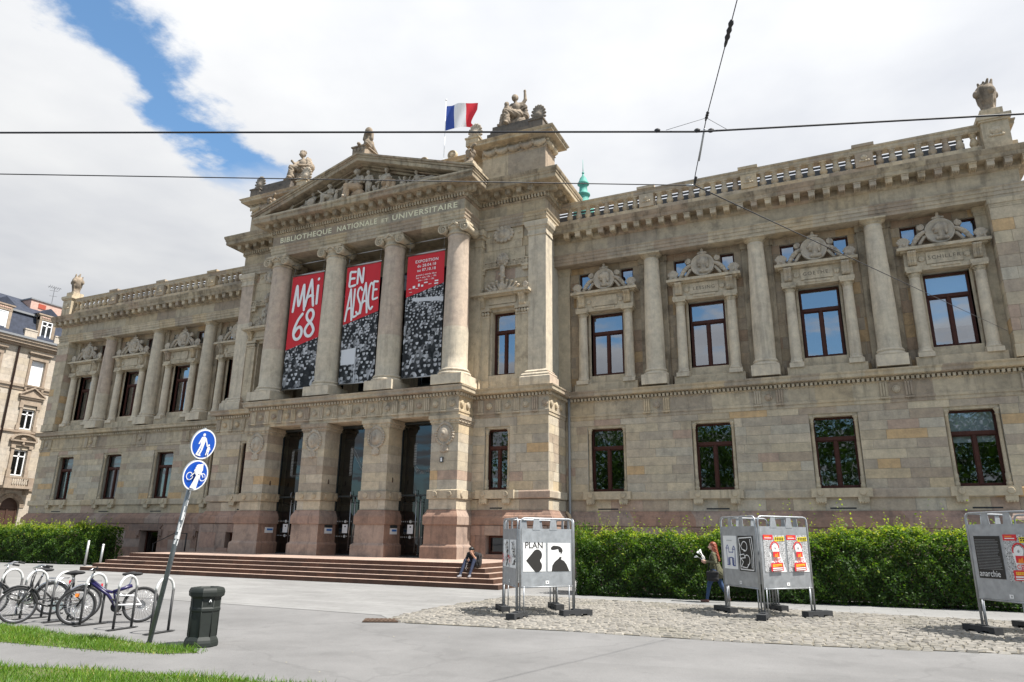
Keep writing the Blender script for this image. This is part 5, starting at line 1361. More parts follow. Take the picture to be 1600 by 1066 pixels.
for j in range(mz):
    for i in range(n):
        b.F.append((j*(n+1)+i, (j+1)*(n+1)+i, (j+1)*(n+1)+i+1, j*(n+1)+i+1)); b.M.append(0 if i < 12 else (1 if i < 24 else 2)); b.Q.append(.5); b.S.append(True)
b.build('flag_cloth', [M_FB, M_FW, M_FR], fl)
# ================================================================== neighbouring house at the far left (its front faces +x)
NX = -45.0
NB = thing('apartment_house', 'cream stone apartment house with slate mansard roof and white shutters beyond the library', 'building', (NX, 0, 0))
HT = [(.35, .325, .29), (.37, .345, .31), (.33, .305, .268), (.36, .34, .308), (.34, .312, .265)]
M_HW = stone('cream_stone', HT, stain=.12, streak=.15, soot=(.30, .25, .18), grain=.08, bump=.1)
M_HT = stone('buff_trim_stone', [(.24, .20, .165), (.27, .232, .193), (.215, .18, .146)], stain=.25, streak=.2, soot=(.18, .14, .10))
M_SLATE = plain('blue_slate', (.035, .042, .062), .75, spec=.25, noise=.25, nscale=3, bump=.4, bscale=14)
M_TILE = plain('pink_render', (.50, .33, .27), .9, noise=.15)
M_BROWN = plain('brown_pipe', (.06, .03, .02), .5)
def hb(name, mt, boxes, par=NB, **k):
    b = MB()
    for q in boxes: b.r = random.random(); b.box(*q)
    return b.build(name, mt, par, **k)
# masonry between the openings, course by course
YA, YB = -1.5, 16.0
axes_ = [-.2, 3.72, 7.70, 11.7, 15.0]
hol = []
for yc in axes_:
    hol += [(yc-.62, yc+.62, 14.4, 16.75), (yc-.58, yc+.58, 10.4, 12.25), (yc-.60, yc+.60, 6.3, 8.6), (yc-.85, yc+.85, 0, 4.5)]
b = MB(); bk = MB()
lv = sorted({0, 18.2, *[h for q in hol for h in q[2:]]})
for a, c in zip(lv, lv[1:]):
    cut = [(h[0], h[1]) for h in hol if h[2] < (a+c)/2 < h[3]]
    n = max(1, round((c-a)/.55))
    for s0, s1 in spans(YA, YB, cut):
        bk.box(-.6, -.03, s0, s1, a, c)
        for k in range(n):
            za, zb_ = a+(c-a)*k/n, a+(c-a)*(k+1)/n; y = s0
            while y < s1-.01:
                e_ = min(s1, y+random.uniform(.8, 1.6));  e_ = s1 if s1-e_ < .3 else e_
                b.r = random.random(); b.box(-.08, 0, y+.004, e_-.004, za+.004, zb_-.004); y = e_
bk.build('wall', M_HW, NB); b.build('facing_stones', M_HW, NB, kind='stuff')
def strip(z0, z1, d, mt=M_HT, name='string_course'): return hb(name, mt, [(0, d, YA, YB, z0, z1)])
strip(14.15, 14.35, .14); strip(10.1, 10.28, .14); strip(5.05, 5.2, .12); strip(13.85, 13.95, .06)
hb('cornice', M_HT, [(0, .25, YA, YB, 17.75, 17.95), (0, .5, YA, YB, 17.95, 18.2), (.0, .62, YA, YB, 18.2, 18.42)])
hb('gutter', M_ZINC, [(.5, .72, YA, YB, 18.42, 18.6)])
b = MB(); b.prism([(.45, 18.4), (-.55, 21.0), (-4.5, 23.6), (-4.5, 18.4)], 0, 1, 'y'); b.V = []
b = MB(); vs = []
for y in (YA, YB): vs += [(.4, y, 18.4), (-.55, y, 20.95), (-.4, y, 21.05), (-4.5, y, 23.4), (-9, y, 21), (-9, y, 18.4)]
b.add(vs, [(0, 6, 7, 1), (1, 7, 8, 2), (2, 8, 9, 3), (3, 9, 10, 4), (0, 1, 2, 3, 4, 5), (6, 11, 10, 9, 8, 7)]); b.build('mansard_roof', M_SLATE, NB)
hb('roof_curb', M_ZINC, [(-.6, -.34, YA, YB, 20.9, 21.08)])
def casement(yc, w, z0, z1, white_shut, name='window', deep=-.22, par=NB):
    b = MB(); f = .09
    for q in ((yc-w, yc-w+f, z0, z1), (yc+w-f, yc+w, z0, z1), (yc-w+f, yc+w-f, z1-f, z1), (yc-w+f, yc+w-f, z0, z0+f)): b.box(deep-.06, deep+.06, q[0], q[1], q[2], q[3])
    if not white_shut: b.box(deep-.06, deep+.07, yc-.06, yc+.06, z0+f, z1-f); b.box(deep-.06, deep+.07, yc-w+f, yc+w-f, z0+(z1-z0)*.76-.05, z0+(z1-z0)*.76+.05)
    o = b.build(name, M_WHITE, par)
    if white_shut:
        q = MB()
        for i in range(22):
            za = z0+f+(z1-z0-2*f)*i/22; q.box(deep-.03, deep+.03, yc-w+f, yc+w-f, za, za+(z1-z0-2*f)/22-.012)
        q.box(deep-.05, deep, yc-w+f, yc+w-f, z0+f, z1-f); q.build('roller_shutter', M_BLIND, o)
    else:
        q = MB(); q.add([(deep, yc-w+f, z0+f), (deep, yc+w-f, z0+f), (deep, yc+w-f, z1-f), (deep, yc-w+f, z1-f)], [(0, 1, 2, 3)]); q.build('pane', M_DOORG, o)
    return o
hb('interior_wall', M_INT, [(-2.2, -2.1, YA, YB, 0, 18)])
for yc in axes_:
    casement(yc, .6, 14.45, 16.72, True); casement(yc, .55, 10.45, 12.2, False); casement(yc, .57, 6.35, 8.57, False)
    hb('window_surround', M_HT, [(0, .10, yc-.85, yc-.62, 14.2, 16.95), (0, .10, yc+.62, yc+.85, 14.2, 16.95), (0, .12, yc-.85, yc+.85, 16.76, 17.0), (0, .30, yc-1.05, yc+1.05, 17.32, 17.44), (0, .2, yc-.95, yc+.95, 17.2, 17.32), (0, .2, yc-.9, yc+.9, 14.28, 14.42), (0, .16, yc-.85, yc-.65, 13.95, 14.28), (0, .16, yc+.65, yc+.85, 13.95, 14.28)])
    b = MB()
    for q in ((0, .10, yc-.82, yc-.60, 10.35, 12.6), (0, .10, yc+.60, yc+.82, 10.35, 12.6), (0, .13, yc-.95, yc+.95, 12.6, 12.8), (0, .10, yc-.9, yc+.9, 12.8, 13.15), (0, .28, yc-1.12, yc+1.12, 13.3, 13.42), (0, .2, yc-1.0, yc+1.0, 13.15, 13.3), (0, .16, yc-.92, yc-.58, 10.3, 10.75), (0, .16, yc+.58, yc+.92, 10.3, 10.75), (0, .14, yc-.95, yc-.6, 12.3, 12.6), (0, .14, yc+.6, yc+.95, 12.3, 12.6)): b.box(*q)
    b.prism([(yc-1.12, 13.42), (yc+1.12, 13.42), (yc, 14.08)], 0, .12, 'x')
    for t in (-1, 1):
        vs = [(0, yc+t*1.15, 13.42), (.28, yc+t*1.15, 13.42), (.28, yc, 14.14), (0, yc, 14.14), (0, yc+t*1.15, 13.54), (.28, yc+t*1.15, 13.54), (.28, yc, 14.26), (0, yc, 14.26)]
        b.add(vs, [(0, 1, 2, 3), (4, 7, 6, 5), (0, 4, 5, 1), (1, 5, 6, 2), (2, 6, 7, 3), (3, 7, 4, 0)])
    b.build('pedimented_surround', M_HT, NB)
    b = MB()
    for q in ((0, .12, yc-.86, yc-.6, 6.2, 8.7), (0, .12, yc+.6, yc+.86, 6.2, 8.7), (0, .2, yc-.95, yc-.58, 8.7, 8.95), (0, .2, yc+.58, yc+.95, 8.7, 8.95), (0, .14, yc-.95, yc+.95, 8.95, 9.3), (0, .32, yc-1.15, yc+1.15, 9.3, 9.42), (0, .2, yc-.92, yc-.58, 6.2, 6.8), (0, .2, yc+.58, yc+.92, 6.2, 6.8)): b.box(*q)
    n = 12
    for i in range(n):
        a0, a1 = math.pi*i/n, math.pi*(i+1)/n
        P = [(yc+1.15*math.cos(a0), 9.42+.62*math.sin(a0)), (yc+1.15*math.cos(a1), 9.42+.62*math.sin(a1)), (yc+.98*math.cos(a1), 9.42+.48*math.sin(a1)), (yc+.98*math.cos(a0), 9.42+.48*math.sin(a0))]
        b.prism(P, 0, .34, 'x')
    b.s = True; b.ell((.12, yc, 9.55), (.1, .25, .2), 10, 8); b.ell((.2, yc, 9.12), (.12, .12, .18), 10, 8)
    b.build('arched_surround', M_HT, NB)
    # balcony
    bo = hb('balcony', M_HT, [(0, .85, yc-1.3, yc+1.3, 5.2, 5.42), (.68, .82, yc-1.28, yc+1.28, 6.02, 6.16), (.64, .84, yc-1.3, yc-.7, 5.42, 6.02), (.64, .84, yc+.7, yc+1.3, 5.42, 6.02), (0, .5, yc-1.1, yc-.85, 4.7, 5.2), (0, .5, yc+.85, yc+1.1, 4.7, 5.2)])
    for i in range(7):
        b = MB(); b.s = True; b.lathe([(.05, 0), (.08, .15), (.08, .25), (.045, .45), (.07, .6)], .75, yc-.58+.193*i, 5.42, 8); b.build('balcony_baluster', M_HW, bo)
    # arched doorway
    b = MB()
    for i in range(n+5):
        a0, a1 = math.pi*i/(n+5), math.pi*(i+1)/(n+5); r0, r1 = .82, 1.2
        b.r = random.random(); b.prism([(yc+r0*math.cos(a0), 3.6+r0*math.sin(a0)), (yc+r1*math.cos(a0), 3.6+r1*math.sin(a0)), (yc+r1*math.cos(a1-.02), 3.6+r1*math.sin(a1-.02)), (yc+r0*math.cos(a1-.02), 3.6+r0*math.sin(a1-.02))], -.3, .07, 'x')
    b.build('door_arch', M_HT, NB)
    hb('house_door', M_BROWN, [(-.35, -.28, yc-.85, yc+.85, 0, 4.5), (-.28, -.22, yc-.85, yc-.7, 0, 3.7), (-.28, -.22, yc+.7, yc+.85, 0, 3.7), (-.28, -.2, yc-.85, yc+.85, 3.5, 3.65), (-.28, -.22, yc-.06, yc+.06, 0, 3.5)])
for k, yc in enumerate(axes_):   # dormers
    if yc > 12: continue
    o = hb('dormer', M_HT, [(-.2, .18, yc-.78, yc-.52, 18.6, 20.9), (-.2, .18, yc+.52, yc+.78, 18.6, 20.9), (-.2, .2, yc-.78, yc+.78, 20.6, 21.05), (-1.6, -.1, yc-.7, yc+.7, 18.6, 21.0), (-.1, .26, yc-.95, yc+.95, 21.05, 21.18)])
    casement(yc, .5, 18.75, 20.55, k == 1, deep=.1, par=NB)
    b = MB(); b.prism([(yc-1.0, 21.18), (yc+1.0, 21.18), (yc, 21.85)], -2.2, .25, 'x'); b.build('dormer_roof', M_SLATE, o)
    b = MB(); b.s = True
    for i in range(8): b.ell((.2, yc-.55+.157*i, 20.85), (.06, .06, .09), 8, 6)
    b.build('dormer_carving', M_TILE, o)
    if k == 2:
        hb('parapet', M_HW, [(.12, .36, yc-1.9, yc-.8, 18.65, 19.3), (.10, .4, yc-1.95, yc-.8, 19.3, 19.42)], o); hb('parapet', M_HW, [(.12, .36, yc+.8, yc+1.7, 18.65, 19.3), (.1, .4, yc+.8, yc+1.75, 19.3, 19.42)], o)
b = MB(); b.s = True; b.tube([(.5, 5.72, 18.4), (.14, 5.72, 18.0), (.12, 5.72, .1)], .09, 8); b.build('downpipe', M_BROWN, NB)
hb('chimney', M_HW, [(-4.8, -3.9, 1.7, 3.9, 22, 24.1), (-4.9, -3.8, 1.6, 4.0, 24.1, 24.22)])
hb('gable', M_TILE, [(-7, -2.2, 7.2, 11, 18.4, 23.0)]); hb('gable_coping', M_ZINC, [(-7.1, -2.1, 7.1, 11.1, 23.0, 23.12)])
hb('gable_vent', plain('brick_red', (.35, .07, .04), .9), [(-2.21, -2.15, 7.9, 8.6, 22.3, 22.75)])
def antenna(y, x, z0, z1, lab):
    t = thing('roof_antenna', lab, 'antenna', (NX+x, y, z0), group='aerials on the house roof')
    M_A = bpy.data.materials.get('aerial_metal') or plain('aerial_metal', (.15, .15, .16), .5, metal=.5)
    b = MB(); b.tube([(0, 0, -.1), (0, 0, z1-z0)], .025, 6); b.build('mast', M_A, t)
    for i, (dz, w) in enumerate(((0, .6), (-.35, .35), (-.9, .3))):
        b = MB(); b.tube([(-.1, -w, z1-z0+dz), (.1, w, z1-z0+dz+.06)], .02, 6); b.build('boom', M_A, t)
    b = MB()
    for i in range(6): b.tube([(-.15, -.5+.2*i, z1-z0-.12), (.15, -.5+.2*i, z1-z0+.14)], .015, 5); b.s = True
    b.build('element_row', M_A, t, kind='stuff')
antenna(2.9, -4.3, 24.2, 25.6, 'spindly roof aerial on the white chimney of the cream house')
antenna(9.3, -2.6, 23.1, 24.9, 'tall roof aerial above the pink gable beside the library')

# green copper lantern far behind the library
sp_ = thing('copper_lantern', 'verdigris green copper roof lantern peeping over the right wing balustrade', 'lantern', (-2.55, 40, 0))
M_COP = plain('verdigris', (.07, .29, .235), .7, noise=.25, nscale=2)
b = MB(); b.s = True
b.lathe([(1.3, 36), (1.2, 39), (.75, 39.6), (.65, 40), (.6, 40.4), (.8, 40.5), (.8, 40.7), (.5, 40.9), (.45, 41.8), (.7, 41.95), (.7, 42.1), (.5, 42.4), (.38, 42.8), (.15, 43.1), (.08, 43.4)], n=14); b.build('dome', M_COP, sp_)
b = MB(); b.s = True; b.tube([(0, 0, 43), (0, 0, 45.3)], .06, 6, r2=.02); b.ell((0, 0, 43.5), (.16, .16, .16), 8, 6); b.build('finial', M_COP, sp_)
b = MB(); b.box(-3, 3, -3, 3, 0, 36); b.build('turret', M_TILE, sp_)

# ================================================================== hedges
def leaf_mat(name, stops, trans=.35):
    mt = bpy.data.materials.new(name); mt.use_nodes = True
    global nt; nt = mt.node_tree; nt.nodes.clear()
    out = N('ShaderNodeOutputMaterial'); rv = N('ShaderNodeAttribute', attribute_name='rnd').outputs['Fac']
    c = ramp(rv, *stops)
    d = N('ShaderNodeBsdfPrincipled'); d.inputs['Roughness'].default_value = .5; d.inputs['Specular IOR Level'].default_value = .35; L(c, d.inputs['Base Color'])
    t = N('ShaderNodeBsdfTranslucent'); tc_ = N('ShaderNodeVectorMath', operation='MULTIPLY'); L(c, tc_.inputs[0]); tc_.inputs[1].default_value = (1.5, 1.6, .7); L(tc_.outputs[0], t.inputs[0])
    m_ = N('ShaderNodeMixShader'); m_.inputs[0].default_value = trans; L(d.outputs[0], m_.inputs[1]); L(t.outputs[0], m_.inputs[2]); L(m_.outputs[0], out.inputs[0])
    return mt
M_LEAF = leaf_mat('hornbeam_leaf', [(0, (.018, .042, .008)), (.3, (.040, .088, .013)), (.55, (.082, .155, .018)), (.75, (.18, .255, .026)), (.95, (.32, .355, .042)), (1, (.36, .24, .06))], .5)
M_TWIG = plain('hedge_twig', (.045, .035, .022), .9)
def leaves_at(P, Nn, size, rng, rnd):
    n = len(P)
    d = rng.normal(size=(n, 3)); d -= .55*Nn*np.sum(d*Nn, 1)[:, None]; d[:, 2] -= .25; d /= np.linalg.norm(d, axis=1)[:, None]
    w = np.cross(d, Nn+.9*rng.normal(size=(n, 3))); w /= np.linalg.norm(w, axis=1)[:, None]+1e-9
    nn = np.cross(w, d)
    s = size*rng.uniform(.65, 1.25, n)[:, None]
    a = P-d*s*.5; b_ = P+w*s*.32+nn*s*.06; c_ = P+d*s*.55; e_ = P-w*s*.32+nn*s*.06
    V = np.stack([a, b_, c_, e_], 1).reshape(-1, 3); F = np.arange(4*n).reshape(n, 4)
    return V, F, rnd
def hedge(name, label, p0, p1, depth, h0, h1, n, seed, size=.075):
    """clipped hedge whose front foot runs from p0 to p1"""
    rng = np.random.RandomState(seed); p0 = np.array(p0, float); p1 = np.array(p1, float); ln = np.hypot(*(p1-p0)); t = (p1-p0)/ln; nb = np.array((-t[1], t[0]))
    root = thing(name, label, 'hedge', (*((p0+p1)/2), 0)); org = np.array([*((p0+p1)/2), 0])
    u = rng.rand(n)*ln; kind = rng.rand(n); v = np.zeros(n); z = np.zeros(n); N3 = np.zeros((n, 3)); dep = rng.exponential(.10, n)
    ph = rng.rand(6)*6
    H = lambda u_: h0+(h1-h0)*u_/ln+.07*np.sin(u_*1.7+ph[0])+.06*np.sin(u_*3.9+ph[1])+.04*np.sin(u_*9.1+ph[2])
    bump = lambda a, c: .11*np.sin(a*2.3+ph[3])*np.sin(c*3.1+ph[4])+.08*np.sin(a*6.1+1.3*np.sin(c*3))*np.sin(c*5.7+ph[5])+.06*np.sin(a*12.7+2*np.sin(a*3.1))*np.sin(c*10.3+a)
    fr = kind < .56; tp = (kind >= .56) & (kind < .90); en = kind >= .90
    z[fr] = rng.rand(fr.sum())**.9*H(u[fr]); v[fr] = bump(u[fr], z[fr])+dep[fr]-.04; N3[fr] = [*(-nb), .25]
    bev = np.clip((z-(H(u)-1.05))/1.05, 0, 1); v[fr] += (.75*bev**2)[fr]; N3[fr] += np.stack([0*bev, 0*bev, .9*bev], 1)[fr]; v[fr] += .10*np.clip((.35-z[fr])/.35, 0, 1)
    v[tp] = rng.rand(tp.sum())*depth; z[tp] = H(u[tp])-dep[tp]+.08*np.sin(u[tp]*5+v[tp]*4)-.30*np.clip(1-v[tp]/.8, 0, 1)**2+.05*np.sin(u[tp]*11+v[tp]*7); N3[tp] = [0, 0, 1]
    side = rng.rand(en.sum()) < .5
    z[en] = rng.rand(en.sum())*H(u[en]); v[en] = rng.rand(en.sum())*depth; uu = np.where(side, dep[en]+bump(v[en]*2, z[en]), ln-dep[en]-bump(v[en]*2, z[en])); u[en] = uu; N3[en] = np.where(side[:, None], np.array([*(-t), .2]), np.array([*t, .2]))
    # free shoots rising from the top
    ns = int(ln*34); su = rng.rand(ns)*ln; sv = rng.rand(ns)*depth*.8; sh = rng.exponential(.11, ns)+.06
    pts = [np.stack([p0[0]+t[0]*u+nb[0]*v, p0[1]+t[1]*u+nb[1]*v, z], 1)]; nrm = [N3]
    zt = np.clip(z/1.9, 0, 1); rr = [np.clip(.02+.40*rng.rand(n)+.55*(zt**2)*rng.rand(n)+.35*(rng.rand(n) < .08)+.14*np.sin(u*3.3+ph[1]+2*np.sin(z*2.1))*np.sin(z*4.3+ph[2]+1.5*np.sin(u*1.7)), 0, .97)]  # leaf tint rises with height: young growth plus sunlight painted in
    for q in range(7):
        f = (q+.5)/7
        x = su+.05*np.sin(q+su*7); y = sv+.04*np.cos(q*1.3+su*5); zz = H(su)+sh*f*1.6-.05
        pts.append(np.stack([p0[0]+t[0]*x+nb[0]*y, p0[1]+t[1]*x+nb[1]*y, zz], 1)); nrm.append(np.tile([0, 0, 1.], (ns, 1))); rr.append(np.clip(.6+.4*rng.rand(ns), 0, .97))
    P = np.concatenate(pts)-org; Nn = np.concatenate(nrm); Nn /= np.linalg.norm(Nn, axis=1)[:, None]; R = np.concatenate(rr)
    V, F, rd = leaves_at(P, Nn, size, rng, R)
    ob('foliage', np_mesh('foliage', V, F, M_LEAF, None, False, rd), root)
    b = MB(); q = lambda a, c, zz: (p0[0]+t[0]*a+nb[0]*c-org[0], p0[1]+t[1]*a+nb[1]*c-org[1], zz)
    m_ = 30
    for i in range(m_):
        a0, a1 = .25+(ln-.5)*i/m_, .25+(ln-.5)*(i+1)/m_; hh = float(H(np.array([a0]))[0])-.45
        vs = [q(a0, .22, .1), q(a1, .22, .1), q(a1, depth-.2, .1), q(a0, depth-.2, .1), q(a0, .95, hh), q(a1, .95, hh), q(a1, depth-.25, hh), q(a0, depth-.25, hh)]
        b.add(vs, [(0, 3, 2, 1), (4, 5, 6, 7), (0, 1, 5, 4), (1, 2, 6, 5), (2, 3, 7, 6), (3, 0, 4, 7)])
    b.build('twig_core', M_TWIG, root)
    b = MB(); b.s = True
    for i in range(int(ln/.35)):
        a = .2+.35*i; c = q(a, .3+.2*random.random(), 0); b.tube([c, (c[0]+.05, c[1], .35)], .025, 5)
    b.build('stems', M_TWIG, root, kind='stuff')
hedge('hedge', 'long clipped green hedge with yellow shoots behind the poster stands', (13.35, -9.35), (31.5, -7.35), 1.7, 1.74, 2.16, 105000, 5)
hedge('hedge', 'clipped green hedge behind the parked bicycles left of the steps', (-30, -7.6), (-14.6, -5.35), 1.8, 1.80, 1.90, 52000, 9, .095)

# trees across the square: out of frame, seen only as reflections in the lower windows
def far_trees():
    rng = np.random.RandomState(4); Vs = []; Fs = []; Rs = []; o = 0
    for k, (x, y, h) in enumerate(((-14, -92, 22), (-2, -98, 26), (9, -95, 21), (21, -100, 27), (34, -93, 22), (47, -97, 25), (60, -95, 23), (-28, -96, 25), (74, -97, 22))):
        n = 9000; c = rng.normal(size=(n, 3)); c /= np.linalg.norm(c, axis=1)[:, None]; r = rng.rand(n)**.4
        lump = 1+.22*np.sin(c[:, 0]*5+k)*np.sin(c[:, 2]*6)+.15*np.sin(c[:, 1]*9)
        P = c*(r*lump)[:, None]*np.array([h*.42, h*.42, h*.42])+np.array([x, y, h*.62])
        V, F, R = leaves_at(P, c, .55, rng, rng.rand(n)*.5); Vs.append(V); Fs.append(F+o); Rs.append(R); o += len(V)
    ob('distant_foliage', np_mesh('distant_foliage', np.concatenate(Vs), np.concatenate(Fs), M_LEAF, None, False, np.concatenate(Rs)), None, kind='stuff', label='row of leafy trees across the square')
far_trees()

# ================================================================== grass strips
M_GRASS = leaf_mat('grass_blade', [(0, (.05, .12, .010)), (.5, (.10, .20, .016)), (.8, (.16, .25, .025)), (1, (.28, .25, .07))], .3)
def grass(name, poly, n, seed, hh=.055):
    rng = np.random.RandomState(seed); xs = [p[0] for p in poly]; ys = [p[1] for p in poly]
    P = []
    while len(P) < n:
        x, y = rng.uniform(min(xs)-.2, max(xs)+.2), rng.uniform(min(ys)-.2, max(ys)+.2)
        if inside(x, y, poly) or (inside(x+rng.normal()*.10, y+rng.normal()*.10, poly)): P.append((x, y))
    P = np.array(P); a = rng.rand(n)*6.28; h = hh*rng.uniform(.4, 1.3, n)*(1+.5*np.sin(P[:, 0]*3.1)*np.sin(P[:, 1]*4.3)); w = .006
    d = np.stack([np.cos(a), np.sin(a)], 1); ln = rng.normal(size=(n, 2))*.5
    V = np.stack([np.column_stack([P-d*w, np.zeros(n)]), np.column_stack([P+d*w, np.zeros(n)]), np.column_stack([P+ln*h[:, None], h])], 1).reshape(-1, 3)
    g = ob(name, np_mesh(name, V, np.arange(3*n).reshape(n, 3), M_GRASS, None, False, np.clip(rng.rand(n)*.8+.25*(rng.rand(n) < .15)+.12*np.sin(P[:, 0]*2)*np.sin(P[:, 1]*5), 0, 1)), None, kind='stuff')
    b = MB(); b.add([(x, y, .002) for x, y in poly], [tuple(range(len(poly)))]); b.build('soil', plain('turf_soil', (.085, .10, .03), .95, noise=.3, nscale=9), g)
    return g
g1 = [(-4, -21.7), (3, -21.75), (6.43, -21.93), (8.54, -22.12), (10.67, -22.18), (11.7, -22.25), (12.05, -22.42), (11.66, -22.72), (10.56, -22.95), (8.53, -23.15), (4, -23.6), (-4, -24.3)]
g2 = [(4, -25.2), (10.74, -24.42), (11.71, -24.06), (12.74, -23.83), (14.46, -23.53), (15.2, -23.4), (15.0, -24.6), (12, -26), (4, -27)]
grass('grass_strip', g1, 52000, 1, .06); grass('grass_corner', g2, 36000, 2, .06)
# fallen petals and litter on the paving
rng = random.Random(8)
b = MB(); b.m = 0
for i in range(55):
    x, y = rng.uniform(7, 24), rng.uniform(-23.4, -17.6); a = rng.random()*6; s = rng.uniform(.006, .014)
    b.add([(x+s*math.cos(a+q), y+s*math.sin(a+q), .006+.004*(q > 2)) for q in (0, 1.5, 3.1, 4.6)], [(0, 1, 2, 3)])
b.build('litter', plain('dry_petal', (.33, .29, .2), .9), None, kind='stuff')
# ================================================================== poster stands
M_PAPER = plain('white_paper', (.76, .755, .74), .7); M_INK = plain('black_ink', (.018, .016, .014), .6); M_RINK = plain('red_ink', (.60, .02, .03), .6)
M_YINK = plain('yellow_ink', (.72, .58, .03), .6); M_BINK = plain('blue_ink', (.03, .06, .26), .6); M_ORINK = plain('orange_ink', (.75, .22, .02), .6)
def speckle_paper():
    mt, b = mat('small_print_paper'); t = N('ShaderNodeTexCoord').outputs['Object']
    f = tex_noise(t, 60, 3, .7); L(ramp(f, (.44, (.05, .05, .05)), (.5, (.55, .55, .55))), b.inputs['Base Color']); b.inputs['Roughness'].default_value = .7; return mt
M_NEWS = speckle_paper()
PM = [M_PAPER, M_INK, M_RINK, M_YINK, M_BINK, M_ORINK, M_NEWS, M_GALV]
class Flat:
    """layers of flat print on a panel: u across, v up, each layer a hair further out"""
    def __init__(s, org, u, n): s.b = MB(); s.o = Vector(org); s.u = Vector(u).normalized(); s.n = Vector(n).normalized(); s.k = 0
    def P(s, u, v): return s.o+s.u*u+Vector((0, 0, v))+s.n*(.004+.0009*s.k)
    def poly(s, pts, m): s.k += 1; s.b.m = m; s.b.add([s.P(*p) for p in pts], [tuple(range(len(pts)))])
    def rect(s, u0, u1, v0, v1, m, rot=0):
        c, d = math.cos(rot), math.sin(rot); cu, cv = (u0+u1)/2, (v0+v1)/2
        s.poly([(cu+(u-cu)*c-(v-cv)*d, cv+(u-cu)*d+(v-cv)*c) for u, v in ((u0, v0), (u1, v0), (u1, v1), (u0, v1))], m)
    def text(s, t, size, u, v, m, sx=1.0, align='CENTER', bold=.0): s.k += 1; s.b.m = m; put_text(s.b, t, size, s.P(u, v), s.u, (0, 0, 1), align, 1.0, sx, 0, bold)
    def line(s, pts, w, m, closed=False):
        n = len(pts)
        for i in range(n if closed else n-1):
            a, c = Vector(pts[i]), Vector(pts[(i+1) % n]); d = (c-a).normalized(); q = Vector((-d.y, d.x))*w; a = a-d*w*.5; c = c+d*w*.5
            s.poly([a+q, c+q, c-q, a-q][::-1], m)
    def ring(s, cu, cv, r, w, m, a0=0, a1=6.2832, n=16):
        for i in range(n):
            a, c = a0+(a1-a0)*i/n, a0+(a1-a0)*(i+1)/n
            s.poly([(cu+(r-w)*math.cos(a), cv+(r-w)*math.sin(a)), (cu+(r+w)*math.cos(a), cv+(r+w)*math.sin(a)), (cu+(r+w)*math.cos(c), cv+(r+w)*math.sin(c)), (cu+(r-w)*math.cos(c), cv+(r-w)*math.sin(c))], m)
    def done(s, parent, name='poster'): return s.b.build(name, PM, parent)
def heart(f, u, v, s):   # a heart lying on its side, tip to the left
    pts = [(-.5, .0)]
    for cv in (-.27, .27):
        pass
    up = [(.12+.27*math.cos(a)+.0, .25+.27*math.sin(a)) for a in np.linspace(2.3, -.9, 14)]
    lo = [(.12+.27*math.cos(a), -.25+.27*math.sin(a)) for a in np.linspace(.9, -2.3, 14)]
    f.poly([(u+s*p[0], v+s*p[1]*1.02) for p in ([(-.5, 0)]+up+lo)][::-1], 1)
def p_plan(f, u0, v0, w, h):
    f.rect(u0, u0+w, v0, v0+h, 0); f.text('PLAN', .19, u0+w*.48, v0+h*.90, 1, 1.0, bold=.02); heart(f, u0+w*.53, v0+h*.375, w*.80)
def p_person(f, u0, v0, w, h):
    f.rect(u0, u0+w, v0, v0+h, 0); q = lambda pts: [(u0+w*a, v0+h*c) for a, c in pts]
    f.poly(q([(.17, 0), (.20, .2), (.30, .33), (.42, .41), (.52, .47), (.58, .42), (.72, .36), (.82, .25), (.95, 0)][::-1]), 1)
    f.poly(q([(.13, .78), (.16, .86), (.26, .905), (.42, .895), (.46, .78), (.32, .755), (.2, .745)][::-1]), 1); f.poly(q([(.42, .895), (.54, .87), (.63, .80), (.66, .71), (.60, .61), (.565, .59), (.565, .67), (.50, .665), (.46, .78)][::-1]), 1); f.poly(q([(.50, .49), (.60, .52), (.60, .44), (.48, .44)]), 1)
def p_glyph(f, u0, v0, w, h, sd):
    f.rect(u0, u0+w, v0, v0+h, 0); r = random.Random(sd)
    for k in range(6):
        for i in range(5):
            a = (u0+w*r.uniform(.5, .9), v0+h*(.12+.145*k+r.uniform(-.04, .06))); f.rect(a[0]-.05, a[0]+.05, a[1]-.012, a[1]+.012, 1, r.choice([0, .3, 1.57, 1.3, -.5]))
    for i in range(5): f.ring(u0+w*r.uniform(.15, .4), v0+h*r.uniform(.15, .45), .03, .014, 2, 0, 4.5, 8)
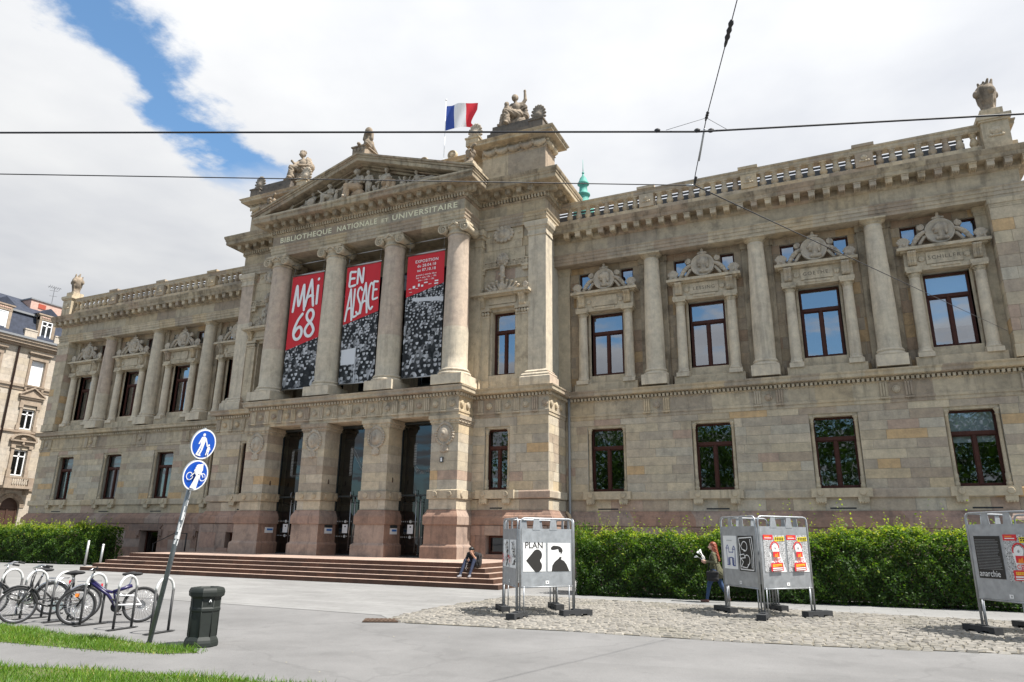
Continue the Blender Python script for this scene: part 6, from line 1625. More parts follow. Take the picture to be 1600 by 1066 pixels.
def p_union(f, u0, v0, w, h):
    q = lambda pts: [(u0+w*a, v0+h*c) for a, c in pts]
    f.rect(u0, u0+w, v0, v0+h, 6); f.poly(q([(.22, .60), (.62, .74), (.98, 0), (.38, 0)][::-1]), 0)
    f.poly(q([(.24, .60), (.42, .56), (.52, .2), (.34, .22)][::-1]), 0)
    f.rect(u0, u0+w*.45, v0+h*.87, v0+h*1.0, 2); f.rect(u0+w*.06, u0+w*.30, v0+h*.945, v0+h*.97, 5); f.rect(u0+w*.06, u0+w*.38, v0+h*.905, v0+h*.925, 0)
    f.rect(u0+w*.52, u0+w*.98, v0+h*.83, v0+h*.95, 3, .06)
    for k in range(2):
        for i in range(5): f.rect(u0+w*(.56+.08*i), u0+w*(.61+.08*i), v0+h*(.855+.045*k), v0+h*(.885+.045*k), 1, .06)
    f.ring(u0+w*.48, v0+h*.66, w*.19, w*.022, 2, -.3, 3.5, 14)
    f.ring(u0+w*.48, v0+h*.64, w*.10, w*.06, 0, 0, 6.283, 10)
    f.rect(u0+w*.36, u0+w*.66, v0+h*.40, v0+h*.55, 2); f.poly(q([(.42, .40), (.60, .40), (.58, .53), (.5, .47), (.46, .5)]), 5)
    f.text('cgt', .16*w/.6, u0+w*.53, v0+h*.335, 2, 1.1)
    f.rect(u0+w*.22, u0+w*.78, v0+h*.03, v0+h*.25, 2, .04); f.rect(u0+w*.30, u0+w*.72, v0+h*.15, v0+h*.215, 3, .04)
    for i in range(6): f.rect(u0+w*(.32+.065*i), u0+w*(.365+.065*i), v0+h*.16, v0+h*.205, 5, .04)
    f.rect(u0+w*.28, u0+w*.73, v0+h*.095, v0+h*.125, 0, .04); f.rect(u0+w*.28, u0+w*.73, v0+h*.05, v0+h*.075, 0, .04)
def p_towers(f, u0, v0, w, h):
    q = lambda pts: [(u0+w*a, v0+h*c) for a, c in pts]; f.rect(u0, u0+w, v0, v0+h, 0)
    f.line(q([(.25, .12), (.22, .65), (.30, .72), (.38, .65), (.40, .50), (.70, .50), (.70, .62), (.78, .69), (.86, .62), (.84, .1), (.68, .1), (.66, .34), (.44, .34), (.42, .13)]), .009, 4, True)
    for a in (.36, .44, .66, .74): f.line(q([(a, .12), (a, .33)]), .012, 4)
    f.line(q([(.2, .62), (.4, .62)]), .007, 4); f.line(q([(.68, .59), (.88, .59)]), .007, 4); f.rect(u0+w*.3, u0+w*.7, v0+h*.85, v0+h*.865, 7)
def p_lines(f, u0, v0, w, h):
    """white looping line drawing on black"""
    q = lambda pts: [(u0+w*a, v0+h*c) for a, c in pts]; f.rect(u0, u0+w, v0, v0+h, 1)
    f.line(q([(.08, .93), (.9, .96), (.97, .5), (.93, .04), (.1, .05), (.12, .5)]), .012, 0, True)
    f.line(q([(.8, .9), (.88, .45), (.84, .1)]), .010, 0)
    f.ring(u0+w*.45, v0+h*.70, w*.17, .010, 0, -2.2, 3.0, 14); f.line(q([(.15, .78), (.3, .62), (.52, .58)]), .010, 0)
    f.line(q([(.12, .45), (.4, .48), (.5, .38), (.2, .36), (.35, .26), (.2, .12)]), .010, 0); f.ring(u0+w*.62, v0+h*.32, w*.17, .010, 0, -1.5, 2.6, 12); f.line(q([(.3, .12), (.6, .1), (.8, .25)]), .010, 0)
def p_black(f, u0, v0, w, h):
    f.rect(u0, u0+w, v0, v0+h, 1)
    for i in range(20): f.rect(u0+w*.05, u0+w*random.uniform(.85, .95), v0+h*(.22+.036*i), v0+h*(.226+.036*i), 7)
    f.text('anarchie', .165, u0+w*.06, v0+h*.11, 0, .86, 'LEFT')
def stand(label, A, B, C_, zt, faces):
    A, B, C_ = Vector((*A, 0)), Vector((*B, 0)), Vector((*C_, 0)); D = B+C_-A; cen = (A+D)/2
    t = thing('poster_stand', label, 'poster stand', (cen.x, cen.y, 0), group='metal poster stands on the cobbles')
    A, B, C_, D = A-cen, B-cen, C_-cen, D-cen
    for (p, q, key) in ((A, B, 'AB'), (C_, A, 'CA'), (B, D, 'BD'), (D, C_, 'DC')):
        d = (q-p); ln = d.length; u = d/ln; n = Vector((u.y, -u.x, 0)); o = p+u*.05; e_ = q-u*.05
        z0, z1 = .66, zt-.22
        b = MB(); b.s = True; r = .021; k = .10
        pts = [o+Vector((0, 0, .12))]+[o+Vector((0, 0, zt-k))]+[o+u*(k*(1-math.cos(a)))+Vector((0, 0, zt-k+k*math.sin(a))) for a in (.5, 1.0, 1.57)]
        pts += [e_-u*(k*(1-math.cos(a)))+Vector((0, 0, zt-k+k*math.sin(a))) for a in (1.57, 1.0, .5)]+[e_+Vector((0, 0, zt-k)), e_+Vector((0, 0, .12))]
        b.tube(pts, r, 8); b.tube([o+Vector((0, 0, z0-.02)), e_+Vector((0, 0, z0-.02))], .017, 8)
        for s_ in (o+u*.10, e_-u*.10): b.tube([s_+Vector((0, 0, .12)), s_+Vector((0, 0, z0))], .015, 8)
        b.build('tube_frame', M_GALV, t)
        b = MB(); sgn = n*.008
        vs = [w+s_*sgn+Vector((0, 0, zz)) for s_ in (1, -1) for (w, zz) in ((o+u*.03, z0), (e_-u*.03, z0), (e_-u*.03, z1), (o+u*.03, z1))]
        b.add(vs, [(0, 1, 2, 3), (7, 6, 5, 4), (0, 4, 5, 1), (1, 5, 6, 2), (2, 6, 7, 3), (3, 7, 4, 0)])
        pn = b.build('panel', M_GALV, t)
        for f_ in (.30, .62):
            c = o+u*(ln-.1)*f_; b = MB(); w0, w1 = .10, .065
            vs = [c+u*(s_*w)+n*(y)+Vector((0, 0, zz)) for y in (.014, .004) for (s_, w, zz) in ((-1, w0, z1-.03), (1, w0, z1-.03), (1, w1, zt), (-1, w1, zt))]
            b.add(vs, [(0, 1, 2, 3), (7, 6, 5, 4), (0, 4, 5, 1), (1, 5, 6, 2), (2, 6, 7, 3), (3, 7, 4, 0)]); b.build('hanger_plate', M_GALV, t)
        f = Flat(o+n*.010, u, n); W = ln-.1; f.rect(W*.5-.04, W*.5+.05, z0+.04, z0+.11, 0); f.rect(W*.5-.0, W*.5+.02, z0+.06, z0+.09, 1); f.done(pn, 'number_tag')
        for (fn, a, c, v0, v1, *ex) in faces.get(key, []):
            f = Flat(o+n*.010, u, n); fn(f, W*a, z0+(z1-z0)*v0, W*(c-a), (z1-z0)*(v1-v0), *ex); f.done(pn)
    for p, dv in ((A, (A-D)), (B, (B-A)), (C_, (A-C_)), (D, (B-D))):
        d = dv.normalized(); s_ = Vector((-d.y, d.x, 0)); b = MB(); c = p+d*.02
        def hx(a0, a1, z0, z1, w=.10):
            vs = [c+d*a+s_*(q*w)+Vector((0, 0, z)) for z in (z0, z1) for (a, q) in ((a0, -1), (a1, -1), (a1, 1), (a0, 1))]
            b.add(vs, [(0, 3, 2, 1), (4, 5, 6, 7), (0, 1, 5, 4), (1, 2, 6, 5), (2, 3, 7, 6), (3, 0, 4, 7)])
        hx(-.38, .38, .055, .14); hx(-.38, -.24, .0, .055); hx(-.09, .09, 0, .055); hx(.24, .38, 0, .055); hx(-.1, .1, .14, .16, .06)
        b.build('rubber_foot', M_BLACK, t)
    return t
stand('square metal stand with PLAN and black silhouette posters beside the steps', (14.37, -16.05), (15.28, -14.92), (13.42, -14.80), 2.10,
      {'AB': [(p_plan, .05, .47, .25, .75), (p_person, .51, .95, .25, .75)], 'CA': [(p_glyph, .05, .45, .3, .8, 3), (p_glyph, .5, .95, .3, .8, 5)]})
stand('square metal stand with two red and yellow union posters in front of the hedge', (19.14, -13.42), (20.19, -12.20), (18.15, -12.18), 2.22,
      {'AB': [(p_union, .07, .50, .25, .86), (p_union, .54, .97, .25, .86)], 'CA': [(p_towers, .06, .46, .27, .84), (p_lines, .50, .93, .25, .84)]})
stand('square metal stand with a black poster reading anarchie, cut by the picture edge', (24.15, -14.85), (25.2, -13.62), (23.19, -13.52), 2.27,
      {'CA': [(p_black, .08, .47, .27, .84), (p_union, .52, .95, .25, .86)], 'AB': [(p_union, .07, .50, .25, .86)]})

# ================================================================== cycle hoops, bicycles
M_HOOP = plain('dark_grey_hoop', (.035, .035, .036), .6)
M_HWHITE = plain('worn_white_sleeve', (.56, .56, .55), .55, noise=.15, nscale=12)
hoops = [(4.05, -20.95), (4.95, -20.98), (5.80, -21.0), (6.70, -21.02), (7.70, -21.06), (8.74, -21.17), (9.74, -21.20)]
HL = ['steel cycle hoop with white top at the left picture edge', 'steel cycle hoop with white top behind the leftmost bicycle', 'white-topped cycle hoop at the front wheel of the black city bicycle', 'white-topped cycle hoop beside the saddle of the black city bicycle', 'white-topped cycle hoop against the front wheel of the purple mountain bike', 'empty white-topped cycle hoop in front of the mountain bike rear wheel', 'empty white-topped cycle hoop behind the leaning sign pole']
for (x, y), lab in zip(hoops, HL):
    t = thing('cycle_hoop', lab, 'cycle hoop', (x, y, 0), (0, 0, R_(random.uniform(-6, 6))), group='row of cycle hoops')
    w = .20; r = .023
    for s in (-1, 1):
        b = MB(); b.s = True; b.tube([(0, s*w, 0), (0, s*w, .70)], r, 10); b.build('leg', M_HOOP, t)
    b = MB(); b.s = True; b.tube([(0, -w, .70)]+[(0, -w*math.cos(a), .70+w*1.08*math.sin(a)) for a in np.linspace(0, math.pi, 13)]+[(0, w, .70)], r*1.03, 10); b.build('white_top', M_HWHITE, t)
    b = MB(); b.box(-.05, .05, -w-.12, w+.12, 0, .012); b.build('base_plate', M_HOOP, t)
M_TYRE = plain('tyre_rubber', (.018, .018, .019), .8); M_RIM = plain('alloy_rim', (.22, .22, .23), .45, metal=.5); M_CHR = plain('chrome', (.6, .6, .62), .2, metal=1); M_REFL = plain('orange_reflector', (.8, .2, .02), .3)
def ring_tube(b, c, R, r, n=36, k=8, ax='y'):
    b.s = True; b.tube([(c[0]+R*math.cos(a), c[1], c[2]+R*math.sin(a)) for a in np.linspace(0, 2*math.pi, n+1)[:-1]], r, k, closed=True)
def bicycle(label, rear, front, mtb, steer=0.0, lean=0.04):
    rear, front = Vector((*rear, 0)), Vector((*front, 0)); d = front-rear; yaw = math.atan2(d.y, d.x); wb = d.length
    t = thing('bicycle', label, 'bicycle', rear, None, group='bicycles parked at the hoops')
    t.rotation_euler = (lean, 0, yaw)
    R = .325; M_F = plain('bicycle_paint_purple', (.012, .008, .06), .35) if mtb else plain('bicycle_paint_black', (.015, .015, .016), .35)
    M_F2 = M_WHITE if mtb else M_F
    for cx, nm in ((0, 'rear_wheel'), (wb, 'front_wheel')):
        b = MB(); ring_tube(b, (cx, 0, R), R-.042, .011, 40, 6); wo_ = b.build(nm, M_RIM, t)
        b = MB(); ring_tube(b, (cx, 0, R), R-.018, .027 if mtb else .022, 44, 8); b.build('tyre', M_TYRE, wo_)
        b = MB(); b.s = True; b.tube([(cx, -.05, R), (cx, .05, R)], .022, 8)
        for i in range(28):
            a = i*2*math.pi/28; b.tube([(cx+.02*math.cos(a+.6), (-1)**i*.03, R+.02*math.sin(a+.6)), (cx+(R-.04)*math.cos(a), 0, R+(R-.04)*math.sin(a))], .0028, 4)
        b.build('spokes', M_CHR, wo_, kind='stuff')
    bbx, bbz = .43, .29; sx_, sz_ = .22, .78; hx, hz = wb-.17, .86
    b = MB(); b.s = True
    if mtb:
        b.tube([(hx, 0, hz-.10), (.60, 0, .52), (bbx, 0, bbz)], .03, 8); b.tube([(hx, 0, hz-.05), (.66, 0, .60), (.52, 0, .56)], .026, 8); b.tube([(bbx, 0, bbz), (.50, 0, .55), (.24, 0, .70)], .024, 8); b.tube([(.52, 0, .57), (.20, 0, .68)], .034, 8)
        b.build('frame', M_F, t)
        b = MB(); b.s = True
        for s in (-1, 1): b.tube([(0, s*.05, R), (bbx-.02, s*.05, bbz+.04)], .017, 8); b.tube([(0, s*.05, R), (.14, s*.05, .50), (.46, s*.03, .50)], .013, 8)
        b.build('swingarm', M_WHITE, t)
        b = MB(); b.s = True; b.tube([(.30, 0, .50), (.48, 0, .52)], .03, 8); b.build('shock', M_CHR, t)
    else:
        b.tube([(hx, 0, hz), (hx+.02, 0, .62), (hx-.12, 0, .36), (.62, 0, .30), (bbx, 0, bbz)], .022, 8); b.tube([(hx, 0, hz-.12), (hx-.10, 0, .45), (.60, 0, .38), (.38, 0, .42)], .014, 8)
        b.tube([(bbx, 0, bbz), (sx_+.02, 0, sz_)], .019, 8)
        for s in (-1, 1): b.tube([(0, s*.05, R), (bbx, s*.04, bbz)], .011, 6); b.tube([(0, s*.05, R), (.30, s*.02, .60)], .010, 6)
        b.build('frame', M_F, t)
    b = MB(); b.s = True
    for s in (-1, 1): b.tube([(hx-.0, s*.05, hz-.22), (wb, s*.055, R)], .016, 8)
    b.tube([(hx-.02, 0, hz+.06), (hx+.01, 0, hz-.22)], .022, 8); b.tube([(hx+.01, -.06, hz-.22), (hx+.01, .06, hz-.22)], .02, 8); b.build('fork', M_F if not mtb else M_TYRE, t)
    b = MB(); b.s = True
    hbx = hx-.03
    b.tube([(hbx, 0, hz+.02), (hbx, 0, hz+.13)], .016, 8)
    if mtb: b.tube([(hbx-.04, -.30, hz+.16), (hbx+.03, -.1, hz+.13), (hbx+.03, .1, hz+.13), (hbx-.04, .30, hz+.16)], .013, 8)
    else: b.tube([(hbx-.22, -.29, hz+.16), (hbx-.05, -.27, hz+.19), (hbx+.05, -.1, hz+.14), (hbx+.05, .1, hz+.14), (hbx-.05, .27, hz+.19), (hbx-.22, .29, hz+.16)], .012, 8)
    ho_ = b.build('handlebar', M_TYRE if mtb else M_CHR, t)
    for s in (-1, 1):
        b = MB(); b.s = True
        p, q = ((hbx-.04, s*.31, hz+.16), (hbx-.02, s*.19, hz+.15)) if mtb else ((hbx-.24, s*.29, hz+.157), (hbx-.12, s*.285, hz+.175))
        b.tube([p, q], .02, 8); b.build('grip', M_TYRE, ho_)
        b = MB(); b.s = True; b.tube([(q[0]+.04, q[1], q[2]), (q[0]+.10, q[1]+s*.02, q[2]-.03)], .008, 6); b.build('brake_lever', M_CHR, ho_)
    b = MB(); b.s = True; b.tube([(sx_+.06, 0, sz_-.2), (sx_, 0, sz_+.08)], .014, 8); b.build('seat_post', M_CHR, t)
    P = [ellip((sx_-.06, 0, sz_+.12), (.12, .085, .035)), capsule((sx_, 0, sz_+.12), (sx_+.17, 0, sz_+.115), .05, .025)]
    if not mtb or True: solid('saddle', P, .014, M_TYRE, t, .03)
    b = MB(); b.disc((bbx, -.05, bbz), .095, .012, 24, prof=[(.3, 0), (1, 0), (1, 1), (.86, 1), (.8, .5), (.3, .6), (0, .6)]); b.build('chainring', M_CHR if not mtb else M_TYRE, t)
    for s in (-1, 1):
        b = MB(); b.s = True; a = 1.1 if s > 0 else 1.1+math.pi; e_ = (bbx+.165*math.cos(a), s*.075, bbz+.165*math.sin(a)); b.tube([(bbx, s*.06, bbz), e_], .012, 6); co_ = b.build('crank', M_CHR, t)
        b = MB(); b.box(e_[0]-.045, e_[0]+.045, min(e_[1], e_[1]+s*.09), max(e_[1], e_[1]+s*.09), e_[2]-.012, e_[2]+.012); b.build('pedal', M_TYRE, co_)
    b = MB(); b.s = True; b.tube([(bbx, -.05, bbz+.095), (0, -.05, R+.04)], .006, 4); b.tube([(bbx, -.05, bbz-.095), (0, -.05, R-.04)], .006, 4); b.build('chain', M_IRON, t)
    if mtb:
        b = MB(); b.disc((0, -.04, R), .08, .01, 20); b.build('cassette', M_CHR, t)
        b = MB(); b.box(wb-.02, wb+.05, -.03, .03, R+.17, R+.23); b.build('spoke_reflector', M_REFL, t)
    else:
        for cx, a0, a1, nm in ((0, .1, 2.9, 'rear_mudguard'), (wb, .7, 2.9, 'front_mudguard')):
            b = MB(); b.s = True; b.tube([(cx+(R+.025)*math.cos(a), 0, R+(R+.025)*math.sin(a)) for a in np.linspace(a0, a1, 14)], .02, 6); b.build(nm, M_CHR if cx == 0 else M_F, t)
        b = MB(); b.s = True
        for s in (-.07, -.025, .025, .07): b.tube([(-.26, s, .73), (.16, s, .73)], .006, 5)
        for x_ in (-.26, -.05, .16): b.tube([(x_, -.07, .73), (x_, .07, .73)], .006, 5)
        for s in (-1, 1): b.tube([(-.1, s*.07, .73), (0, s*.06, R)], .006, 5)
        b.build('rack', M_CHR, t)
        b = MB(); b.box(-.30, -.27, -.03, .03, .62, .68); b.build('rear_reflector', M_RINK, t)
        b = MB(); b.s = True; b.tube([(.20, .08, .28), (.10, .16, .02)], .009, 6); b.build('kickstand', M_CHR, t)
    return t
bicycle('purple and white full suspension mountain bike with orange spoke reflector', (8.14, -20.36), (7.50, -21.25), True, lean=.03)
bicycle('black step-through city bicycle with chrome rear mudguard and rack', (6.93, -20.72), (6.42, -21.68), False, lean=.06)
bicycle('black bicycle with luggage rack, cut by the left picture edge', (5.45, -20.40), (4.75, -21.22), False, lean=-.04)
# lock tangled round the city bike
# ================================================================== litter bin, leaning sign, posts
bt = thing('litter_bin', 'dark green octagonal cast litter bin beside the leaning sign', 'litter bin', (11.50, -21.88, 0), (0, 0, R_(12)))
M_BIN = plain('dark_green_paint', (.011, .015, .012), .65, noise=.2, nscale=12)
def octa(prof): 
    b = MB(); b.lathe(prof, n=8, a0=math.pi/8, a1=math.pi/8+2*math.pi); return b
octa([(0.259, 0), (0.259, .05), (0.248, .09), (0.223, .13), (0.216, .14)]).build('foot', M_BIN, bt)
octa([(0.216, .14), (0.220, .50), (0.234, .52), (0.234, .555), (0.220, .575), (0.223, .70), (0.238, .72)]).build('body', M_BIN, bt)
b = MB(); b.lathe([(0.238, .72), (0.270, .74), (0.277, .80), (0.270, .83), (0.252, .86), (0.194, .87), (0.180, .85), (0.173, .60)], n=8, a0=math.pi/8, a1=math.pi/8+2*math.pi, cap=False); b.build('rim', M_BIN, bt)
b = MB(); b.s = True
for i in range(8):
    a = math.pi/8+i*math.pi/4; b.tube([(.217*math.cos(a), .217*math.sin(a), .14), (.221*math.cos(a), .221*math.sin(a), .72)], .009, 6)
b.build('edge_bead', M_BIN, bt)
b = MB(); b.lathe([(0.000, .6), (0.176, .6)], n=8, cap=False); b.build('liner', M_BLACK, bt)
b = MB()
for s in (-1, 1):
    a = -.66+s*.07; b.tube([(.227*math.cos(-.66), .227*math.sin(-.66), .69), (.227*math.cos(a), .227*math.sin(a), .655)], .007, 5)
b.build('white_mark', M_WHITE, bt)
sg_ = thing('sign_pole', 'leaning grey pole with two round blue signs and torn white stickers', 'sign', (10.64, -22.12, 0))
ax_ = Vector((.585, .0, 3.30)).normalized(); nrm_ = Vector((ax_.z, 0, -ax_.x)); 
b = MB(); b.s = True; b.tube([ax_*(-.05), ax_*3.45], .038, 14); b.ell(ax_*3.45, (.038, .038, .02), 10, 6); b.build('pole', plain('galvanised_pole', (.17, .19, .205), .5, metal=.4, noise=.2, nscale=10), sg_)
b = MB(); b.s = False; rr = random.Random(2)
for i in range(26):
    t0 = rr.choice([rr.uniform(1.5, 2.05), rr.uniform(1.55, 1.8), rr.uniform(2.15, 2.45)]); a0 = rr.uniform(-1.6, .4); da = rr.uniform(.3, .8); dt = rr.uniform(.05, .16)
    vs = []
    uu = Vector((0, 1, 0))
    for tt in (t0, t0+dt):
        for k in range(5):
            a = a0+da*k/4; vs.append(ax_*tt+(nrm_*math.cos(a)+uu*math.sin(a))*(.0395+.0003*i))
    b.add(vs, [(k, k+1, k+6, k+5) for k in range(4)])
b.build('torn_stickers', M_WHITE, sg_, kind='stuff')
M_SBLUE = plain('traffic_blue', (.008, .075, .42), .35)
class SignFlat(Flat):
    def P(s, u, v): return s.o+s.u*u+ax_*v+s.n*(.004+.0009*s.k)
def round_sign(t, fn, name):
    c = ax_*t+nrm_*.055; R = .255
    b = MB(); uu = Vector((0, 1, 0)); n = 40
    vs = [c+nrm_*q+(uu*math.cos(2*math.pi*i/n)+ax_*math.sin(2*math.pi*i/n))*R for q in (-.018, .004) for i in range(n)]
    b.add(vs, [tuple(range(n-1, -1, -1)), tuple(range(n, 2*n))]+[(i, (i+1) % n, n+(i+1) % n, n+i) for i in range(n)]); so = b.build('sign_disc', M_GALV, sg_)
    f = SignFlat(c+nrm_*.001, uu, nrm_); PMx = [M_WHITE, M_SBLUE]
    f.poly([(R*.985*math.cos(2*math.pi*i/n), R*.985*math.sin(2*math.pi*i/n)) for i in range(n)], 0); f.poly([(R*.89*math.cos(2*math.pi*i/n), R*.89*math.sin(2*math.pi*i/n)) for i in range(n)], 1)
    fn(f); f.b.build(name, PMx, so)
def circ(f, u, v, r, m, n=14): f.poly([(u+r*math.cos(2*math.pi*i/n), v+r*math.sin(2*math.pi*i/n)) for i in range(n)], m)
def walkers(f):
    circ(f, -.03, .155, .026, 0)
    f.poly([(-.07, .115), (.0, .125), (.03, .09), (.012, -.02), (-.06, -.02)], 0); f.line([(-.06, .10), (-.095, .0)], .013, 0); f.line([(.015, .1), (.055, .03), (.075, -.02)], .012, 0)
    f.line([(-.045, -.02), (-.07, -.10), (-.10, -.18)], .017, 0); f.line([(-.01, -.02), (-.02, -.10), (-.055, -.19)], .017, 0); f.line([(-.10, -.18), (-.07, -.185)], .01, 0); f.line([(-.055, -.19), (-.02, -.19)], .01, 0)
    circ(f, .105, -.005, .019, 0); f.poly([(.085, -.03), (.125, -.03), (.14, -.11), (.075, -.11)], 0); f.line([(.09, -.035), (.07, -.02)], .009, 0); f.line([(.092, -.11), (.08, -.17)], .011, 0); f.line([(.12, -.11), (.12, -.17)], .011, 0); f.line([(.125, -.04), (.145, -.08)], .008, 0)
def bike_sign(f):
    for u in (-.125, .125): f.ring(u, -.02, .06, .007, 0, n=20)
    f.line([(-.125, -.02), (-.06, .05), (.07, .05), (.125, -.02)], .008, 0); f.line([(-.06, .05), (.0, -.03), (.07, .05)], .008, 0); f.line([(-.075, .065), (-.04, .065)], .009, 0)
    f.poly([(-.04, .02), (.05, .03), (.085, .1), (.07, .17), (-.03, .19), (-.075, .13), (-.05, .08)][::-1], 0); f.poly([(-.065, .17), (.06, .205), (.075, .175), (-.06, .145)][::-1], 0); f.poly([(-.085, .10), (-.06, .12), (-.06, .075), (-.09, .07)], 0)
    f.poly([(-.03, .0), (.045, .01), (.04, -.1), (.03, -.225), (-.10, -.205), (-.06, -.1)][::-1], 0); f.line([(-.02, .03), (.02, -.04)], .02, 0)
round_sign(3.20, walkers, 'pictogram'); round_sign(2.68, bike_sign, 'pictogram')
for (x, y, h, lab) in ((-14.15, -6.05, 1.22, 'taller plain steel bollard by the end of the left hedge'), (-13.6, -5.62, 1.02, 'shorter steel bollard with capped top by the end of the left hedge')):
    t = thing('bollard', lab, 'bollard', (x, y, 0), group='bollards by the steps')
    b = MB(); b.s = True; b.tube([(0, 0, 0), (.02, 0, h)], .055, 12); b.build('post', plain('pale_steel_post', (.45, .45, .44), .4, metal=.5), t)
    b = MB(); b.s = True; b.ell((.02, 0, h), (.06, .06, .05 if h < 1.1 else .015), 12, 6); b.build('cap', M_WHITE, t)
# ================================================================== overhead tram wires
M_WIRE = plain('wire', (.012, .012, .016), .6); M_INS = plain('insulator', (.02, .02, .022), .6)
def ext(p, q, a, c): p, q = Vector(p), Vector(q); d = q-p; return [p-d*a, p, q, q+d*c]
cw = thing('contact_wire', 'thick black tram contact wire crossing the upper facade', 'wire', (0, 0, 0), group='overhead tram wires')
wa, wb_, wc_ = Vector((13.11, -26.95, 5.8)), Vector((19.92, -24.02, 5.8)), Vector((22.93, -23.06, 5.8))
b = MB(); b.s = True; b.tube([wa-(wb_-wa)*2.5, wa, wb_, wc_, wc_+(wc_-wb_)*5], .0105, 8); b.build('cable', M_WIRE, cw)
for t_ in (-.035, .012, .0):
    c = wb_+(wb_-wa)*t_*1.6; b = MB(); b.s = True; b.ell((c.x, c.y, c.z+.015), (.035, .02, .025), 8, 6); b.build('clamp', M_INS, cw)
lw = thing('feeder_wire', 'thinner black wire passing below the pediment', 'wire', (0, 0, 0), group='overhead tram wires')
j = Vector((19.77, -23.44, 5.5)); l0 = Vector((12.80, -26.71, 5.5))
b = MB(); b.s = True; b.tube([l0-(j-l0)*2.5, l0, j], .0062, 8); b.build('cable', M_WIRE, lw)
b = MB(); b.s = True; b.tube([j-(j-l0)*.012, j], .012, 8); b.build('sleeve', M_GALV, lw)
sw = thing('span_wire', 'black span wire with insulators rising steeply to the top of the picture', 'wire', (0, 0, 0), group='overhead tram wires')
a_ = Vector((20.5, -25.17, 6.3)); mid = Vector((20.03, -24.08, 5.90))
top = a_+(a_-mid)*2
b = MB(); b.s = True; b.tube([top, a_, mid, j+Vector((0, 0, .06)), j], .005, 8); b.build('cable', M_WIRE, sw)
def insul(p, q, r, nm='insulator'):
    b = MB(); b.s = True; n = 9; b.tube([tuple(p.lerp(q, i/(n-1))) for i in range(n)], [r*(1 if i % 2 else .6)*(1.0 if i < 7 else .6) for i in range(n)], 8); b.build(nm, M_INS, sw)
pt = lambda f: a_.lerp(mid, f)
insul(pt(.15), pt(.36), .026); insul(pt(.94), pt(1.03), .018); insul(mid.lerp(j, .86), j, .018)
b = MB(); b.s = True; b.tube([mid.lerp(j, .15), mid.lerp(j, .62)], .011, 8); b.build('tension_rod', M_GALV, sw)
b = MB(); b.s = True
for t_ in (-.07, .07): b.tube([mid, wb_+(wb_-wa)*t_*.62+Vector((0, 0, .02))], .0025, 5)
b.build('bridle', M_WIRE, sw)
aw = thing('anchor_wire', 'thin dark wire slanting down to the right wing of the library', 'wire', (0, 0, 0), group='overhead tram wires')
b = MB(); b.s = True; b.tube([j, (27.28, -.72, 9.25)], .0075, 6); b.build('cable', M_WIRE, aw)

# ================================================================== people
def fingers(P, wrist, d, side, lab, s=1.0, curl=.4):
    """palm, four fingers of unequal length with a knuckle bend, thumb from the side of the palm"""
    w = np.array(wrist, float); d = np.array(d, float); d /= np.linalg.norm(d); u = np.array(side, float); u -= d*(u@d); u /= np.linalg.norm(u); n = np.cross(d, u)
    P += [capsule(w, w+d*.05*s, .026*s, .03*s, lab), capsule(w+d*.055*s-u*.022*s, w+d*.055*s+u*.022*s, .02*s, .02*s, lab)]
    for k, ln in enumerate((.062, .072, .068, .052)):
        o = w+d*.075*s+u*((k-1.5)*.019*s); m_ = o+d*ln*.5*s+n*ln*.2*curl*s; e_ = m_+d*ln*.4*s+n*ln*.6*curl*s
        P += [capsule(o-d*.01, m_, .0095*s, .009*s, lab), capsule(m_, e_, .009*s, .0075*s, lab)]
    o = w+d*.025*s-u*.028*s; P += [capsule(o, o+d*.03*s-u*.022*s, .012*s, .0105*s, lab), capsule(o+d*.03*s-u*.022*s, o+d*.06*s-u*.02*s+n*.012*s, .0105*s, .009*s, lab)]
M_SKIN = plain('skin', (.50, .30, .22), .55); M_REDH = plain('copper_hair', (.20, .042, .016), .5, noise=.35, nscale=30); M_OLIVE = plain('olive_jacket', (.085, .082, .042), .8, noise=.2, nscale=14); M_JEAN = plain('blue_denim', (.018, .045, .11), .8, noise=.2, nscale=20)
M_SHOE = plain('maroon_shoe', (.10, .04, .03), .5); M_DKT = plain('black_cloth', (.014, .013, .014), .85, noise=.3, nscale=18); M_LIP = plain('lips_and_brows', (.20, .07, .05), .5)
P = [ellip((-.05, 0, 1.50), (.085, .07, .105), 0), ellip((-.085, 0, 1.47), (.05, .052, .07), 0), capsule((-.13, 0, 1.505), (-.15, 0, 1.475), .012, .018, 0), ellip((-.118, 0, 1.435), (.012, .024, .008), 6), ellip((-.125, -.028, 1.515), (.01, .013, .007), 6), ellip((-.125, .028, 1.515), (.01, .013, .007), 6), ellip((-.04, -.072, 1.49), (.018, .012, .028), 0), ellip((-.04, .072, 1.49), (.018, .012, .028), 0),
     ellip((-.015, 0, 1.545), (.095, .085, .085), 1), ellip((.035, 0, 1.46), (.065, .085, .12), 1), capsule((.04, -.03, 1.42), (.13, -.06, 1.12), .065, .04, 1), capsule((.04, .03, 1.42), (.11, .03, 1.16), .06, .04, 1), capsule((-.03, -.06, 1.5), (.03, -.09, 1.25), .03, .03, 1),
     capsule((-.01, 0, 1.42), (.0, 0, 1.32), .045, .05, 0), capsule((.0, -.14, 1.285), (.0, .14, 1.285), .062, .062, 2), ellip((-.015, 0, 1.14), (.125, .165, .20), 2), ellip((0, 0, .95), (.115, .15, .14), 2), capsule((.01, 0, .95), (.03, 0, .82), .15, .165, 2), capsule((.06, 0, .9), (.13, .02, .76), .12, .13, 2),
     ellip((0, 0, .82), (.13, .155, .13), 5), capsule((-.02, -.03, .80), (-.05, -.02, .66), .13, .12, 5)]
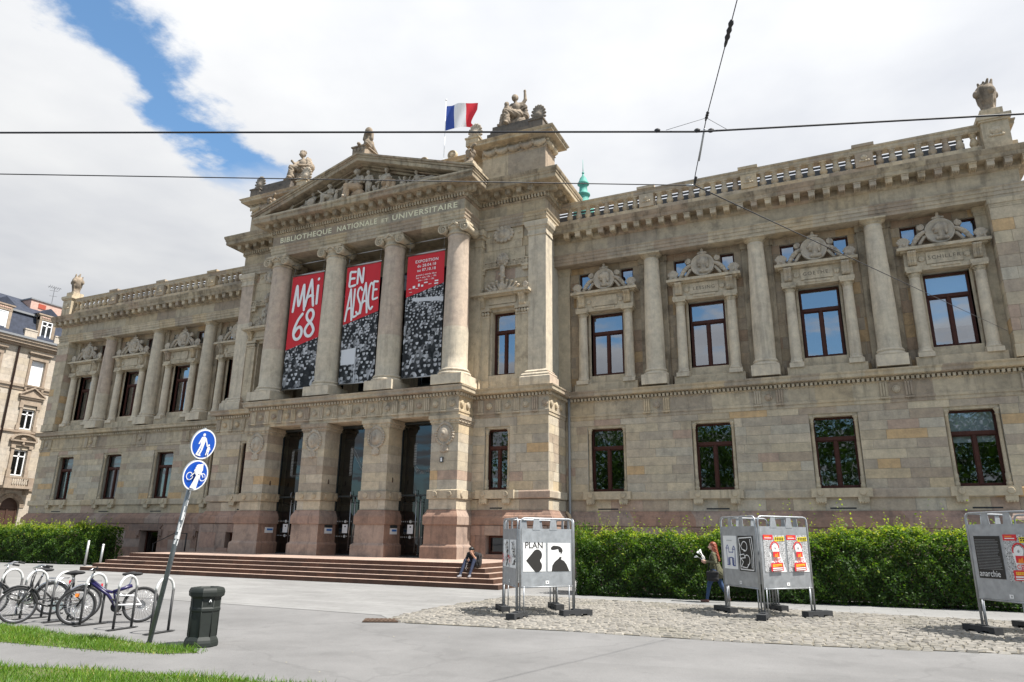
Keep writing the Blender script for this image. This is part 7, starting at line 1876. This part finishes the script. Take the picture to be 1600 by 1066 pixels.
for s, kn, an, toe in ((-1, (-.17, -.085, .48), (-.25, -.085, .10), (-.41, -.09, .035)), (1, (.13, .085, .47), (.31, .085, .14), (.22, .085, .03))):
    P += [capsule((0, s*.085, .82), kn, .095, .062, 3), capsule(kn, an, .06, .040, 3), capsule(an, (an[0]-.0, an[1], an[2]-.05), .038, .036, 4), capsule((an[0]+.02, an[1], an[2]-.06), toe, .036, .03, 4)]
for s, el, wr in ((-1, (.06, -.23, 1.06), (-.20, -.14, 1.09)), (1, (.05, .22, 1.05), (-.20, .10, 1.07))):
    P += [capsule((0, s*.175, 1.275), el, .058, .046, 2), capsule(el, wr, .046, .034, 2)]
    fingers(P, (wr[0]-.02, wr[1], wr[2]), (-1, -.1*s, .12), (0, 0, 1) if s < 0 else (0, 0, 1), 0, 1.0, .8)
wm = solid('person', P, .0125, [M_SKIN, M_REDH, M_OLIVE, M_JEAN, M_SHOE, M_DKT, M_LIP], None, .014, fold=.006, fold_labs=(2, 3, 1), ffreq=55, loc=(17.56, -9.55, .0), label='person with long red hair, olive jacket and jeans walking along the hedge reading papers', category='person')
wp_ = thing('paper_sheets', 'white sheets of paper held open by the walking person', 'paper', (17.56-.33, -9.55, 1.13))
for k, (dz, tl, w_) in enumerate(((0, .35, .15), (.02, .85, .13), (.03, 1.15, .11))):
    b = MB(); c, s_ = math.cos(tl), math.sin(tl); n = 8; vs = []
    for i in range(n+1):
        for q in (-w_, w_):
            f_ = .27*i/n; vs.append((.05-f_*c, q*(1+.15*math.sin(i)), dz+f_*s_+.02*math.sin(i*.8+q*9)))
    b.add(vs, [(2*i, 2*i+1, 2*i+3, 2*i+2) for i in range(n)]); b.s = True; b.build('sheet_of_paper', M_WHITE, wp_)
bgx = thing('shoulder_bag', 'black shoulder bag hanging at the hip of the walking person', 'bag', (17.56-.04, -9.55-.24, .72))
solid('pouch', [ellip((0, 0, 0), (.17, .05, .15)), capsule((-.12, 0, -.1), (.12, 0, -.1), .05, .05), capsule((-.13, 0, .08), (.13, 0, .08), .045, .045)], .015, M_DKT, bgx, .02)
b = MB(); b.s = True; b.tube([(-.13, 0, .1), (-.06, .06, .42), (.0, .12, .64)], .012, 6); b.tube([(.13, 0, .1), (.08, .06, .42), (.02, .12, .64)], .012, 6); b.build('strap', M_DKT, bgx)
# seated person
M_HAIRB = plain('black_hair', (.01, .009, .008), .5); M_SKIN2 = plain('tan_skin', (.36, .19, .12), .55); M_JKT = plain('dark_jacket', (.018, .017, .018), .85, noise=.3, nscale=16); M_DEN2 = plain('dark_denim', (.010, .017, .042), .85, noise=.25, nscale=20); M_SNK = plain('grey_white_sneaker', (.22, .22, .24), .6)
P = [ellip((0, -.37, .445), (.075, .095, .095), 0), capsule((0, -.455, .43), (0, -.475, .40), .014, .02, 0), ellip((0, -.365, .50), (.098, .118, .078), 1), ellip((0, -.29, .455), (.088, .075, .085), 1), ellip((-.076, -.36, .43), (.012, .02, .03), 0), ellip((.076, -.36, .43), (.012, .02, .03), 0), ellip((-.03, -.452, .435), (.013, .008, .007), 5), ellip((.03, -.452, .435), (.013, .008, .007), 5), ellip((0, -.462, .385), (.024, .01, .008), 5),
     capsule((0, -.30, .38), (0, -.25, .33), .05, .055, 0), capsule((-.15, -.20, .33), (.15, -.20, .33), .068, .068, 2), ellip((0, -.15, .24), (.17, .13, .17), 2), ellip((0, -.02, .12), (.165, .15, .14), 2), ellip((0, 0, .08), (.165, .16, .09), 3)]
for s, kn, an, toe in ((-1, (-.19, -.47, .10), (-.26, -.80, -.33), (-.29, -.99, -.405)), (1, (.13, -.48, .11), (.08, -.80, -.33), (.09, -.99, -.405))):
    P += [capsule((s*.09, -.02, .08), kn, .092, .068, 3), capsule(kn, an, .065, .045, 3), capsule(an, (an[0], an[1]-.0, -.39), .042, .042, 4), capsule((an[0], an[1]+.03, -.405), toe, .043, .036, 4)]
P += [capsule((.165, -.2, .32), (.17, -.42, .16), .055, .045, 2), capsule((.17, -.42, .16), (.075, -.50, .31), .044, .032, 0)]
fingers(P, (.07, -.50, .32), (-.35, .0, .6), (1, 0, .3), 0, 1.0, .5)
P += [capsule((-.165, -.2, .32), (-.20, -.38, .12), .055, .045, 2), capsule((-.20, -.38, .12), (-.10, -.54, .12), .042, .032, 0)]
fingers(P, (-.095, -.55, .12), (.7, -.5, .1), (0, 0, 1), 0, 1.0, .7)
solid('person', P, .0125, [M_SKIN2, M_HAIRB, M_JKT, M_DEN2, M_SNK, M_LIP], None, .014, fold=.006, fold_labs=(2, 3), ffreq=55, loc=(8.80, -7.42, .752), rot=(0, 0, R_(12)), label='person in dark jacket and jeans sitting on the steps, head bowed on one hand', category='person')
ph_ = thing('phone', 'small phone with white earphone cord held by the seated person', 'phone', (8.82, -8.0, .86))
b = MB(); b.box(-.035, .035, -.006, .006, -.06, .06); b.build('case', M_BLACK, ph_)
b = MB(); b.s = True; b.tube([(0, 0, -.06), (.02, -.04, -.16), (-.02, -.05, -.25), (.01, -.04, -.32)], .005, 5); b.build('cord', M_WHITE, ph_)
bp_ = thing('backpack', 'dark backpack standing beside the seated person on the steps', 'backpack', (9.08, -7.64, .602))
solid('sack', [ellip((0, 0, .24), (.14, .11, .25)), capsule((0, -.08, .12), (0, -.08, .2), .1, .09), capsule((-.04, 0, .42), (.04, 0, .42), .1, .1)], .016, M_JKT, bp_, .03)
b = MB(); b.s = True
for s in (-1, 1): b.tube([(s*.08, -.08, .46), (s*.11, -.15, .3), (s*.10, -.12, .08)], .015, 6)
b.build('strap', M_DKT, bp_)
